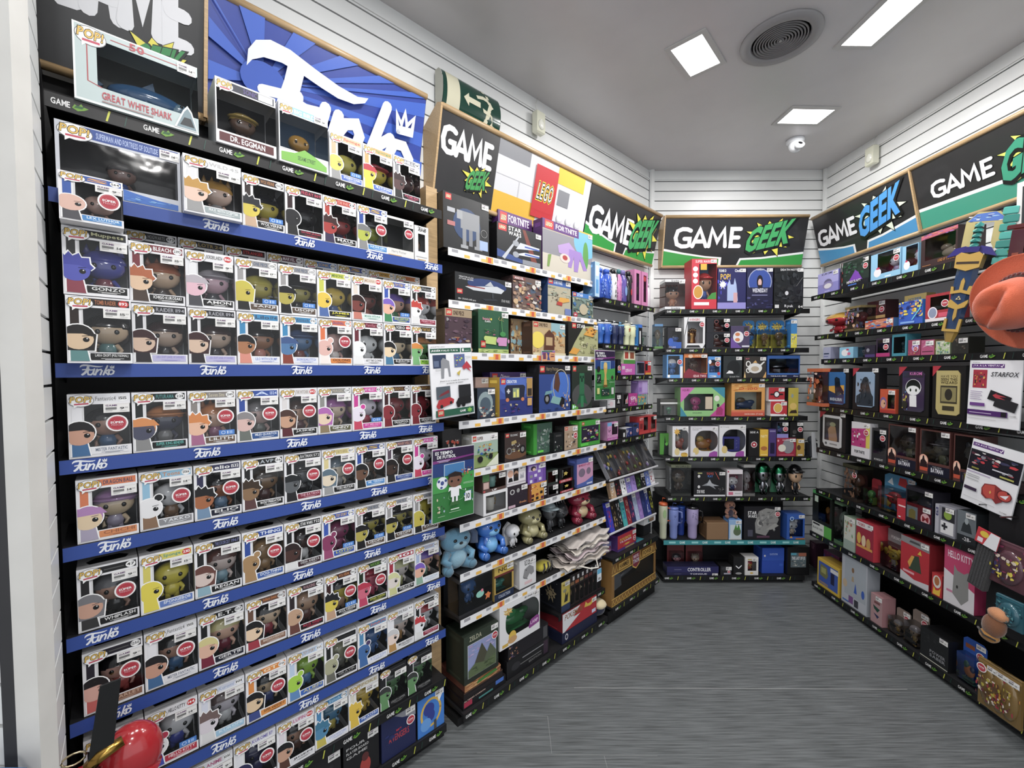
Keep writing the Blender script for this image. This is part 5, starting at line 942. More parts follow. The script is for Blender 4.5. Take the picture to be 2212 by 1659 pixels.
# folded cloth bags on shelf eight
r = root('folded_bags', frame('L', 2.02, .2, mz[7][0]+.001), 'pile of folded cream cloth bags with black printed lines, %s' % SH0('M7'), 'cloth bags')
rn = random.Random(4)
for k in range(5):
    m = MB(); n = 13; L = .40-.02*k; P = []
    for i in range(n):
        for j in range(7):
            x = -L/2+L*i/(n-1)+k*.01; y = -.09+.17*j/6; z = .012+.026*k+.012*math.sin(i*1.3+k)+.010*math.sin(j*1.7+k*2)+.02*(i/(n-1))*(k > 1)
            P.append((x, y, z))
    fs = [(i*7+j, i*7+j+1, i*7+j+8, i*7+j+7) for i in range(n-1) for j in range(6)]; nv = len(P); P2 = P+[(x, y, z-.012) for x, y, z in P]
    fs += [tuple(v+nv for v in f)[::-1] for f in fs]; ed = [i*7 for i in range(n)]; fs += [(a, b, b+nv, a+nv) for a, b in zip(ed, ed[1:])]
    ed = [(n-1)*7+j for j in range(7)]; fs += [(a, b, b+nv, a+nv) for a, b in zip(ed, ed[1:])]
    m.add(P2, fs, ['cfc4b8', 'bdb0a8', 'c9b4b8', 'd8cec2', 'c4bab4'][k], True)
    for q in range(3): xx = rn.uniform(-L*.4, L*.3); m.tube([(xx, -.092, .012+.026*k), (xx+.03, -.094, .022+.026*k), (xx+.07, -.092, .012+.026*k)], .0015, '2a2426', 5)
    m.build('folded_bag', CLOTH, r)
m = MB(); m.tube([(-.1, -.09, .01), (-.06, -.14, .0), (0, -.15, -.01), (.05, -.1, .01)], .004, 'e2dcd0', 6); m.build('handle_loop', CLOTH, r)
MB().box(-.02, -.158, -.085, .02, -.1565, -.015, 'dfe6ec').art((-.02, -.158, -.085), X3, Z3, .04, .07, 'R 0 .6 1 1 5ab0d8;R .2 .1 .8 .3 999').build('swing_tag', CARD, r)
r = root('hazard_bag', frame('L', 1.745, .21, mz[7][0]+.001), 'small yellow and black striped bundle left of the cloth bags', 'bag'); m = MB(); m.ell(0, .04, .03, .055, .04, .03, 'd8c830', 14, 8)
for q in (-.03, 0, .03): m.tube([(q-.008, .0, .012), (q+.004, -.003, .035), (q+.012, .01, .055)], .005, '1c1c1c', 5)
m.build('bundle', CLOTH, r)
# ---------------------------------------------------------------- left corner bay
items('''
C0|1285|1295|566|.09|c|slim_box|box|slim pale blue box at the left end|a8c8e0,5a8ac0|R .2 .1 .8 .5 5a9ad0;R .2 .6 .8 .9 e8f0f8
C0|1296|1311|577|.05|o|drink_bottle|bottle|royal blue patterned bottle, first of two|2454c0,2a5ac8|M 0 0 1 1 20 3 8ab0f0 2f60d0
C0|1312|1325|580|.05|o|drink_bottle|bottle|royal blue patterned bottle with clip, second of two|2050b8,2a5ac8,c0c0c8|M 0 0 1 1 20 5 8ab0f0 2f60d0
C0|1326|1337|580|.05|o|drink_bottle|bottle|black and white bottle with black cap|e0e0e2,18181a,222|M 0 0 1 1 10 4 222 333
C0|1338|1346|581|.04|o|drink_bottle|bottle|pink narrow bottle with teal cap|c87ab0,2a6a70|M 0 0 1 1 6 4 d890c0 b060a0
C0|1347|1358|583|.05|o|drink_bottle|bottle|violet bottle with round emblem|5a4a9a,6a60a0|E .5 .5 .4 .3 7a9ad0
C0|1359|1368|585|.05|o|drink_bottle|bottle|black bottle with red spot|1c1c20,141416,222|E .6 .5 .3 .2 b02a3a
C0|1370|1384|583|.07|w|bottle_box|box|pink window box with white bottle, first of two|c878a8,d89ac0,e8e8ea,e8e8ea,o,222,.3,.12,.75,.9|R .35 .3 .6 .5 222
C0|1386|1399|588|.07|w|bottle_box|box|pink window box with white bottle, second of two|c878a8,d89ac0,e8e8ea,e8e8ea,o,222,.3,.12,.75,.9|E .5 .8 .2 .08 b0303a
C0|1400|1408|612|.05|o|drink_bottle|bottle|clear pink capped bottle at the right end|d8c8d4,c8b8c8|
C1|1297|1309|690|.07|u|travel_mug|tumbler|bright blue travel mug, leftmost|2468c8,d8dce0,2468c8|R .1 .2 .9 .8 3a80e0;T .2 .3 .8 .7 cfe NY
C1|1312|1326|690|.07|u|travel_mug|tumbler|bright blue travel mug with ring logo|1f5cc0,c8ccd0,1f5cc0|O .5 .5 .35 .35 .08 8ac0f0
C1|1329|1340|693|.07|u|travel_mug|tumbler|dark navy travel mug, third|26325c,c8ccd0,26325c|
C1|1342|1353|696|.07|u|travel_mug|tumbler|dark navy travel mug with printed lines, fourth|263058,58a0d0,263058|M .1 .1 .9 .9 6 4 4a5a88
C1|1355|1365|693|.07|u|travel_mug|tumbler|cream travel mug with rust star print|d8dcb0,d8d4c0,d8dcb0|S .5 .5 .4 .4 5 a8482a
C1|1367|1377|697|.07|u|travel_mug|tumbler|cream travel mug, second of two|d8dcb0,d0d0c0,d8dcb0|
C1|1379|1387|701|.06|c|slim_box|box|black slim box with white vertical letters|17181c,2a7ac0|R 0 .85 1 1 2a6ac8;R .3 .1 .6 .7 e8e8e8
C1|1388|1402|701|.06|b|hanging_blister|blister|green card blister with clear cone|3fa048,8ac8a0,8ac8a0,o,8ac8a0|R 0 .7 1 1 6ad048
C2|1342|1372|786|.09|c|hello_box|box|magenta cube box with white lettering|c050a8,a04890|T .3 .4 .75 .55 f0e0ee HELLO;T .3 .25 .75 .38 f0e0ee KITTY;R .05 .5 .25 .8 c8c0c8
C2+|1347|1372|758|.07|c|photo_box|box|cream and green picture cube on the magenta box|d8d4b8,b8c8a0|R .1 .4 .4 .9 a83a2a;R .55 .4 .9 .9 8a4a30;R .0 .0 1 .3 4a8a3a
C2|1334|1341|776|.07|c*|small_box|box|small black box with rainbow stripe|17181c,1c1c20|R 0 .3 1 .36 d8b030;R 0 .24 1 .3 3a8a4a;R 0 .16 1 .24 2a5ac0
C2|1374|1392|781|.08|w|mug_box|box|grey box with white ringed mug|8a8aa8,6a6a80,dcdce0,dcdce0,m,fff,.1,.1,.98,.92|
C2|1394|1406|780|.07|c$|small_box|box|red box with yellow foot at the right end|c02a2a,a82424|R 0 0 1 .15 d89a30;R .0 .3 .4 .8 1a1a1c
C3|1330|1341|852|.06|w$|small_box|box|lower grey and black prize box, first|2a2a2e,88888c,ccc,ccc,x,ccc,.2,.2,.8,.8|P aaa .3 .3 .8 .3 .55 .8
C3|1343|1357|849|.06|w*|small_box|box|lower grey and black prize box, second|2a2a2e,8a8a90,ccc,ccc,x,ccc,.3,.15,.95,.9|P b8b8bc .5 .2 .95 .2 .95 .85
C3|1358|1377|850|.06|c*|small_box|box|lower magenta box with white lettering|b02a88,902070|M .15 .1 .75 .8 8 3 e8c0dc f0d8e8;T .2 .5 .8 .75 f0d8ea XW
C3|1378|1396|852|.06|c|small_box|box|lower yellow character-print card box|6a9a90,4a8a80|M 0 0 1 1 12 3 e8c030 d8b030 3a6a90 e06a4a
C3+|1379|1399|822|.06|c|small_box|box|lilac box with pale panel, upper right|a080c0,8a70b0|R .4 .1 1 .9 b8a0d8;R .05 .2 .35 .5 8a60b0
C3|1312|1329|864|.06|c|earphone_box|box|white box with pink earphone|dcdce0,c8c8cc|E .5 .5 .25 .3 e0c8d0;R .05 .4 .3 .5 888
C4|1312|1335|912|.07|w$|mug_box|box|pink and blue box with black mug|c88ab8,4a4a50,1c1c20,1c1c20,m,fff,.42,.3,.95,.9|R 0 .8 .4 1 6aa8d8;R 0 0 1 .14 b0409a;T .1 .02 .9 .1 e0b0d8 KUROMI;M .05 .25 .35 .7 4 3 2a2a30
C4|1344|1352|928|.06|c|small_box|box|black and white slim box|1a1a1c,222|R .3 .1 .7 .6 ddd
C4|1353|1366|924|.06|c*|small_box|box|navy box with white patterned side|23306a,c8c8cc|M 0 .1 .4 .9 5 3 ddd eee
C4|1367|1380|914|.06|c*|small_box|box|dark blue box with round cap print|28386a,1c2850|E .4 .8 .35 .1 1a1a28
C4|1381|1404|899|.08|w|mug_box|box|red box with white cat mug|b82c30,9a2428,e8e4e4,e8e4e4,m,fff,.4,.2,.8,.94|T .04 .78 .4 .92 e8d0d0 KITTY;R .05 .3 .3 .6 7a1c20;R 0 0 1 .14 c83a3a
C4|1405|1418|897|.07|w$|mug_box|box|second red box with white cup|c0383a,9a3c30,dcdcdc,dcdcdc,m,fff,.1,.2,.8,.94|R 0 0 1 .12 d85050
''')
# clear tray of prize capsules sloping forward, and two rows of phone cases leaning on wire ledges
def ledge(z, s0, s1, label, d=.26):
    r = root('wire_ledge', frame('L', s0, 0, z), label, 'shelf ledge'); L = s1-s0; m = MB(); m.box(0, -d, -.006, L, -d+.006, .006, 'd8d8dc').box(0, -d, -.006, L, -.012, -.003, '3a3a3e'); m.build('ledge', MATTE, r); return r
ledge(.918, 2.27, 2.88, 'white-lipped sloping ledge under the clear capsule tray', .26); ledge(.790, 2.27, 2.89, 'white-lipped ledge holding small phone-case boxes', .26); ledge(.576, 2.27, 2.86, 'white-lipped ledge holding tall patterned sleeves', .26)
r = root('capsule_tray', frame('L', 2.575, .255, .926), 'clear dispenser tray with red, yellow and lilac charms in the corner bay', 'dispenser'); tl = Matrix.Rotation(math.radians(-32), 4, 'X')
m = MB(); m.tm = tl; L = .58; m.add([(-L/2, 0, 0), (L/2, 0, 0), (L/2, 0, .235), (-L/2, 0, .235)], [(0, 1, 2, 3)], 'fff'); m.box(-L/2, .0, 0, L/2, .02, .004, 'ccc'); m.build('clear_front', GLASSY, r)
m = MB(); m.tm = tl
for i in range(9): m.box(-L/2+i*L/8-.0015, .002, .004, -L/2+i*L/8+.0015, .03, .23, '8a8a90')
m.box(-L/2, .03, 0, L/2, .032, .235, '6a6664'); m.build('dividers', MATTE, r)
rn = random.Random(9); m = MB(); m.tm = tl
for i in range(26): m.ell(rn.uniform(-L/2+.02, L/2-.02), .014, rn.uniform(.02, .16), .012, .008, .014, ['c83a3a', 'e0c850', 'b090d0', 'ddd', '3a5ab0', 'e8e8e8', '6aa04a', 'd8a848'][i % 8], 8, 6)
tag(m.build('charms', GLOSS, r), kind='stuff')
m = MB(); m.tm = tl
for i in range(8): m.box(-L/2+.02+i*L/8, -.01, .2, -L/2+.055+i*L/8, -.002, .235, '2a2a2c')
m.build('knobs', GLOSS, r)
PC = [('b09070', 'e8e8e8', 'tan box with silver square'), ('241c24', 'b83a48', 'black box with red dots'), ('e4e4e8', '333', 'white box with black sketch'), ('8a7ac0', '4a8ac0', 'lilac box with blue figure'), ('9a80c8', '7a60b0', 'plain lilac box'), ('1e2a1e', '6a9a4a', 'dark box with green oval'), ('1c1c20', 'e8e8e8', 'black box with white swirl'), ('6a80c8', 'e8e8ec', 'blue and white box'), ('dcdce0', 'b83a48', 'white box with red sticker')]
SL = [('2a34b0', 'c83a50', 'royal blue sleeve with red'), ('2a2420', 'c8a878', 'black and sand sleeve'), ('202024', 'd8d8d8', 'black lattice sleeve'), ('3aa0a0', '2f70b0', 'turquoise sleeve'), ('8a2030', 'e8c8b8', 'dark red sleeve'), ('2a2a58', 'd04a80', 'navy sleeve with pink'), ('a0b0d0', 'd8e0f0', 'silver-blue sleeve'), ('9070b8', 'b898d8', 'lilac dotted sleeve'), ('22306a', '3a4a90', 'navy sleeve'), ('2a3a88', 'd0d8f0', 'blue speckled sleeve'), ('1c1c1e', 'c8cc30', 'black sleeve with lime stripe')]
for (lst, z, hh, s0, st_, nm, ct, gr) in ((PC, .796, .10, 2.30, .062, 'phone_case_box', 'box', 'small boxes on the upper ledge of the corner bay'), (SL, .582, .185, 2.29, .052, 'patterned_sleeve', 'sleeve', 'sleeves on the lower ledge of the corner bay')):
    for i, (c1, c2, lb) in enumerate(lst):
        o = carton(frame('L', s0+st_*(i+.5), .252, z) @ Matrix.Rotation(math.radians(-14), 4, 'X'), st_*.93, hh, .022, nm, ct, '%s, %s from left on its ledge in the corner bay' % (lb, ORD[i]), [c1, shade(c1, .8)], 'M .12 .12 .88 .85 9 %d %s %s' % (i+3, c2, shade(c2, .7)), '$' if i % 3 == 0 else '', gr)
# lower end of the corner bay
def box_at(w, x0, x1, yt, z, d, dp, k, name, cat, lab, cols, art, fl='', grp=None):
    a, b = s_at(w, x0, d, z), s_at(w, x1, d, z); h = z_at(w, (a+b)/2, d, yt)-z
    return KIND[k](frame(w, (a+b)/2, d, z+.001), abs(b-a)*.985, h, dp, name, cat, lab, cols.split(','), art, fl, grp or GR[{'L': 'C', 'B': 'B', 'R': 'R'}[w]])
z5 = cz[5][0]; 
box_at('L', 1334, 1374, 1150, z5, .25, .12, 'c', 'card_tin', 'box', 'red card box with purple foot standing in the corner bay', 'b02434,4a2a6a', 'R 0 0 1 .16 4a3478;I .1 .6 .7 .78 c8a848 POKEMON;I .1 .48 .75 .58 d8c8d8 TRAINER;S .5 .3 .2 .08 6 d8a838;R .4 .02 .9 .12 a89060', '$*')
box_at('L', 1376, 1391, 1168, z5, .25, .10, 'c', 'book', 'book', 'teal book with white panel beside the red card box', '3a98a0,2a7a88', 'R .1 .1 .7 .6 dce8e8;R .6 .05 .9 .2 2a6a70')
box_at('L', 1298, 1331, 1172, .405, .20, .03, 'c', 'art_print', 'poster', 'blue and pink castle-like print panel in the corner bay', '7a80b8,6a70a8', 'P b890b8 .1 .0 .15 .5 .35 .75 .6 .5 .8 .3 1 0;M .1 .0 .9 .5 10 5 c8a0b8 a880b0 8a5a88;P 8a2a50 .35 .5 .4 .68 .6 .7 .62 .5')
r = box_at('L', 1391, 1416, 1130, z5+.13, .24, .09, 'w', 'viewer_box', 'box', 'white box with black oval cut-out above the teal book', 'e4e4e6,8a5a40,222,222,H,222,.35,.25,.85,.8', '', 'o'); 
m = MB(); m.box(-.05, .02, -.13, .05, .08, 0, '1c1c1e'); m.build('carrier', MATTE, r)
# long gold box with hammer in a window
z6 = cz[6][0]; a, b = 2.275, 2.83
r = root('hammer_box', frame('L', (a+b)/2, .272, z6+.001), 'long gold patterned box with grey toy hammer behind its window, corner bay', 'toy box'); w = b-a; h = .285; dp = .16; m = MB()
GB = '8a6430'; x0, x1, y0, y1 = -w/2+.03, w/2-.03, .05, .20
m.quad((-w/2, 0, 0), (w/2, 0, 0), (w/2, 0, y0), (-w/2, 0, y0), GB).quad((-w/2, 0, y1), (w/2, 0, y1), (w/2, 0, h), (-w/2, 0, h), GB).quad((-w/2, 0, y0), (x0, 0, y0), (x0, 0, y1), (-w/2, 0, y1), GB).quad((x1, 0, y0), (w/2, 0, y0), (w/2, 0, y1), (x1, 0, y1), GB)
m.quad((-w/2, dp, 0), (-w/2, 0, 0), (-w/2, 0, h), (-w/2, dp, h), GB).quad((w/2, 0, 0), (w/2, dp, 0), (w/2, dp, h), (w/2, 0, h), GB).quad((-w/2, 0, h), (w/2, 0, h), (w/2, dp, h), (-w/2, dp, h), 'a07838').quad((w/2, dp, 0), (-w/2, dp, 0), (-w/2, dp, h), (w/2, dp, h), '3a2a20').quad((-w/2, dp, .002), (w/2, dp, .002), (w/2, 0, .002), (-w/2, 0, .002), GB)
sp = ['R 0 .95 1 1 d0a848', 'R 0 .69 1 .715 d8b050', 'R 0 .155 1 .175 d8b050', 'R 0 0 1 .02 d0a848']
for i in range(16):
    x = i/16; sp += ['K .02 c8a04a %.3f .76 %.3f .9 %.3f .76' % (x+.005, x+.03, x+.055), 'K .02 c8a04a %.3f .04 %.3f .13 %.3f .04' % (x+.005, x+.03, x+.055)]
sp += ['P d0a848 .40 .98 .60 .98 .58 .66 .5 .58 .42 .66', 'P 7a2438 .41 .96 .59 .96 .57 .68 .5 .61 .43 .68', 'T .44 .84 .56 .92 d8c0c8 MARVEL', 'T .43 .72 .57 .82 c8c8d0 THOR', 'R .12 .76 .36 .92 b89040', 'T .14 .79 .34 .9 3a2a14 HAMMER', 'R .64 .76 .88 .92 b89040', 'T .66 .79 .86 .9 3a2a14 POWER']
m.art((-w/2, 0, 0), X3, Z3, w, h, sp, clip=(0, 0, 1, 1), lift=.0002); m.build('carton', CARD, r)
MB().quad((x0, .001, y0), (x1, .001, y0), (x1, .001, y1), (x0, .001, y1), 'fff').build('window', PANE, r)
m = MB(); m.tube([(-.12, .08, .10), (.2, .08, .14)], .018, '6a6c70', 12); m.build('hammer_handle', GLOSS, r)
m = MB(); m.tm = Matrix.Translation((-.17, .08, .10)) @ Matrix.Rotation(-.12, 4, 'Y'); m.box(-.05, -.05, -.04, .05, .05, .06, '888c92', .014); m.build('hammer_head', GLOSS, r)
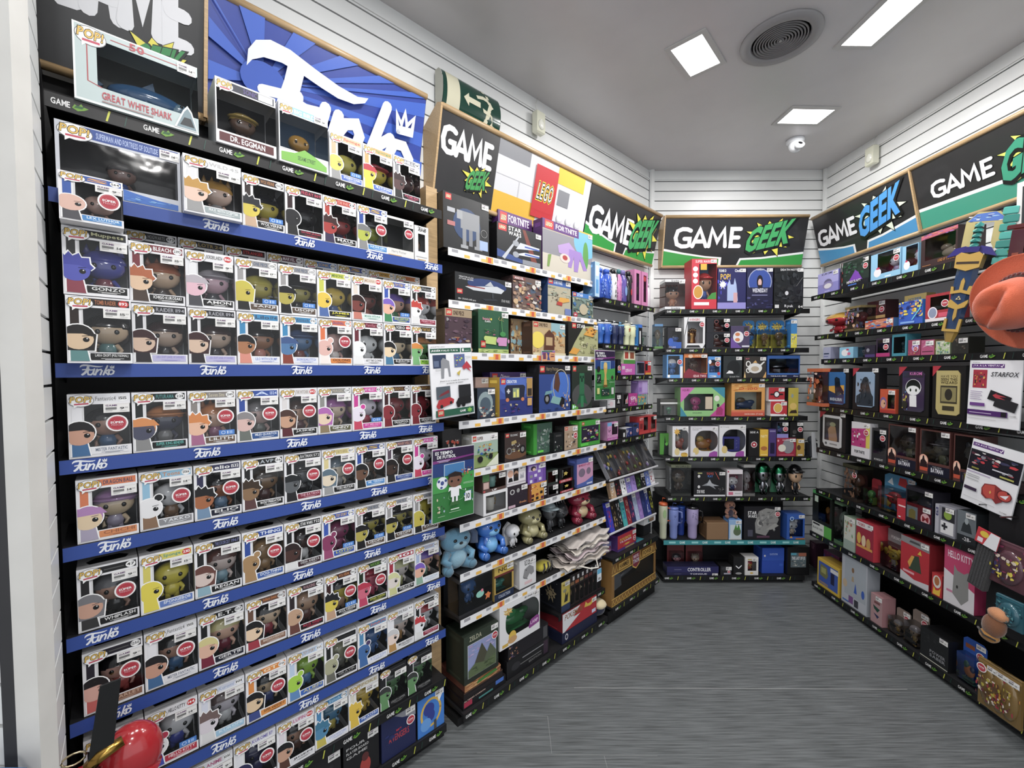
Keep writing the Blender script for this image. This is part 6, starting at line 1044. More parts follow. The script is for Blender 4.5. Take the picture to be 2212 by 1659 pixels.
# ---------------------------------------------------------------- back wall
items('''
B0|1436|1480|603|.12|k$|figure_case|toy box|clear case with tan black-haired model and white cap|e0e0e2,dcdce0,d09a78,1c1a1c,p,d88a5a,8a4a38|T .3 .92 .75 .98 444 Grandista;T .3 .02 .75 .07 444 Grandista
B0|1493|1548|559|.14|w$|toy_box|box|tall red box with round white badges|c8283c,5a8ab8,d8a07c,c82a30,c,3a62c0,.3,.2,.99,.9|T .15 .92 .8 .975 f0c8cc SUPER MARIO;E .15 .8 .1 .05 f0e4e8;E .15 .68 .1 .05 f0e4e8;E .15 .56 .1 .05 f0e4e8;E .26 .34 .2 .14 f0d8d0;E .26 .34 .17 .12 c8902c;R .35 .78 .6 .9 d8a828;R .1 .08 .7 .14 f0e4e8;P 3f8a3a .6 .2 .98 .2 .98 .34 .8 .32
B0|1549|1611|579|.10|c$|toy_box|box|dark violet box with pale castle tower print|23235a,1c1c40|M .0 .2 .45 .8 6 3 3a3ab0 4444c0;R 0 0 1 .16 8a84c8;T .05 .9 .3 .97 ddd FUNKO;T .1 .72 .45 .86 d8b040 POP!;S .18 .6 .14 .11 9 e4e4ea;P a0b0d8 .34 .2 .34 .6 .42 .72 .46 .6 .56 .6 .6 .76 .66 .6 .72 .2;R .56 .16 .7 .4 c89aa0;T .6 .9 .98 .97 e8e8f0 Cinderella
B0|1612|1669|578|.10|c$|toy_box|box|arched dark blue box with seated girl portrait|1e2044,26264c|E .5 .66 .46 .32 9aa0c0;E .5 .66 .43 .3 2f4a98;R .0 0 1 .52 1e1c3c;E .5 .66 .12 .16 1c1420;E .5 .64 .07 .09 d0a8a0;R .42 .52 .6 .58 1c1420;T .22 .4 .8 .5 dcdce8 WEDNESDAY;R .2 .32 .8 .35 6a6a90;M .0 .02 1 .3 10 4 2c2c58 1a1a38 4a4a80;T .35 .93 .65 .97 ccc WEDNESDAY
B0|1671|1735|578|.11|c$|toy_box|box|black box with dark crumpled creature print|1a1c1e,161616|M .02 .15 .95 .9 26 7 2a2c2e 141416 33363a 222;K .01 777 .75 .55 .95 .75;E .42 .38 .06 .05 c8c8cc;T .2 .92 .8 .97 ddd DEATH NOTE;T .35 .02 .65 .1 d0d0d4 Ryuk;T .82 .02 .97 .08 ddd 04;R .02 .02 .16 .1 ccc
B1|1442|1472|707|.08|w$|toy_box|box|dark box with blue round base print|26262c,1a1a1e,3a6ac0,3a3a40,s,3a6ac0,.3,.2,.99,.8|E .22 .3 .2 .2 2f5ab8;R .3 0 1 .3 2a58b0;T .1 .02 .6 .1 aac FIGURE
B1|1477|1523|685|.11|w*|glove_box|box|white angular box with bronze gauntlet inside|dcdcde,cfcfd2,9a7440,9a7440,G,9a7440,.16,.16,.9,.86|T .25 .88 .75 .96 b02a3a AVENGERS;P 2a2a2e .1 .02 .8 .02 .72 .1 .16 .1;P 2a2a2e .9 .02 1 .02 1 .14;K .02 2a2a2e .03 .02 .03 .4 .2 .98
B1|1525|1577|719|.10|w$*|diorama_box|box|lower dark box of a stacked pair with maroon base|23252c,3a4250,5a2a2c,7a3a30,o,888,.3,.08,.98,.9|O .42 .75 .08 .12 .02 999
B1+|1526|1577|687|.095|w$*|diorama_box|box|upper dark box of a stacked pair with maroon base|23252c,3a4250,5a2a2c,7a3a30,o,888,.3,.08,.98,.9|O .42 .75 .08 .12 .02 a66
B1|1578|1619|704|.08|c*|waffle_box|box|dark violet box with two orange discs on white|4a4060,3a3448|P 6a4a9a 0 0 .6 0 0 .5;E .4 .5 .28 .26 dcdce0;E .36 .62 .13 .08 c87a4a;E .36 .38 .13 .08 c87a4a;R .7 .7 .9 .95 333;R .6 .05 1 .12 d0d0dc
B1|1614|1640|690|.07|b|hanging_blister|blister|blue and yellow card with blue figure, leftmost of four|2f80c0,2f8ad0,2a2a30,s,2f8ad0|R 0 0 1 .5 d8cc40;S .5 .78 .42 .16 9 e0c84a;T .2 .8 .8 .88 2a2a4a SUPER;T .15 .7 .85 .78 2a2a4a POWERS
B1|1643|1671|690|.07|b|hanging_blister|blister|blue-yellow card with small bronze figure, second of four|2f80c0,9a7c48,9a7c48,b,9a7c48|R 0 0 1 .5 d8cc40;S .5 .78 .42 .16 9 e0c84a;T .2 .8 .8 .88 2a2a4a SUPER;T .15 .7 .85 .78 2a2a4a POWERS
B1|1673|1706|690|.07|b|hanging_blister|blister|blue-yellow card with large bronze figure, third of four|2f80c0,8a7048,8a7048,s,8a7048|R 0 0 1 .5 d8cc40;S .5 .78 .42 .16 9 e0c84a;T .2 .8 .8 .88 2a2a4a SUPER;T .15 .7 .85 .78 2a2a4a POWERS
B1|1708|1721|690|.07|c$|hanging_card|box|narrow blue and yellow card at the right of four|2f80c0,2470b0|R 0 0 1 .5 d8cc40;M .1 .1 .9 .5 5 3 2a4a8a 4ab0d8 ddd
B2|1440|1475|766|.09|w*|toy_box|box|blue and white box with small blue figures|5a9ad8,3a4a60,4a8ad8,e8e8ec,s,4a8ad8,.08,.14,.8,.95|R .84 0 1 .5 e8e8ee;R .05 .02 .2 .14 fff
B2|1477|1528|764|.10|w$|toy_box|box|orange-topped box with crouching brown figure|d87a3a,5a1c1c,7a5648,4a3028,p,6a4a3a,.04,.2,.98,.84|P 8a2438 0 0 1 0 1 .16 .7 .2 .4 .3 .2 .4 0 .2;T .4 .03 .95 .13 e8c8c8 GEAR TWO;E .28 .9 .1 .08 e8c0a0;T .45 .88 .8 .96 e8c8a8 ONE PIECE
B2|1529|1557|770|.09|w$*|toy_box|box|pale blue box with small blue flyer figure|4a90d8,8ab8e0,4a7ac8,d87a4a,p,4a7ac8,.1,.25,.9,.85|E .85 .2 .12 .08 c83a4a;E .15 .75 .12 .1 e8e8f0;T .1 .03 .7 .12 ddd 3
B2|1562|1603|769|.09|c$|mug_box|box|charcoal box with dark mug print|2c3234,222628|E .55 .45 .35 .35 1c2022;P e8e8ea .15 .2 .3 .34 .5 .3 .55 .2;T .35 .02 .85 .08 aaa DARTH
B2|1606|1655|770|.10|c$|teapot_box|box|dark box with white teapot and cup print|3a3632,2a2826|E .5 .45 .32 .24 dcdcd8;P dcdcd8 .72 .5 .95 .75 .88 .76 .72 .62;O .2 .65 .09 .12 .05 dcdcd8;O .2 .35 .08 .1 .045 dcdcd8;E .5 .42 .18 .12 b8a890;P d8a860 .4 .7 .6 .7 .52 .82;P d8b878 -.1 0 .1 .0 .05 .3;P d8a860 .85 .0 1 0 1 .3;T .08 .85 .25 .93 c05a70 POT
B2|1657|1728|768|.16|w|helmet_box|box|blue-edged box with silver helmet|2c5aa0,26303c,787c84,metal,H,555,.05,.2,.96,.86|R 0 0 1 .14 1c2548;T .1 .05 .6 .1 d8d8e0 THE BLACK SERIES;P 3a72c0 0 .14 .96 .14 .96 .2 0 .2;I .8 .03 .95 .1 ccd Disney
B3@.06|1426|1466|862|.08|c|ledge_box|box|white-lipped dark stand with a bird-like mug face|50504c,3a3a3c|R 0 .7 1 .8 dcdcdc
B3|1432|1465|865|.07|b$*|hanging_blister|blister|blue card blister with round green disc|2f5ab8,2a7a4a,2a7a4a,b,2a7a4a|R 0 .0 1 .1 4a70d0;R .2 .7 .8 .8 1c3a80
B3|1469|1566|837|.12|w|playset_box|box|wide green, teal and pink box with window|8ac07a,3a4a44,c83a8a,c83a8a,s,c83a8a,.08,.2,.74,.78|P c860b0 0 1 .32 1 .02 .5 0 .5;P 2f88a0 .7 1 1 1 1 .62;P 2f88a0 0 0 .15 0 0 .35;P c03a90 .66 0 1 0 1 .5;T .04 .86 .2 .95 7a2a5a SQUID;E .82 .62 .06 .1 dcdcd0;E .85 .38 .03 .06 16161a;P a02868 .8 .05 .95 .05 .96 .25 .9 .34 .82 .3;T .28 .1 .48 .14 3a5a3a EXCLUSIVE;R .56 .25 .72 .68 c8b8a0
B3|1579|1652|828|.11|w$|diorama_box|box|orange box with blue creature model behind its window|d89a4a,c8d0c0,3a5078,6a5a48,o,3a5078,.1,.2,.9,.74|T .22 .8 .78 .88 c84a2a D-100;I .4 .9 .6 .95 8a5a2a Disney;R 0 0 1 .12 c8503a;R 0 .12 1 .18 d8704a;T .4 .04 .95 .09 e8c0a8 DIORAMA STAGE;M 0 .76 1 1 10 3 d08a38 e0ac60
B3|1664|1700|867|.09|c$|mug_box|box|lower red box with round yellow mug print|c02834,e8e8ea|E .45 .55 .28 .34 e8e4dc;E .45 .55 .24 .3 d8b048;P e8e8ea 0 0 1 0 1 .1 0 .16;E .85 .1 .05 .06 eee
B3+|1660|1695|837|.09|c$|mug_box|box|upper red and white ball-print mug box|b82634,e8e8ea|E .5 .55 .36 .42 b8222e;R .1 .44 .9 .56 2a2024;E .5 .5 .2 .24 2a2024;E .5 .5 .14 .17 e4e4e6;R 0 0 1 .12 e8e8ea
B3|1702|1724|838|.08|c|book_box|box|mustard tall box with dark vehicle print|b8a83a,1c1c1e|S .4 .72 .16 .1 6 8a9a9a;E .5 .35 .35 .12 d8b860;P 3a2a20 .1 .1 .9 .1 .8 .22 .3 .2
B4@.08|1425|1446|936|.05|c|tube_box|box|green and black upright box behind the white lamp box|4f9a34,1c241c|P 16201a .4 .0 1 0 1 .5 .6 .6 .5 .9;E .7 .5 .15 .08 6ac848
B4|1452|1487|921|.12|wo$|lamp_box|box|white window box with red can model and sun print|dcdcde,3a4450,a84a34,c8b8a0,o,a84a34,.18,.2,.99,.9|S .28 .82 .22 .12 8 d8a83a;E .3 .16 .16 .12 d8c488;E .75 .06 .22 .08 d8b03a;T .52 .08 .9 .12 a06a20 THE
B4|1491|1551|921|.12|wo$|lamp_box|box|white window box with gold model on an orange base|d8d6dc,5a4a40,b87a34,c8a040,o,a85a2a,.16,.18,.99,.86|T .06 .92 .4 .96 888 3D Perpetual;T .06 .87 .3 .91 888 Calendar;E .2 .18 .11 .12 d8c078;P 9a40a0 .66 0 .98 .0 .98 .16 .86 .18 .7 .12;E .12 .06 .06 .08 ddd
B4|1553|1611|918|.12|wo$|lamp_box|box|white window box with blue retro television model|dcdcde,26242c,5a5ac0,5a5ac0,B,333,.12,.14,.99,.86|T .04 .91 .36 .95 888 3D TV Lamp;E .2 .22 .11 .12 d8c078;P 9a40a0 .6 0 .94 .0 .94 .16 .82 .18 .64 .12
B4|1617|1640|929|.10|c|game_box|box|slim black upright box with red-white round mark|1a1a1c,222|E .5 .45 .3 .12 d8c8c8;E .5 .45 .24 .09 a83040;E .5 .45 .08 .03 fff;T .1 .88 .9 .95 ddd SIDE A
B4|1641|1659|928|.10|c|game_box|box|slim yellow upright box|e0b428,c09820|T .1 .7 .9 .8 f4e8b0 PARTY;E .5 .3 .4 .08 b06a30;R .1 .05 .9 .08 f4d878
B4|1660|1676|927|.10|c|game_box|box|slim purple upright box|4a3878,3a2a60|R .2 .1 .8 .5 20183a;R .1 .9 .9 .95 8a80b0
B4|1677|1719|946|.09|c$|toy_box|box|crimson box with grey half ball and round badge|a02440,3a2a30|E .6 .55 .3 .4 8a8a90;E .28 .45 .2 .2 dcd8c8;R .1 .05 .9 .1 c85a70;E .08 .85 .05 .06 e0a0a8;T .3 .85 .7 .92 e8c8d0 SANRIO
B4+|1678|1703|911|.08|w$*|small_box|box|clear-fronted violet-based box on the crimson box|3a3a50,20242e,5a5ab0,3a7a9a,o,7a70c0,.05,.25,.95,.95|R 0 0 1 .24 8a84c8
B4|1720|1737|948|.08|c$|small_box|box|narrow gold box at the right end|b8923c,8a6a2a|E .3 .5 .25 .15 5a3a2a;R .2 .04 .8 .12 ccc
B4+|1706|1735|911|.08|c$*|small_box|box|black box with round red sticker above the gold one|18181a,141414|E .35 .4 .15 .12 444;R .2 .15 .4 .2 888
B5|1449|1493|1004|.12|k|figure_case|toy box|grey-green topped clear case with round emblem|6a7058,2e302e,7a6a58,4a3a30,s,5a4a40,2a2c2c|T .2 .92 .9 .98 222 WORLD
B5|1498|1567|1018|.11|c$|toy_box|box|black box with silver fighter craft print|1a1b1f,141414|P 8a8e94 .25 .42 .5 .58 .75 .4 .6 .45 .7 .28 .5 .42;P a8acb2 .4 .45 .5 .68 .58 .5 .8 .42 .55 .4;K .015 e05a48 .68 .96 .8 .68;T .4 .85 .62 .95 c8504a TOYS;T .44 .76 .6 .84 3a78c8 PLAY;E .16 .8 .04 .06 ddd;E .16 .38 .04 .06 ddd;T .1 .12 .34 .26 e8e8ea STAR WARS;R .0 .0 1 .06 dcdce0;M .78 .12 1 .35 5 3 555 777;R .12 .9 .26 .95 a8a870
B5|1570|1604|1015|.10|w|toy_box|box|white and pink box with white figure inside|e0dadf,b06a80,e4e4e6,8a3a50,e,2a3a70,.12,.2,.99,.84|R .1 .05 .4 .16 c86080;R .5 .08 .9 .13 bbb;R .03 .9 .12 .96 b84a60
B5|1606|1631|1004|.10|k|glass_case|toy box|all-clear case with glass figure on a round foot|9a9a98,6a6a68,aaa,bbb,b,aaa,3a3a3a|
B5|1641|1674|1004|.12|tm|hero_bank|figure|left silver figure in green hood and cape|a8aab0,1f6a48,l,9a9ca4,1f6a48,1f6a48
B5|1679|1708|1008|.12|tm|hero_bank|figure|right silver figure in green hood and skirt|a8aab0,1f6a48,l,9a9ca4,1f6a48,1f6a48
B5|1713|1744|1008|.12|t|hat_bank|figure|tan-faced figure in a black hat beside the silver pair|d0a884,161618,c,222226,1a1a1c
B6@.07|1464|1484|1087|.08|u|steel_cup|tumbler|dark blue tall cup behind the pale blue one|1c3a90,2454b8,1c3a90|
B6|1426|1445|1078|.08|u|steel_cup|tumbler|cream tall cup with orange lid and handle|c8ccae,d8602a,d8602a|E .5 .5 .4 .4 9ab880
B6|1448|1469|1089|.08|u|steel_cup|tumbler|periwinkle tall cup with big handle|7a8cd0,6a80d0,7a8cd0|M .2 .2 .8 .8 4 3 3a4478
B6|1488|1513|1087|.08|u|steel_cup|tumbler|lilac tall cup with black lid and white swing tag|a89ac8,1c1c20,1c1c20|M .1 .1 .9 .9 5 6 3a3a50
B6|1526|1573|1129|.14|c|carton|box|plain brown cardboard carton|8a6a4a,7a5c40|R .98 0 1 1 7a5c40;R 0 .96 1 1 9a7a58
B6|1574|1602|1123|.09|c$|planter_box|box|pale blue and white box with potted plant print|8ab0d8,5a8ac8|R .1 .05 .95 .75 c8d4d8;E .65 .4 .3 .2 5a6a50;P 4a8a3a .4 .5 .55 .78 .65 .55 .75 .8 .9 .5;R .0 .0 1 .06 ccc
B6+@.02|1566|1597|1080|.08|p|doll|plush toy|tan doll in dark shirt on pale blue box|a8745c,3a3040,a8745c,n
B6|1606|1686|1094|.12|c$*|ship_box|box|wide black box with round grey spaceship print|1c1c22,16161a|P 8a8a88 .32 .2 .3 .5 .4 .85 .6 .95 .85 .9 .95 .6 .85 .35 .7 .3 .6 .12;E .45 .5 .09 .11 a8a8a4;E .45 .5 .05 .06 555;K .012 55565a .45 .5 .8 .85;K .012 55565a .45 .5 .4 .85;K .012 6a6a6a .45 .5 .9 .5;P 9a9a96 .6 .3 .85 .5 .95 .42 .75 .3;M .35 .25 .9 .85 9 3 777 666 9a9a98;T .1 .76 .34 .86 eee STAR;T .1 .66 .34 .75 eee WARS;R .35 .06 .7 .12 5a3a50;R .1 .1 .24 .3 4a4a5a
B6|1699|1738|1111|.10|w$|toy_box|box|blue window box with white headed figure|2458b0,2a4a90,c8ccd4,c8ccd4,e,c8b8a8,.15,.12,.9,.8|O .28 .82 .09 .07 .03 a8c8f0;P d8a040 .15 .06 .35 .06 .25 .14;R .5 0 1 .06 b0703a
B7@.10|1446|1484|1178|.06|b|figure_blister|blister|red-based clear blister with black and pink figures, left|6a2a2c,c88a90,2a2024,l,3a2428|R 0 0 1 .2 8a4a60;R .1 .03 .6 .12 5a4a90
B7@.10|1487|1524|1180|.06|b|figure_blister|blister|red-based clear blister with bone-coloured figures, right|6a2a2c,c8a890,8a7a68,p,b09a80|R 0 0 1 .2 8a3a38;R .1 .03 .6 .12 5a3a60
B7|1440|1552|1237|.09|c$|long_box|box|lower long navy box with white block lettering|23224c,1c1c3c|T .45 .25 .78 .75 e0e0ec TONGUE;R .14 .45 .28 .55 6a6a90
B7+|1440|1553|1224|.09|c|long_box|box|upper long navy box with white block lettering|26255a,1c1c3c|T .4 .2 .85 .8 e8e8f0 CONTROLLER;R .14 .45 .28 .55 6a6a90
B7|1556|1581|1223|.08|c$*|small_box|box|small dark box with red sticker|26262a,1c1c1e|E .4 .7 .3 .2 3a3a3e;R .3 .1 .9 .25 aab
B7|1584|1607|1203|.08|c|small_box|box|black box with white smile mark|1a1a1c,222|K .05 e8e8ea .25 .5 .5 .38 .75 .52;E .5 .1 .3 .06 999
B7|1609|1638|1204|.08|w$|toy_box|box|white box with dark red window and red figure|d8d6d4,5a1c2c,d8a048,b82a30,p,b8402a,.2,.25,.85,.8|E .5 .12 .12 .05 d8b040;R .2 .84 .5 .9 b8a040
B7@.03|1645|1693|1212|.12|c|blue_box|box|wide blue box beneath the tilted lid|1c48b0,183c90|R .8 .6 .95 .8 2a5ac0
B7+@.03|1646|1694|1184|.12|c|blue_box|box|blue lid box with white lettering on the wide one|2050b8,1a44a0|T .35 .45 .7 .6 a8c0f0 PLAYSTATION;E .12 .4 .04 .08 ddd
B7|1700|1748|1182|.09|c|console_box|box|black box with pale square cover print|141416,101012|R .15 .28 .85 .8 5a6a70;T .2 .55 .8 .66 e4e4e8 THE LAST OF US;M .18 .32 .82 .52 10 4 8a8a88 c8c8c0 4a4a50;R .15 .72 .4 .8 4a9ab0;R .5 .68 .85 .8 a0604a
''')
for o in D.objects:
    if o.get('label', '').startswith('small tan doll'): pass
# ---------------------------------------------------------------- right wall
items('''
R0|1766|1811|587|.09|c$|toy_box|box|lilac box with hooded cartoon face print|8a86c8,6a66b0|R 0 .45 1 1 a8a4dc;E .5 .46 .2 .2 6a6488;E .5 .36 .26 .18 8a80b0;E .5 .33 .18 .12 d8d4dc;T .2 .88 .7 .97 2a2a4a KUROMI;R .35 .06 .6 .1 c0bce8
R0|1815|1877|561|.09|c$*|toy_box|box|dark box with green blocks and purple mound|26342c,1c1c20|M .1 .4 .9 .95 16 3 3a4a40 2a5a3a 4a5a58 1c2a24;P 7a3ab0 .3 .2 .8 .2 .65 .5 .55 .6 .4 .35;R .0 0 1 .2 1a1a1e;T .25 .14 .75 .24 ccc MINECRAFT;R .3 .05 .6 .1 3a6ac0;R 0 .0 .08 1 1c1c20;M .0 .0 .1 1 7 5 ccc b03a3a
R0|1880|1945|543|.10|w*$|toy_box|box|sky blue framed window box with white doll, left|8ac0e0,7a2038,dcd8e8,c83a78,e,b8a8d8,.24,.22,.97,.98|E .24 .28 .13 .16 e8e4e8;P c8305a .2 .4 .32 .4 .3 .48 .2 .46;R .5 .06 .7 .1 e8f4fa
R0|1948|1983|529|.10|w|toy_box|box|sky blue framed window box with white doll, right|8ac0e0,7a2038,dcd8e8,c83a78,e,b8a8d8,.24,.22,.97,.98|E .3 .28 .2 .16 e8e4e8;P c8305a .2 .4 .36 .4 .3 .48 .2 .46
R0|1988|2068|498|.14|w|bust_box|box|maroon box with pink mountain top and pale bust inside|3a2628,5a4a48,a89888,8a7a6a,o,9a8a7a,.12,.22,.95,.86|P c05a70 0 .86 0 .96 .3 1 1 1 1 .9 .5 .88;M .0 .86 1 1 12 3 c86a8a d8906a 8a60b0;T .5 .1 .95 .18 b87a3a LORD OF THE RINGS;R .06 .06 .3 .08 a06a3a
R1|1762|1815|676|.16|t|crouch_figure|figure|red and gold armoured figure crouching on a rock base|b0202c,c89a38,s,b0202c,c8902c
R1|1824|1858|662|.12|k|chest_case|toy box|clear gold-edged chest case with mixed figures|7a6a40,6a5a38,a03a3a,8a4a4a,s,7a7aa0,4a3a38|M 0 .1 1 .9 16 3 a05a6a 6a6a9a c8a080 4a4a60
R1@.10|1872|1912|650|.08|c$*|toy_box|box|dark red box behind the fans of red and blue|4a2024,3a1a1c|M 0 .3 1 1 8 3 6a2a2c 5a3a28;R 0 .4 1 .5 c8a060
R1|1868|1930|690|.09|c$*|toy_box|box|low orange and blue character-print box|c87a5a,3a6aa0|M 0 0 1 1 18 4 d85a3a 4a7ac0 e0b0a0 3a5ab0 c83a3a 5ab0d8
R1|1941|1993|650|.07|c|puzzle_box|box|blue box crowded with yellow and orange shapes|2a5ac0,2478d0|M .0 .3 1 1 26 6 e0c838 2a3a8a d88a48 5a80d8 f0d850 1a2a6a;K .04 6ad8e0 .6 .2 .9 .6 1 1;R .1 .06 .7 .14 7aa8e8
R1@.08|1952|2000|636|.05|c|card_box|box|yellow card box peeking over the blue puzzle box|b8a058,a08a48|T .2 .8 .8 .9 3a6a90 HYPER;R .5 .5 .9 .6 c8683a
R1|1998|2052|634|.10|w*|toy_box|box|red and green box with round grey disc|a82a34,2a3a2c,5ab040,8a9098,b,5ab040,.2,.4,.95,.9|E .3 .32 .2 .22 e8e0e8;E .3 .32 .16 .18 8a94b0;R 0 0 1 .12 e4dce0;R .55 .15 .95 .3 d8506a
R2|1778|1794|750|.07|c|ear_box|box|lilac-white slope-sided box|a8acc8,8a8ca8|R .1 .4 .8 .5 2a3a5a;R .1 .2 .7 .26 6a70a8
R2|1813|1843|750|.08|c|ear_box|box|sky blue box with white bowed face print|8ac4e0,6aa0c0|E .4 .5 .25 .3 ecebee;P c83a5a .5 .7 .7 .72 .66 .86 .5 .84;E .7 .4 .12 .14 d86a90
R2@.03|1846|1864|748|.07|k|ear_case|toy box|clear grey case with pale round toy|5a5a60,4a4a50,b8b8c0,b8b8c0,e,aaa,2e2e34|
R2|1868|1890|746|.07|c|small_box|box|dark box with violet lower band|2c2838,26222e|R 0 0 1 .25 4a3a70;E .3 .6 .16 .16 8a8a98
R2|1892|1922|730|.08|w$*|toy_box|box|dark window box with magenta base and dark figure|3a2c40,221c28,3a3060,2a2248,p,3a3060,.1,.22,.9,.9|R 0 0 1 .2 b02a70
R2|1926|1958|722|.08|w|toy_box|box|teal framed window box|3a8a9c,14343c,1f4a58,1f4a58,o,aac8d0,.12,.14,.9,.88|
R2|1961|1988|734|.08|c$*|candy_box|box|dark rose box with smiling lilac face|9a3a5a,6a2a40|M 0 .0 1 .3 8 3 c88a60 b05a78;E .6 .5 .28 .26 b090d0;E .5 .55 .05 .05 222;E .7 .55 .05 .05 222
R2|1989|2018|734|.08|c$|candy_box|box|rose box with pale fan print|b05078,a08050|P d89ab8 .1 .5 .5 .85 .9 .5 .5 .6;R .1 .2 .9 .26 5a2a3a;M .1 .6 .9 .9 6 4 d07a9a c88aa8
R2|2021|2052|736|.08|c|candy_box|box|pale green leafy-print box|b8c0a8,8a9a78|M 0 0 1 .9 18 5 6a9a4a a8c878 5a8a8a dcdcc8
R2|2055|2092|728|.08|c$|toy_box|box|dark olive box near the sheath tip|2c2c28,26261f|M .1 .2 .9 .9 9 5 4a4a40 3a3a34 6a5a50
''')
frm = '''
R3|1782|1833|796|.05|f$|light_picture|framed picture|black framed picture, cloaked figure on yellow-blue sky|18181b,2a6aa8|P e0a838 0 .3 1 .3 1 .6 0 .6;P 2a6aa8 0 .55 1 .6 1 1 0 1;P 24345a 0 0 1 0 1 .34 .6 .3 0 .42;P 14202c .5 .85 .7 .8 .8 .35 .55 .25 .45 .3 .4 .8;P 14202c .6 .7 1 .4 .9 .3 .6 .4;T .15 .1 .85 .2 ccd8e0 MANDALORIAN
R3|1841|1897|795|.05|f$|light_picture|framed picture|black framed picture, dark shadowed bust on pale blue|16161a,8aa4c0|P 2c343e .3 .66 .38 .8 .5 .86 .62 .85 .7 .78 .74 .62 .85 .4 1 .3 1 0 0 0 0 .3 .3 .4;M .1 .05 .9 .8 9 3 36404c 222a34
R3|1900|1934|841|.05|w$|toy_box|box|orange-topped small box with hooded face print, in front|c8502a,3a2c28,8a6a58,5a3a60,l,444,.5,.2,.95,.8|E .22 .42 .22 .25 7a5a90;E .22 .38 .16 .18 d8a07c;E .3 .4 .04 .04 111;R 0 0 1 .14 b03028
R3|1940|2006|792|.05|f|light_picture|framed picture|black framed picture, black and white rounded cartoon doll|121214,3a2a4a|R 0 .84 1 1 2c2a38;T .35 .9 .9 .98 c86ab0 KUROMI;E .52 .6 .36 .2 e8e8ea;E .52 .61 .33 .18 141416;E .52 .52 .3 .12 e8e8ea;E .4 .53 .04 .04 111;E .66 .53 .04 .04 111;P e8e8ea .38 .12 .36 .4 .68 .4 .7 .12;M .02 .02 .3 .5 6 3 d8c840 5a8ad0 6a2a70;E .16 .16 .14 .09 111
R3|2012|2084|790|.05|f|light_picture|framed picture|black framed picture, yellowed wanted-style sheet with photo|141414,b8a868|T .2 .84 .9 .9 6a5c34 HAVE YOU;T .2 .77 .9 .83 4a4024 SEEN THIS;T .2 .7 .9 .76 4a4024 WIZARD;R .2 .26 .9 .66 3a3424;R .24 .3 .86 .62 8a8050;E .55 .46 .16 .13 2a261a;R .3 .1 .8 .2 3a3424
R4|1770|1826|890|.05|f$|light_picture|framed picture|black framed picture, small figure in a tan robe|161618,c8c8c8|R .1 .2 .9 .92 3a3634;P 9a7a58 .35 .2 .3 .55 .42 .66 .7 .66 .8 .3 .78 .2;E .55 .72 .16 .07 8a8a68;E .2 .1 .06 .04 555;R .4 .08 .8 .12 888
R4|1838|1878|913|.05|c$*|figure_card|box|white-based box with magenta and yellow print|d8d6da,c8c6ca|P b82a78 0 .3 .8 .3 .8 .85 0 .8;P d8c848 .8 .3 1 .3 1 .9 .8 .88;M .05 .35 .6 .8 8 3 e8e8ea 7a1c48 a84040;T .2 .12 .75 .2 2a2a30 FORTNITE;T .5 .5 .75 .56 f0a8d8 LYNX
R4|1882|1914|926|.06|w$*|toy_box|box|charcoal window box with dark figure|2e2e32,4a4a4e,2a2a2c,3a2c24,p,2c2c30,.1,.25,.95,.92|T .2 .04 .8 .1 bbb KNIGHT
'''
items(frm)
for i, (x0, x1, yt) in enumerate(((1917, 1978, 919), (1985, 2051, 930), (2058, 2112, 940))):
    items('R4|%d|%d|%d|.09|w%s|hero_box|toy box|rust window box with orange disc, %s of three|5a3430,4a3a38,6a6a64,4a4a50,%s,888a60,.05,.28,.98,.97|R .3 0 1 .22 121428;T .4 .06 .8 .16 d8d8e0 BATMAN;T .45 .17 .75 .2 999 THE NEW;E .14 .3 .16 .13 e8a890;E .14 .3 .13 .1 f0c8b0;P 241418 .02 .12 .04 .28 .1 .32 .12 .4 .16 .4 .18 .32 .26 .26 .28 .1;P c04a2c .02 .06 .28 .06 .3 .14 .02 .14' % (x0, x1, yt, '$' if i < 2 else '', ORD[i], 'sce'[i]))
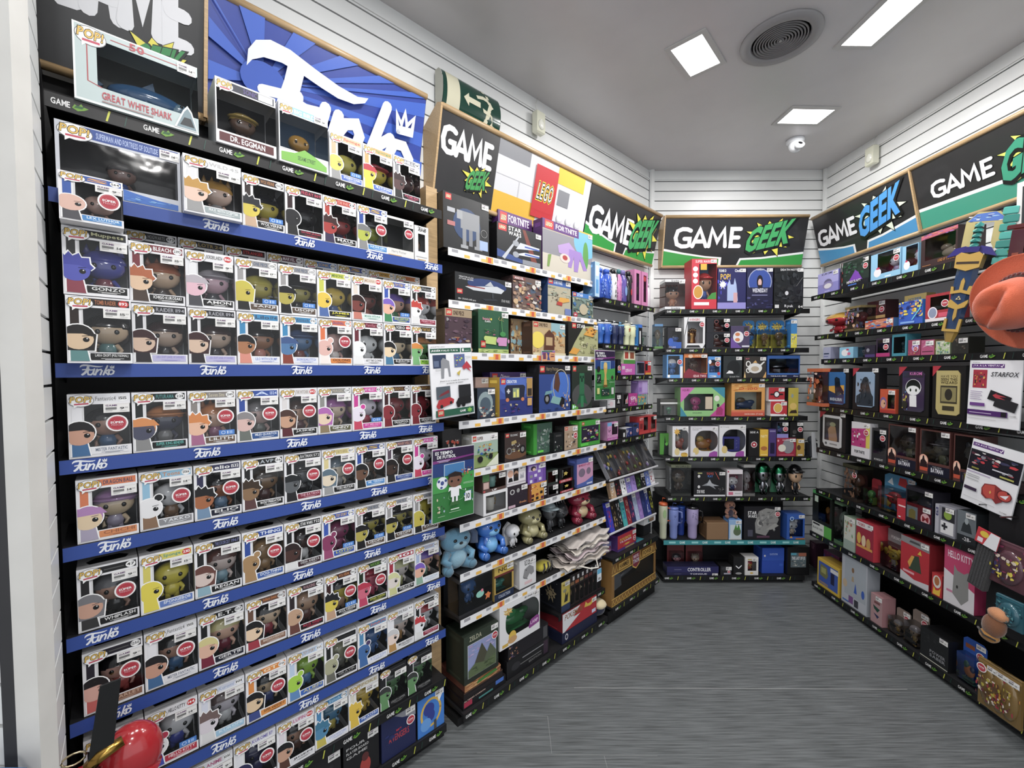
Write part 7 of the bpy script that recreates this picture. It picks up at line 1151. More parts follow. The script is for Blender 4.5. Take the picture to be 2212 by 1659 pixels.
items('''
R5|1819|1852|1004|.10|k*|plush_case|toy box|tall brown mottled tube case with red sticker|3a3a28,2c241e,6a4a38,6a4a38,b,6a4a38,3a2c24|M .1 .1 .9 .9 20 3 6a4c3a 5a3e30 7a5a44
R5|1856|1876|1035|.08|b|hanging_blister|blister|red card blister with lime label|9a2430,4a8a3a,4a8a3a,s,4a8a3a|R .1 .02 .6 .3 a8c83a
R5|1882|1948|1028|.08|b$*|hanging_blister|blister|blue card blister with red cap shape, yellow base|4a90b8,c83038,c83038,c,4a8ab8|P e0e8ec .1 .75 .3 .7 .25 .9;R .1 .1 .9 .3 d0a830;P b82a30 .45 .75 .8 .7 .7 .95 .5 .95
R5|1955|2015|1056|.09|w$|toy_box|box|dark window box with smoky figures|24222c,1a1a22,4a4a5a,3a3a48,p,3a3a6a,.05,.15,.95,.9|
R6|1754|1796|1064|.10|w|headset_box|box|black and green box with white panel and brown controller|1a1e1a,241c18,7a5038,d89028,o,7a5038,.32,.34,.9,.9|R 0 .92 1 1 4aa05a;R 0 0 .62 .26 d8dcd4;R .62 0 1 .26 5ab04a;R .12 .74 .3 .88 c8dcc8;R .05 .2 .4 .24 333;T .05 .1 .55 .15 5a5a5a BLACK OPS
R6|1801|1818|1082|.09|k|ornament_case|toy box|clear green-edged case|5a7a5a,4a6a4a,8a9a8a,8a9a8a,b,8a9a8a,3a443a|
R6|1822|1846|1118|.09|c$|photo_box|box|white and green box with small animal prints|c8ccc0,8aa08a|M .1 .4 .9 .95 10 3 c8b080 6a9a6a d8d0c0 b06a5a;R 0 0 1 .3 9aaaa0
R6|1848|1886|1128|.10|c$|set_box|box|white-edged maroon box with row of round yellow prints|9a2038,c83040|R 0 .82 .9 .97 dcd8d8;T .1 .85 .5 .94 b03040 POKEMON;E .18 .5 .12 .16 d8b040;E .45 .46 .12 .16 e0c8a0;E .72 .42 .12 .16 c89a50;R .05 .25 .95 .32 d89a40
R6|1889|1940|1150|.08|b*|hanging_blister|blister|white-topped card blister with small yellow and grey toys|8a3038,d8b838,d8b838,e,b8b0a8|R 0 .66 1 1 8a8a8c;T .15 .76 .6 .84 ddd POKEMON;E .3 .35 .1 .1 e0c838;E .6 .25 .12 .08 b03038
R6|1944|2006|1166|.14|c$|red_box|box|big red box with grey carrying slot and dark inset|b82430,8a1c26|P c8c8cc 0 0 1 0 1 .14 .5 .1 0 .2;P 8a8a8c 0 .86 1 .82 1 1 0 1;P 4a4a4c .3 .9 .7 .9 .66 .95 .34 .95;P 3a4a3a .3 .3 .75 .3 .65 .66 .4 .62;P d8a040 .34 .34 .5 .62 .4 .62 .26 .44;R .1 .2 .5 .25 e0a0a8;P d8b838 .6 .7 .7 .8 .75 .7
R6|2012|2034|1240|.07|c|card_pack|box|small red pack with yellow creature shape|c02c30,902026|E .5 .65 .4 .28 d8d4cc;E .5 .68 .25 .2 b06a3a;P e8bc28 .1 .05 .2 .4 .4 .25 .7 .3 .9 .45 .8 .05
R6|2037|2104|1186|.10|c|mouse_box|box|pink and white box with grey cat-shaped lamp print|c03a68,a82a58|P d8d4d8 0 0 1 0 1 .36 0 .58;P 8a8a88 .3 .2 .34 .7 .44 .62 .66 .6 .8 .66 .82 .2 .6 .06;E .45 .34 .03 .03 2a2a2a;T .12 .8 .95 .92 f0d8e4 HELLO KITTY;R .1 .2 .3 .24 c87a9a
''')
# front row standing on shelf R5's edge
z = SHELF['R5'][1]
for x0, x1, yt, dp, k, nm, lb, cols, art, fl in (
    (1937, 2012, 1088, .09, 'c', 'lamp_box', 'red box with white window print and yellow cube, front of the sixth right shelf', 'b82434,a01e2c', 'P c8dce0 .3 .1 .62 .1 .62 .85 .3 .85;P e0d060 .36 .2 .56 .25 .56 .65 .46 .74 .36 .62;R .04 .65 .26 .72 f0d0d0;E .84 .42 .13 .28 d0a0a4;T .75 .3 .93 .55 8a1c26 M;R .05 .1 .12 .16 eee', '$'),
    (2019, 2062, 1094, .09, 'c', 'handheld_box', 'grey-spined white box of a retro handheld console', '8a8a94,a0a0ac', 'R 0 0 .2 1 b0b0ba;P 2a2a30 .35 .55 1 .5 1 .95 .35 .95;E .65 .72 .2 .15 8aa83a;R .3 .08 .95 .5 dcdcde;P 2a2a30 .35 .28 .45 .28 .45 .2 .55 .2 .55 .28 .65 .28 .65 .36 .55 .36 .55 .44 .45 .44 .45 .36 .35 .36;T .02 .6 .18 .9 3a3a6a GB', '$'),
    (2067, 2108, 1106, .09, 'c', 'statue_box', 'slate grey box with ghostly warrior print and number', '6a7278,2c3034', 'P 2e3438 .2 .35 .3 .6 .5 .75 .7 .6 .8 .35;E .5 .7 .1 .1 9aa4a8;R 0 0 1 .25 24282c;T .3 .08 .75 .2 c8c8cc -28-', '$')):
    a, b = s_at('R', x0, .292, z), s_at('R', x1, .292, z); h = z_at('R', (a+b)/2, .292, yt)-z; carton(frame('R', (a+b)/2, .293, z+.001), abs(b-a)*.98, max(h, .08), dp, nm, 'box', lb, cols.split(','), art, fl, GR['R'])
items('''
R7@.16|1748|1762|1170|.10|c|tall_box|box|dark plum upright box with vertical lettering at the back|3a1c30,2c1626|T .25 .7 .75 .95 7a5a6a TOP
R7@.10|1778|1812|1195|.08|c*|toy_box|box|plum box with small figures behind the yellow box|6a2a58,4a1c40|M 0 .2 1 .95 12 3 b0603a 3a4a8a 8a3a5a;R 0 0 1 .15 a03a80
R7|1765|1813|1216|.10|c|game_toy_box|box|yellow-framed blue box with olive handheld toy print|d8b428,b89420|R .06 .1 .93 .9 3a5ab0;P 7a7a4a .1 .5 .15 .82 .45 .78 .5 .5 .42 .36 .14 .4;R .18 .52 .4 .72 a8a860;R .62 .3 .78 .7 26264a;R .6 .72 .95 .86 dcdcdc;T .1 .12 .5 .2 c8a020 SPONGEBOB
R7|1817|1872|1203|.08|c|frame_box|box|large pale box with small scattered body-part prints|b8bcc4,9aa0a8|R .12 .2 .96 .92 a8b0b8;E .45 .72 .05 .05 8a6a48;P b09a78 .4 .5 .5 .5 .48 .6 .42 .6;P 2f5ab8 .5 .3 .56 .5 .62 .3;E .85 .36 .06 .08 2f5ab8;E .14 .4 .09 .08 c8b090;R .3 .06 .48 .2 7a4a8a;R .52 .04 .68 .18 3a3a44;R .05 .05 .3 .08 3a6ab8
R7|1880|1905|1286|.08|c$|plant_box|box|pinkish box with dark green folded shapes|b08a8c,a8787c|P 1f4a3c .2 .62 .8 .55 .6 .42 .3 .5;P 26305a .25 .35 .75 .3 .6 .2;R .3 .7 .8 .78 7a4a4a
R7|1868|1898|1350|.07|b|orange_blister|blister|clear orange blister with label|c8683a,b0583a,b0583a,b,b0583a|R .2 .5 .8 .8 d8c8b8
R7|1908|1938|1318|.08|b$*|doll_blister|blister|clear blister with grey-haired gold figure, left|8a7a70,b89a7a,8a8484,s,b8903a|R 0 .0 1 .12 2a2a2c
R7|1941|1976|1322|.08|b$*|doll_blister|blister|clear blister with grey-haired gold figure, right|8a7a70,b89a7a,9a9090,s,b8903a|R 0 .0 1 .12 2a2a2c;O .75 .85 .1 .08 .02 c88
R7|1987|2048|1368|.12|c$|saber_box|box|black box with grey outlined block lettering|1c1e20,141416|T .35 .3 .9 .4 8a8c90 POWER;T .35 .17 .9 .27 8a8c90 SABER;R 0 .02 .98 .05 c8c8b8;M .1 .5 .9 .9 5 3 2a2c2e 26282a
R7|2054|2104|1385|.06|b$*|hanging_bag|blister|blue topped bag with orange toy piece|1c50a8,c8743a,3a6a5a,o,2a3a6a|R .1 .75 .5 .85 8a4a28
''')

items('''
B1@.02|1414|1432|700|.06|k|capsule_bag|toy box|clear blue-green pouch of figures, rear of the pair|5a8ab8,5a8a4a,8a7a5a,6a5a40,s,6a8a4a,6a9ab0|
R3@-.05|1742|1776|796|.05|k|snack_pack|packaging|orange pack of foil sticks at the far left end|c8683a,c0603a,d8a080,c8703a,o,b85a30,7a3a28|M 0 .1 1 .9 10 3 c86a3a e8c8b8 a84a30
''')
r = root('silver_robot', frame('B', 2.235, .29, .951), 'silver and black toy standing at the right end of the fifth back shelf', 'figure'); m = MB(); m.box(-.03, 0, 0, .03, .05, .11, '2c2e34', .006); m.ell(0, .02, .13, .028, .03, .03, '3a3e46', 14, 8); m.build('robot_body', GLOSS, r)
m = MB(); m.add([(-.012, -.012, .0), (.022, -.012, .0), (.0, -.012, .19), (-.022, -.012, .19), (-.012, -.004, .0), (.022, -.004, .0), (.0, -.004, .19), (-.022, -.004, .19)], [(0, 1, 2, 3), (7, 6, 5, 4), (0, 4, 5, 1), (2, 6, 7, 3), (1, 5, 6, 2), (3, 7, 4, 0)], 'd8dade'); m.build('white_blade', GLOSS, r)
# ================================================================ big window boxes at the top left
GF = 'figure boxes on the tall left rack'
def bigbox(s0, s1, z, h, d, dp, nm, lab, cols, art, fl=''):
    r = wincarton(frame('L', (s0+s1)/2, d, z), (s1-s0)*.985, h, dp, 'figure_box', 'toy box', lab, cols.split(','), art, fl, GF); return r
zt0 = fz[0]+.0015; zt1 = fz[1]+.0015
r = bigbox(-.036, .214, zt0, .185, .268, .12, 'figure_box', 'wide pale blue window box with blue shark model, first on the top row', 'b8c8c8,2a3230,2a5070,2a5070,x,fff,.17,.24,.995,.86',
    'R 0 0 .015 1 e4e8e8;R 0 .98 1 1 e4e8e8;R 0 0 1 .03 dfe3e3;K .012 b04a50 .10 .86 .10 .28 .2 .24;K .012 b04a50 .28 .92 .9 .92;G pop .02 .74 .24 .99;T .42 .88 .54 .98 b84450 50;E .93 .9 .05 .07 8a4a50;T .895 .87 .965 .93 d8e0e0 1754;T .2 .09 .76 .19 b84450 GREAT WHITE SHARK;R .2 .05 .6 .07 a08888;P e8ecec .78 .03 .86 .3 .9 .38 .94 .3 .99 .03;P 7a9098 .8 .04 .87 .28 .9 .34 .93 .28 .98 .04;P 2a3034 .83 .08 .87 .2 .93 .2 .96 .08', '$')
m = MB(); m.ell(.02, .06, .075, .085, .032, .03, '2f5f8c', 18, 10); m.ell(.085, .06, .07, .035, .026, .024, '6a8a9c', 12, 8); m.prism([(.0, .1), (.03, .128), (.035, .1)], .056, .064, '2a5070'); m.prism([(-.09, .075), (-.11, .11), (-.07, .08), (-.105, .05)], .056, .064, '2a5070'); m.tube([(.02, .04, .06), (.0, .0255, .045)], [.012, .004], '2a5070', 6); m.ell(.09, .037, .08, .004, .003, .004, '080808', 8, 5)
m.build('shark_model', GLOSS, r)
bigbox(.252, .412, zt0, .185, .268, .12, '', 'black-trimmed window box with long-armed brown figure, second on the top row', 'e0e0e2,20242c,6a5040,b89a48,c,3a2a28,.02,.2,.995,.84', 'R .26 .86 .97 .975 2a2c3c;T .45 .88 .68 .96 5a4a8a SONIC;R .7 .87 .95 .97 dcdcdc;G pop .02 .82 .28 .99;R .05 .04 .95 .17 5a2428;T .22 .06 .8 .15 e8e8ea DR. EGGMAN')
bigbox(.418, .572, zt0, .185, .268, .12, '', 'window box with golden round bird-like figure and green hill band, third on top', 'dcdee0,5a7a9a,b88a38,b88a38,b,b08030,.02,.24,.995,.84', 'R .26 .86 .97 .975 8abce0;T .3 .88 .72 .95 eef4f8 BIG BIRD;E .86 .92 .07 .045 eef4f8;T .81 .9 .91 .94 5a8ac0 1612;G pop .02 .82 .28 .99;P 7ab848 .04 .03 .04 .17 .3 .2 .5 .3 .7 .24 .96 .12 .96 .03;T .36 .1 .72 .17 3a5a34 SESAME STREET;R 0 .23 .3 .24 fff', '$')
bigbox(-.073, .172, zt1, .168, .248, .10, '', 'extra wide dark window box with blue crystal base, first on the second row', 'c8ccd4,1c1e24,8a6a60,24222a,s,2a4a9a,.03,.2,.97,.8', 'R .2 .83 .98 .985 2a4a94;T .3 .86 .8 .95 a8b8e0 SUPERMAN AND FORTRESS OF SOLITUDE;E .89 .9 .065 .075 e8e8ea;T .845 .86 .935 .94 222 582;G pop .02 .76 .27 1.0;P 2f6ac0 .5 .03 .5 .2 .6 .17 .8 .13 .97 .12 .97 .03;M .5 .03 .95 .12 7 3 5a9ae0 3a7ad0 8ab8e8', '$')
s0, s1 = s_at('L', 824, .248, zt1), s_at('L', 895, .248, zt1)
bigbox(s0, s1, zt1, .15, .248, .085, '', 'clear-topped box with dark cradle and red sticker, near end of second row', 'd8d6d2,26262a,3a3a3e,3a3a3e,x,333,.02,.2,.98,.94', 'T .3 .08 .75 .16 999 Harry Potter;R .2 .02 .6 .04 c8a060', '$*')
s0, s1 = s_at('L', 896, .248, zt1), s_at('L', 926, .248, zt1)
bigbox(s0, s1, zt1, .14, .248, .07, '', 'narrow white window box with script logo, last on the second row', 'dcdcdc,2a2622,8a6a4a,5a4030,s,333,.25,.28,.75,.78', 'G funko .2 .84 .8 .98 3a3a3c;R .2 .04 .8 .06 c8a060;R .1 .12 .9 .14 bbb')
zb = fz[9]+.0015
for x0, x1, lb, cols, art, fl in ((668, 738, 'plain black glossy box, first at the bottom of the left rack', '1c1c1f,161618', 'M .2 .2 .9 .9 3 3 222226 26262a', '$'),
    (742, 820, 'black box with small white print and red figure shape, bottom left rack', '17171a,141416', 'T .08 .8 .6 .86 bbb FOUR;T .08 .7 .7 .76 bbb PLAYER BOARD;T .08 .6 .66 .66 aaa GAME;O .82 .88 .08 .07 .03 aaa;E .6 .25 .15 .2 a83a34;E .6 .45 .1 .1 5a2a2a', '$'),
    (824, 899, 'navy box with red metallic lettering and grey corner, bottom left rack', '1c2450,1a1f3c', 'P 8a8c94 .3 1 1 1 1 .7 .6 .82;T .2 .36 .8 .52 a83444 AVENGERS;T .42 .56 .58 .61 d83040 MARVEL;M 0 .3 .9 .9 3 4 202a5c 24306a', '$*'),
    (902, 960, 'bright blue box with gold ring and running blue figure shape', '2f7ad0,1c1c20', 'O .5 .5 .36 .34 .06 d8b040;P f0f0f0 .75 .8 1 .9 .8 .65;E .42 .6 .2 .16 2a3a90;E .5 .42 .14 .14 2a3a90;E .3 .25 .2 .16 5a9ae0;R .6 .0 .7 .25 4a4a4a', '$')):
    a, b = s_at('L', x0, .248, zb), s_at('L', x1, .248, zb); carton(frame('L', (a+b)/2, .248, zb), abs(b-a)*.98, .168, .11, 'game_box', 'box', lb, cols.split(','), art, fl, GF)
# ================================================================ paper notices in clear holders
FOOT = 'R 0 0 1 1 2f7a3a;R 0 .62 1 1 1c3a78;R 0 .8 1 1 2a1c3c;P 7a2a7a 0 .84 0 .8 1 .86 1 .88;P 7a2a7a 0 .98 .9 1 .6 1 0 1;T .06 .92 .46 .965 f0f0f2 ES TIEMPO;T .1 .865 .54 .91 f0f0f2 DE FUTBOL;R .1 .83 .4 .84 b8a8c8;R .14 .815 .36 .822 b8a8c8;R .25 .62 .75 .78 3a78b0;K .006 dfe6ea .27 .6 .27 .775 .75 .785 .75 .62;P 3f9a48 0 .4 0 .62 .4 .6 1 .64 1 .4;K .004 8ac890 .36 .3 .5 .24 .7 .26 .8 .36 .6 .42 .4 .38 .36 .3;'
A4W, A4H = .212, .300
def notice(w, s, z, d, roll, label, art, h=A4H, wd=A4W, nm='notice_holder'):
    r = root(nm, frame(w, s, d, z) @ Matrix.Rotation(math.radians(roll), 4, 'Y'), label, 'poster')
    MB().box(-wd/2-.002, .0012, -h/2-.002, wd/2+.002, .0035, h/2+.002, 'b8bcc0').box(-.02, .0035, h/2-.03, .02, .03, h/2-.02, 'c8ccd0').build('holder', GLOSS, r)
    m = MB(); m.box(-wd/2, -.0002, -h/2, wd/2, .0008, h/2, 'e6e6ea'); m.art((-wd/2, -.0002, -h/2), X3, Z3, wd, h, art, clip=(.004, .004, .996, .996), lift=.00012); m.build('printed_sheet', PAPER, r); return r
notice('L', 1.050, 1.565, .305, -3.5, 'white toy advert sheet with green bars, red car and black car', 'T .04 .955 .36 .975 888 JUGUETES LEGO;R .02 .885 .72 .945 1f5a44;T .05 .898 .66 .934 f0f0f0 ¡RESÉRVALO YA! 6;R .74 .885 .99 .945 1f5a44;T .77 .898 .81 .936 f0f0f0 1;t .83 .9 .96 .915 dfe AGOSTO;R .07 .68 .37 .86 2a3a5a;R .09 .7 .2 .78 5a6a8a;P 8a8c92 .24 .6 .25 .78 .3 .82 .44 .77 .46 .56 .42 .56 .4 .68 .32 .68 .3 .54 .24 .54;R .56 .68 .82 .86 5a6a9a;M .57 .69 .81 .85 6 3 c8d048 8a4a6a 3a6ab0;P b83040 .74 .68 .86 .76 .98 .66 .9 .66 .96 .6 .84 .66 .78 .64;P c8b040 .6 .6 .7 .64 .66 .56;T .2 .49 .88 .51 555 ¡Reserva ya tu medio de transporte;T .35 .455 .74 .475 555 preferido de LEGO!;R .1 .26 .42 .43 4a5560;P 7a2430 .14 .29 .4 .34 .38 .38 .2 .33;P b0202c .08 .17 .14 .25 .4 .28 .5 .24 .48 .19 .12 .13;E .2 .16 .035 .025 1c1c1e;E .42 .2 .03 .022 1c1c1e;R .62 .25 .92 .43 1c1e22;P 16171a .54 .19 .6 .25 .9 .27 .92 .2 .9 .16 .56 .15;E .6 .15 .045 .03 0c0c0e;E .72 .15 .045 .03 0c0c0e;R .06 .02 .97 .11 1f5a44;G lego .1 .03 .24 .12;T .62 .05 .76 .08 eee GAME;S .86 .065 .07 .04 8 7ab848;R .82 .82 .96 .825 999;R .84 .8 .96 .805 999;R .1 .66 .24 .665 999;R .1 .645 .24 .65 999;R .8 .12 .96 .125 999')
DOLL = 'P 3a6a3a .38 .2 .4 .26 .6 .26 .62 .2;R .43 .25 .48 .32 e4e6ea;R .52 .25 .57 .32 e4e6ea;P e8e8ec .4 .32 .4 .42 .34 .4 .36 .46 .64 .46 .66 .4 .6 .42 .6 .32;E .5 .55 .17 .1 7a5444;P 2a1e1c .33 .56 .34 .64 .5 .67 .66 .64 .67 .56 .62 .6 .38 .6;E .42 .54 .025 .016 111;E .58 .54 .025 .016 111;'
notice('L', 1.052, 1.135, .305, 1.0, 'green football advert sheet with ball, doll and goal net on the middle rack', FOOT+'E .22 .53 .13 .085 dfe4ec;E .22 .53 .04 .03 3a4a8a;E .14 .56 .03 .02 3a4a8a;E .3 .56 .03 .02 3a4a8a;E .2 .47 .03 .015 3a4a8a;M .68 .56 .96 .7 9 3 b8503a d87a40 7a3a34 e0d0c0 2a7a8a;M .08 .12 .28 .34 6 4 b0a88a a8b8d0 2a2a2a d8c8a8;M .72 .2 .95 .4 5 6 3a5ab0 e4e8ec 5a7ad0;P e4e8ec .74 .22 .76 .36 .9 .36 .9 .22;T .78 .25 .87 .33 223 10;'+DOLL+'R .4 .14 .6 .155 d8e8d8;R .36 .11 .64 .115 b8d0b8;R .1 .08 .26 .085 b8d0b8;R .7 .49 .95 .495 b8d0b8;R .7 .475 .95 .48 b8d0b8')
notice('L', 2.235, 1.578, .246, 0, 'green football advert sheet with golden trophy, right end of the middle rack', FOOT+'P c8a050 .42 .3 .46 .5 .4 .66 .44 .76 .56 .76 .6 .66 .54 .5 .58 .3;E .5 .7 .09 .06 d8b868;R .4 .25 .6 .3 6a5028;R .08 .34 .28 .52 1c2a22;M .1 .36 .26 .5 5 3 ccc 555;E .84 .45 .06 .04 3a2a22;R .08 .12 .2 .24 c8c87a;R .3 .08 .7 .22 1c3a34;M .32 .1 .68 .2 6 4 c8a888 444 ddd;R .78 .1 .9 .24 c8c8c8;E .14 .62 .08 .06 222;R .06 .3 .3 .305 cdc;R .66 .35 .92 .355 cdc', nm='notice_holder')
notice('L', 1.729, 1.684, .232, -2, 'small orange and violet advert card hanging on the third shelf edge', 'R 0 0 1 1 d89a68;P 8a5aa0 0 .6 0 1 1 1 1 .8 .5 .9;R .08 .2 .3 .8 6a3a5a;P 3a4a8a .38 .1 .44 .5 .36 .85 .6 .85 .52 .5 .6 .1;R .68 .6 .92 .66 8a4a4a;R .66 .4 .92 .5 7a3a4a;R 0 .9 .8 1 2a6a50', h=.055, wd=.105)
notice('R', -1.936, 1.492, .325, 1.5, 'white advert sheet with purple heading and two black cloths', 'T .06 .965 .2 .978 888 STARFOX;R .04 .89 .68 .95 5a2a78;T .07 .905 .58 .938 ece4f2 ¡YA A LA VENTA!;K .012 ece4f2 .61 .92 .63 .905 .66 .94;R .08 .58 .36 .86 a8283c;M .1 .6 .34 .82 12 3 d87a3a 3a3038 e0a050 5a4a50 8a3a34;I .44 .76 .94 .83 3a3a40 STARFOX;P 1c1c20 .4 .42 .46 .56 .86 .46 .8 .34;P 26262a .54 .38 .6 .46 .98 .38 .92 .24 .52 .32;P b83040 .5 .48 .62 .53 .56 .5 .76 .46 .62 .46 .74 .42 .56 .44;R .06 .52 .3 .527 8a70a0;R .06 .49 .28 .497 8a70a0;R .06 .46 .3 .467 8a70a0;R .06 .43 .26 .437 8a70a0;R .06 .4 .29 .407 8a70a0;R .06 .3 .36 .35 6a3a88;R .02 .16 .8 .24 4a2068;R .68 .165 .78 .235 1c1c20;R .06 .19 .5 .2 c8b8d8;R .04 .1 .6 .105 aaa;T .84 .18 .96 .2 999 GAME')
notice('R', -1.930, 1.112, .328, 9.5, 'white advert sheet tilted, with red round creature and dark panel', 'R .02 .9 .62 .96 5a2a78;T .05 .915 .52 .948 ece4f2 ¡YA A LA VENTA!;K .012 ece4f2 .55 .93 .57 .915 .6 .95;R 0 .52 1 .85 141420;M .03 .6 .97 .83 14 3 a83a44 5a2a3a e0dcd8 3a3a5a c8343c 8a8a90;R .1 .55 .25 .575 8a8a3a;R .66 .55 .92 .575 b0b050;R .5 .62 .8 .64 c8c8d0;R .02 .49 .5 .5 9a80b0;R .04 .44 .3 .448 888;R .04 .41 .3 .418 888;R .04 .37 .3 .378 888;P 8a2a2a .38 .3 .42 .38 .62 .42 .82 .36 .8 .2 .7 .14 .6 .2 .5 .16 .4 .2;P c0463a .4 .3 .44 .37 .62 .4 .66 .2 .52 .18 .44 .22;E .82 .3 .14 .085 6a1c20;E .82 .3 .12 .07 c0463a;P e4e4e8 .74 .28 .9 .33 .86 .26;E .88 .36 .02 .015 111;P e0b050 .54 .28 .56 .31 .58 .28 .56 .25;R .04 .2 .3 .25 3a2a44;R .06 .08 .7 .085 aaa;T .8 .04 .94 .06 999 GAME')
nn_ = V((e.y, -e.x, 0)); a_ = math.atan2(-e.y, -e.x)
r = root('wall_poster', Matrix.Translation(Pp+e*.078+nn_*.002+V((0, 0, 2.115))) @ Matrix.Rotation(a_+math.pi, 4, 'Z'), 'narrow red and cream poster on the slatted side panel, far left', 'poster')
m = MB(); m.box(-.07, .0, -.13, .07, .0015, .13, 'a02034'); m.art((-.07, -.0, -.13), X3, Z3, .14, .26, 'R .0 .3 1 .62 c8beb0;P a02034 .1 .3 .3 .62 .5 .4 .7 .62 .9 .3;P c8beb0 .2 .7 .4 .95 .5 .7;T .1 .1 .9 .2 d8a8a8 GAMES', lift=.0004); m.build('printed_sheet', PAPER, r)
# ================================================================ things hung in front of the right wall
def hang(name, s, d, z, roll, label, cat, turn=0):
    return root(name, frame('R', s, d, z, turn) @ Matrix.Rotation(math.radians(roll), 4, 'Y'), label, cat)
# scabbard: blue tapering body, gold bands, violet winged guard
r = hang('toy_scabbard', -2.07, .40, 1.735, 10, 'blue toy scabbard with gold fittings and violet winged guard, right wall', 'toy sword', 28)
m = MB(); L = .41; P = []
for z, wd, t in ((.05, .026, .012), (.12, .031, .014), (.30, .037, .017), (.36, .038, .018)): P += [(-wd, 0, z), (-wd*.6, -t, z), (wd*.6, -t, z), (wd, 0, z), (wd*.6, t, z), (-wd*.6, t, z)]
m.add(P, [(5, 4, 3, 2, 1, 0), (18, 19, 20, 21, 22, 23)]+[(k*6+i, k*6+(i+1) % 6, k*6+6+(i+1) % 6, k*6+6+i) for k in range(3) for i in range(6)], '1f3c66'); m.build('scabbard_body', GLOSS, r)
def goldpart(nm, polys, y0=-.022, y1=-.006, c='c09a40'):
    m = MB(); [m.prism(p, y0, y1, c) for p in polys]; return m.build(nm, GLOSS, r)
m = MB(); m.add([(-.027, 0, .05), (-.016, -.015, .05), (.016, -.015, .05), (.027, 0, .05), (.016, .013, .05), (-.016, .013, .05), (-.014, 0, 0), (-.008, -.009, 0), (.008, -.009, 0), (.014, 0, 0), (.008, .009, 0), (-.008, .009, 0)], [(0, 1, 2, 3, 4, 5), (11, 10, 9, 8, 7, 6)]+[(i, (i+1) % 6, 6+(i+1) % 6, 6+i) for i in range(6)], 'a8883a'); m.build('tip_cap', GLOSS, r)
goldpart('tip_band', [[(-.03, .05), (-.03, .11), (-.021, .11), (-.019, .062), (.019, .062), (.021, .11), (.031, .11), (.03, .05)]])
goldpart('lower_trim', [[(-.004, .12), (0, .10), (.008, .12), (.006, .155), (.028, .165), (.035, .185), (.035, .20), (.004, .175), (-.026, .20), (-.032, .19), (-.03, .165), (-.004, .155)]])
goldpart('upper_trim', [[(-.034, .225), (-.036, .26), (-.028, .26), (-.024, .24), (-.006, .245), (-.006, .285), (0, .30), (.007, .285), (.007, .245), (.022, .24), (.026, .262), (.036, .262), (.036, .222), (.002, .232)]])
goldpart('crest', [[(-.010, .200), (-.001, .200), (-.0055, .208)], [(.0, .200), (.009, .200), (.0045, .208)], [(-.005, .209), (.004, .209), (-.0005, .217)]], -.021, -.0165, 'd8c890')
goldpart('mouth_piece', [[(-.042, .345), (-.046, .40), (-.03, .415), (0, .405), (.03, .415), (.046, .40), (.042, .345), (0, .33)]], -.026, .022)
goldpart('mouth_slot', [[(-.038, .362), (-.038, .372), (.038, .372), (.038, .362)]], -.0275, -.0255, '3a2c20')
m = MB(); m.prism([(-.024, .415), (-.026, .44), (.026, .44), (.024, .415)], -.016, .016, '2c2470')
for k in (-1, 1): m.prism([(k*.02, .418), (k*.025, .445), (k*.06, .435), (k*.085, .395), (k*.05, .405)][::k], -.008, .008, '30287a')
m.build('winged_guard', GLOSS, r)
m = MB(); rn = random.Random(2)
for k in range(5): q = .012+.002*(k % 2); m.add([(-q, -q, .44+k*.022), (q, -q, .44+k*.022), (q, q, .44+k*.022), (-q, q, .44+k*.022), (0, -q*1.3, .451+k*.022), (q*1.3, 0, .451+k*.022), (0, q*1.3, .451+k*.022), (-q*1.3, 0, .451+k*.022), (0, 0, .465+k*.022)], [(0, 1, 4), (1, 2, 5), (2, 3, 6), (3, 0, 7), (0, 4, 8, 7), (1, 5, 8, 4), (2, 6, 8, 5), (3, 7, 8, 6)], '3a9a94')
m.build('grip', GLOSS, r)
m = MB(); m.prism([(-.05, .43), (-.055, .56), (-.02, .60), (.05, .595), (.085, .56), (.075, .47), (.06, .43), (.045, .46), (.04, .55), (-.022, .55), (-.022, .44)], .02, .022, 'b8a868'); m.art((-.05, .0195, .55), X3, Z3, .125, .045, 'P 3a6ac0 0 .2 .2 .9 .7 1 1 .3 .9 .1;M 0 .1 1 .8 5 3 8ab0d8 e8e8ec 2a4a9a', clip=(0, 0, 1, 1)); m.build('header_card', CARD, r)
# blocky teal sword behind
r = hang('blocky_sword', -1.965, .33, 1.87, 8, 'teal faceted blocky toy sword hung behind the blue scabbard', 'toy sword', 28)
m = MB()
for k in range(11): q = .024; x = .0+.0*k; m.box(x-q+(k % 2)*.006, -.006, k*.036+.06, x+q+(k % 2)*.006, .010, k*.036+.094, ['2f8a80', '4ab0a4', '3a9a90'][k % 3], .004)
m.build('blade', GLOSS, r)
m = MB()
for k in (-2, -1, 0, 1, 2): m.box(k*.034-.017, -.009, .02+abs(k)*.012, k*.034+.017, .013, .055+abs(k)*.012, ['2f8a80', '55b8ac'][k % 2], .004)
m.build('cross_guard', GLOSS, r); MB().box(-.012, -.007, -.08, .012, .011, .02, '5a3a28', .003).build('handle', GLOSS, r)
r = hang('brown_scabbard', -1.875, .36, 1.80, 6, 'dark red-brown toy sheath hanging between scabbard and framed print', 'toy sword', 20)
m = MB(); m.box(-.022, -.01, 0, .022, .01, .40, '4a1c18', .004); m.box(-.010, -.012, .05, .010, -.01, .30, '8a3f20'); m.build('sheath_body', GLOSS, r); MB().box(-.04, -.008, .40, .03, .008, .42, '5a2018', .003).build('crossbar', GLOSS, r)
a = SHELF['R0'][1]
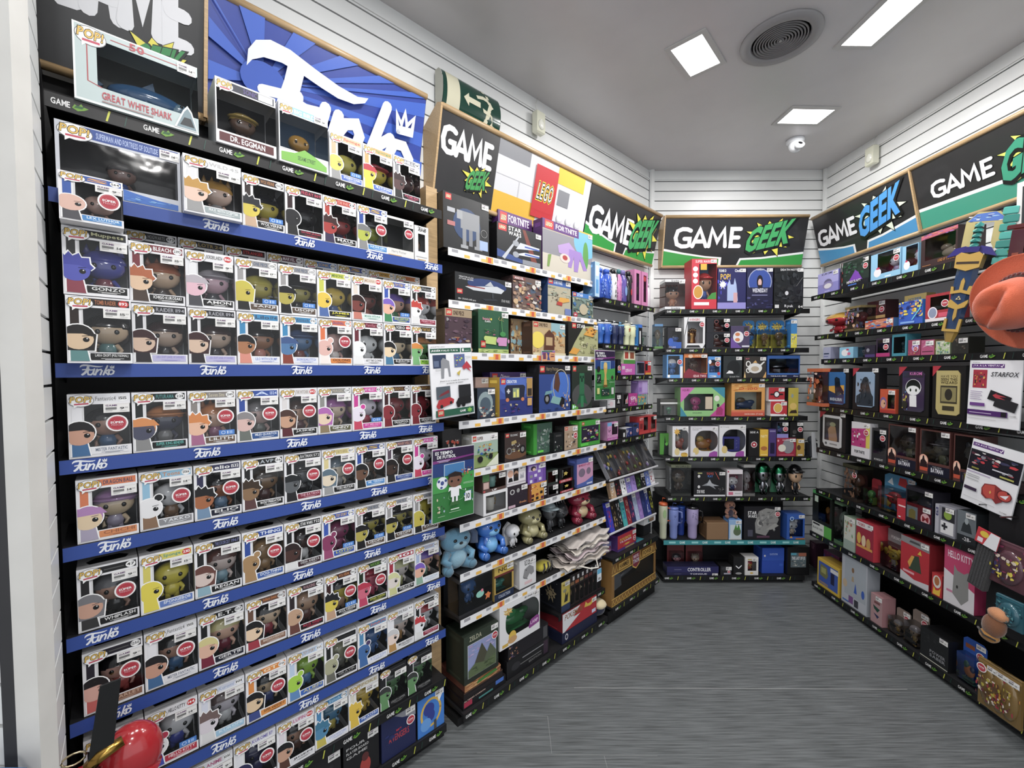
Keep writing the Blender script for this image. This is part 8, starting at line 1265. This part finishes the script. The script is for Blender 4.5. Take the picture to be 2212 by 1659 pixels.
carton(frame('R', -1.815, .293, a+.001), .17, .27, .08, 'framed_print_box', 'box', 'white-framed box with black and grey swirling print, right picture edge', ['d4d2d0', 'c8c6c4'], 'R .12 .14 .97 .92 26282c;M .15 .2 .95 .88 12 3 5a6268 3a4046 8a9298 1c1e22;R 0 0 .5 .06 b8606a', '', GR['R'])
# hat
r = hang('western_hat', -1.70, .49, 1.868, 0, 'orange felt western hat with braided brown band on the right wall', 'hat'); 
HM = V((-.05, -.96, -.22)).to_track_quat('Z', 'Y').to_matrix().to_4x4() @ Matrix.Rotation(math.radians(-35), 4, 'Z') @ Matrix.Scale(1.15, 4)
def hatp(u, v):   # u around, v 0 rim .. 1 crown top
    a = u*2*math.pi; ca, sa = math.cos(a), math.sin(a)
    return a, ca, sa
m = MB(); m.tm = HM; n = 40; rings = []
for k, (rr, z) in enumerate(((.150, .0), (.146, -.002), (.12, -.004), (.095, -.002), (.080, .002))):
    rings.append([(rr*math.cos(6.283*i/n)*1.0, rr*math.sin(6.283*i/n)*1.12, z+.028*(rr/.15)**2*abs(math.cos(6.283*i/n))**2) for i in range(n)])
P = [p for g in rings for p in g]; fs = [(k*n+i, k*n+(i+1) % n, k*n+n+(i+1) % n, k*n+n+i) for k in range(4) for i in range(n)]
N0 = len(P); P += [(x, y, z-.004) for x, y, z in P]; fs += [tuple(i+N0 for i in f)[::-1] for f in fs]; fs += [(i, N0+i, N0+(i+1) % n, (i+1) % n) for i in range(n)]
m.add(P, fs, 'd0592c', True); m.build('brim', CLOTH, r)
m = MB(); m.tm = HM; P = []; prof = ((.080, .0), (.079, .03), (.075, .07), (.068, .098), (.055, .115), (.034, .117), (.0, .108))
for rr, z in prof:
    for i in range(n):
        a = 6.283*i/n; x, y = rr*math.cos(a), rr*math.sin(a)*1.16; pz = z
        if z > .06: t = (z-.06)/.06; pz -= .030*t*math.exp(-(x/.018)**2)*(1 if rr < .06 else .6); x *= 1-.18*t*max(0, -math.sin(a)); 
        if z > .03: x *= 1-.10*max(0, -math.sin(a))
        P.append((x, y, pz))
m.add(P, [(k*n+i, k*n+(i+1) % n, k*n+n+(i+1) % n, k*n+n+i) for k in range(6) for i in range(n)], 'd0592c', True); m.build('crown', CLOTH, r)
m = MB(); m.tm = HM; m.tube([(.0815*math.cos(6.283*i/36), .0815*1.16*math.sin(6.283*i/36), .012) for i in range(37)], .008, '3a1618', 8)
for i in range(40): a = 6.283*i/40; m.ell(.088*math.cos(a), .088*1.16*math.sin(a), .012, .006, .006, .009, '6a2a28', 6, 4)
m.build('braided_band', CLOTH, r)
m = MB(); m.tm = HM @ Matrix.Translation((.092, .0, .018)); m.ell(0, 0, 0, .005, .024, .014, 'b8bcc8', 14, 8); m.ell(.004, 0, 0, .003, .014, .008, '3a4a7a', 12, 6); m.build('oval_buckle', GLOSS, r)
# lower cluster of hanging bags
r = hang('peg_panel', -1.80, .34, .42, 0, 'black hook panel standing at the right picture edge', 'display'); m = MB(); m.box(-.15, .03, 0, .3, .036, .60, '17171a'); m.build('panel', MATTE, r); m = MB(); m.box(-.15, -.02, .56, -.144, .03, .566, '888'); m.build('hook', METAL, r); m = MB(); m.box(-.04, -.05, .54, -.034, .03, .546, '888'); m.build('hook', METAL, r)
r = hang('black_sleeve', -1.945, .36, .60, 12, 'long black ribbed sleeve hanging by the pink and white box', 'packaging'); m = MB(); m.box(-.035, -.012, 0, .035, .012, .27, '1c1c1f', .004); [m.box(-.03+.012*k, -.0135, .01, -.024+.012*k, -.012, .26, '26262a') for k in range(5)]; m.build('sleeve_body', CLOTH, r)
MB().box(-.045, -.02, .215, .045, -.016, .285, 'c8303c').art((-.045, -.02, .215), X3, Z3, .09, .07, 'P e4e4e8 .4 0 1 0 1 1 .6 1;E .35 .7 .2 .2 e0c030;R .1 .1 .35 .4 e8d8dc').build('swing_tag', CARD, r)
def foil_bag(nm, s, d, z, wd, hh, cols, label, seed, roll=0, fl=''):
    r = hang(nm, s, d, z, roll, label, 'snack bag'); m = MB(); m.box(-wd/2, -.006, 0, wd/2, .006, hh, cols[0], .003); m.ell(0, -.006, hh*.45, wd*.42, .016, hh*.38, cols[0], 12, 8)
    m.art((-wd/2, -.0065, 0), X3, Z3, wd, hh, 'R 0 .9 1 .96 %s;M .02 .5 .98 .9 9 %d %s' % (shade(cols[0], 1.2), seed, ' '.join(cols[1:]))); m.build('bag_body', GLOSS, r)
    m = MB(); m.art((-wd*.36, -.0235, hh*.2), X3, Z3, wd*.72, hh*.5, 'M 0 0 1 1 16 %d %s' % (seed+1, ' '.join(cols[1:])), lift=.0003); m.build('front_print', GLOSS, r)
    if '$' in fl: put_price(r, wd*.2, hh*.86, y=-.01)
    if '*' in fl: put_super(r, -wd*.15, hh*.84, .02, y=-.024)
    return r
foil_bag('snack_bag', -1.83, .355, .655, .14, .20, ('5a3a44', 'c8b83a', '8a3a5a', 'd8c8b8', '3a3a6a', 'e0d048'), 'crinkled purple and yellow foil bag hanging above the brown plush', 4, 4)
foil_bag('snack_bag', -1.79, .385, .50, .10, .13, ('2a5a68', '3a7a88', '1c3a48', '5a9aa0'), 'teal foil bag half hidden behind the brown plush', 6, 0)
for i in range(3): foil_bag('snack_bag', -1.87+.042*i, .37+.002*i, .083, .085, .215, ('7a6030', 'c8902c', 'a83040', 'e8d8c8', '5a3a20', 'b8a838', '6a2a3a'), 'gold and red foil toy bag, %s of three at the lower right corner' % ORD[i], 8+i, 0, '$*' if i == 0 else '$')
r = hang('brown_plush', -1.845, .41, .405, 12, 'brown bread-like plush hanging above the gold foil bags', 'plush toy'); m = MB(); m.ell(0, 0, .085, .04, .03, .055, '7a4a28', 16, 10, .8); m.build('body', CLOTH, r); m = MB(); m.ell(.004, 0, .145, .036, .028, .026, 'c08050', 14, 8, .8); m.build('top_tuft', CLOTH, r); m = MB(); m.ell(-.004, -.002, .03, .034, .026, .026, 'b07828', 12, 8, .8); m.tube([(-.038, -.02, .045), (0, -.034, .038), (.036, -.02, .04)], .004, '1c1412', 6); m.build('base_tuft', CLOTH, r)
zr = SHELF['R4'][1]
carton(frame('R', -1.735, .31, SHELF['R5'][1]+.09), .13, .20, .06, 'red_pack', 'box', 'red pack with white label cut by the right picture edge', ['b02834', '8a1c28'], 'R .1 .55 .5 .68 e8e0e0;R .1 .2 .6 .3 d8a0a8;R .05 .85 .9 .9 d05a60', '', GR['R'])
r = hang('yellow_tape_roll', -1.975, .30, SHELF['R4'][1]+.004, 0, 'low dark tray with two yellow labels between the two advert sheets', 'tray'); m = MB(); m.box(-.10, -.005, 0, .12, .09, .05, '2a1c1e', .006); m.build('tray', MATTE, r); MB().box(-.09, -.0065, .02, -.01, -.005, .045, 'a8a42c').box(.005, -.0065, .018, .09, -.005, .045, 'd8d03a').build('labels', CARD, r)
# ================================================================ glossy red bag at the lower left
r = root('red_toy_bag', frame('L', -.02, .365, .655), 'glossy red rounded toy bag with gold clasp and black strap, lower left', 'toy bag')
m = MB(); m.ell(.045, 0, .0, .062, .05, .075, 'b01420', 22, 14); m.tube([(.06, 0, -.02), (.02, 0, -.09), (-.01, 0, -.13)], [.05, .05, .02], 'b01420', 12); m.build('right_lobe', GLOSS, r)
m = MB(); m.ell(-.045, -.01, -.03, .045, .045, .055, 'b01420', 22, 14); m.tube([(-.06, 0, -.05), (-.03, 0, -.1), (-.01, 0, -.13)], [.045, .045, .02], 'b01420', 12); m.build('left_lobe', GLOSS, r)
m = MB(); m.tube([(-.03, -.045, .045), (-.01, -.05, .062), (.03, -.045, .072)], [.013, .014, .012], 'b08a38', 12); m.build('gold_clasp', METAL, r)
m = MB(); m.tube([(-.02, -.055, .04), (-.03, -.06, -.02), (-.035, -.06, -.10)], .011, '141416', 10); m.build('black_rib', GLOSS, r)
m = MB(); m.prism([(-.03, .06), (-.006, .225), (.03, .225), (.012, .06)], -.052, -.046, '101012'); m.build('strap', GLOSS, r)
m = MB(); m.tube([(-.052+.020*math.cos(i*.5236), -.045, .078+.013*math.sin(i*.5236)) for i in range(13)], .0022, 'c8b890', 7); m.build('metal_ring', METAL, r)
r = root('blue_bag', Matrix.Translation((-.86, .70, .93)), 'corner of a plain blue bag at the bottom left picture edge', 'bag'); m = MB(); m.box(-.09, -.02, -.25, .02, .02, 0, '1f5a94', .01); m.tube([(-.07, 0, -.01), (-.05, 0, .03), (-.02, 0, .03), (0, 0, -.01)], .004, '1a4a80', 6); m.build('bag_body', CLOTH, r)
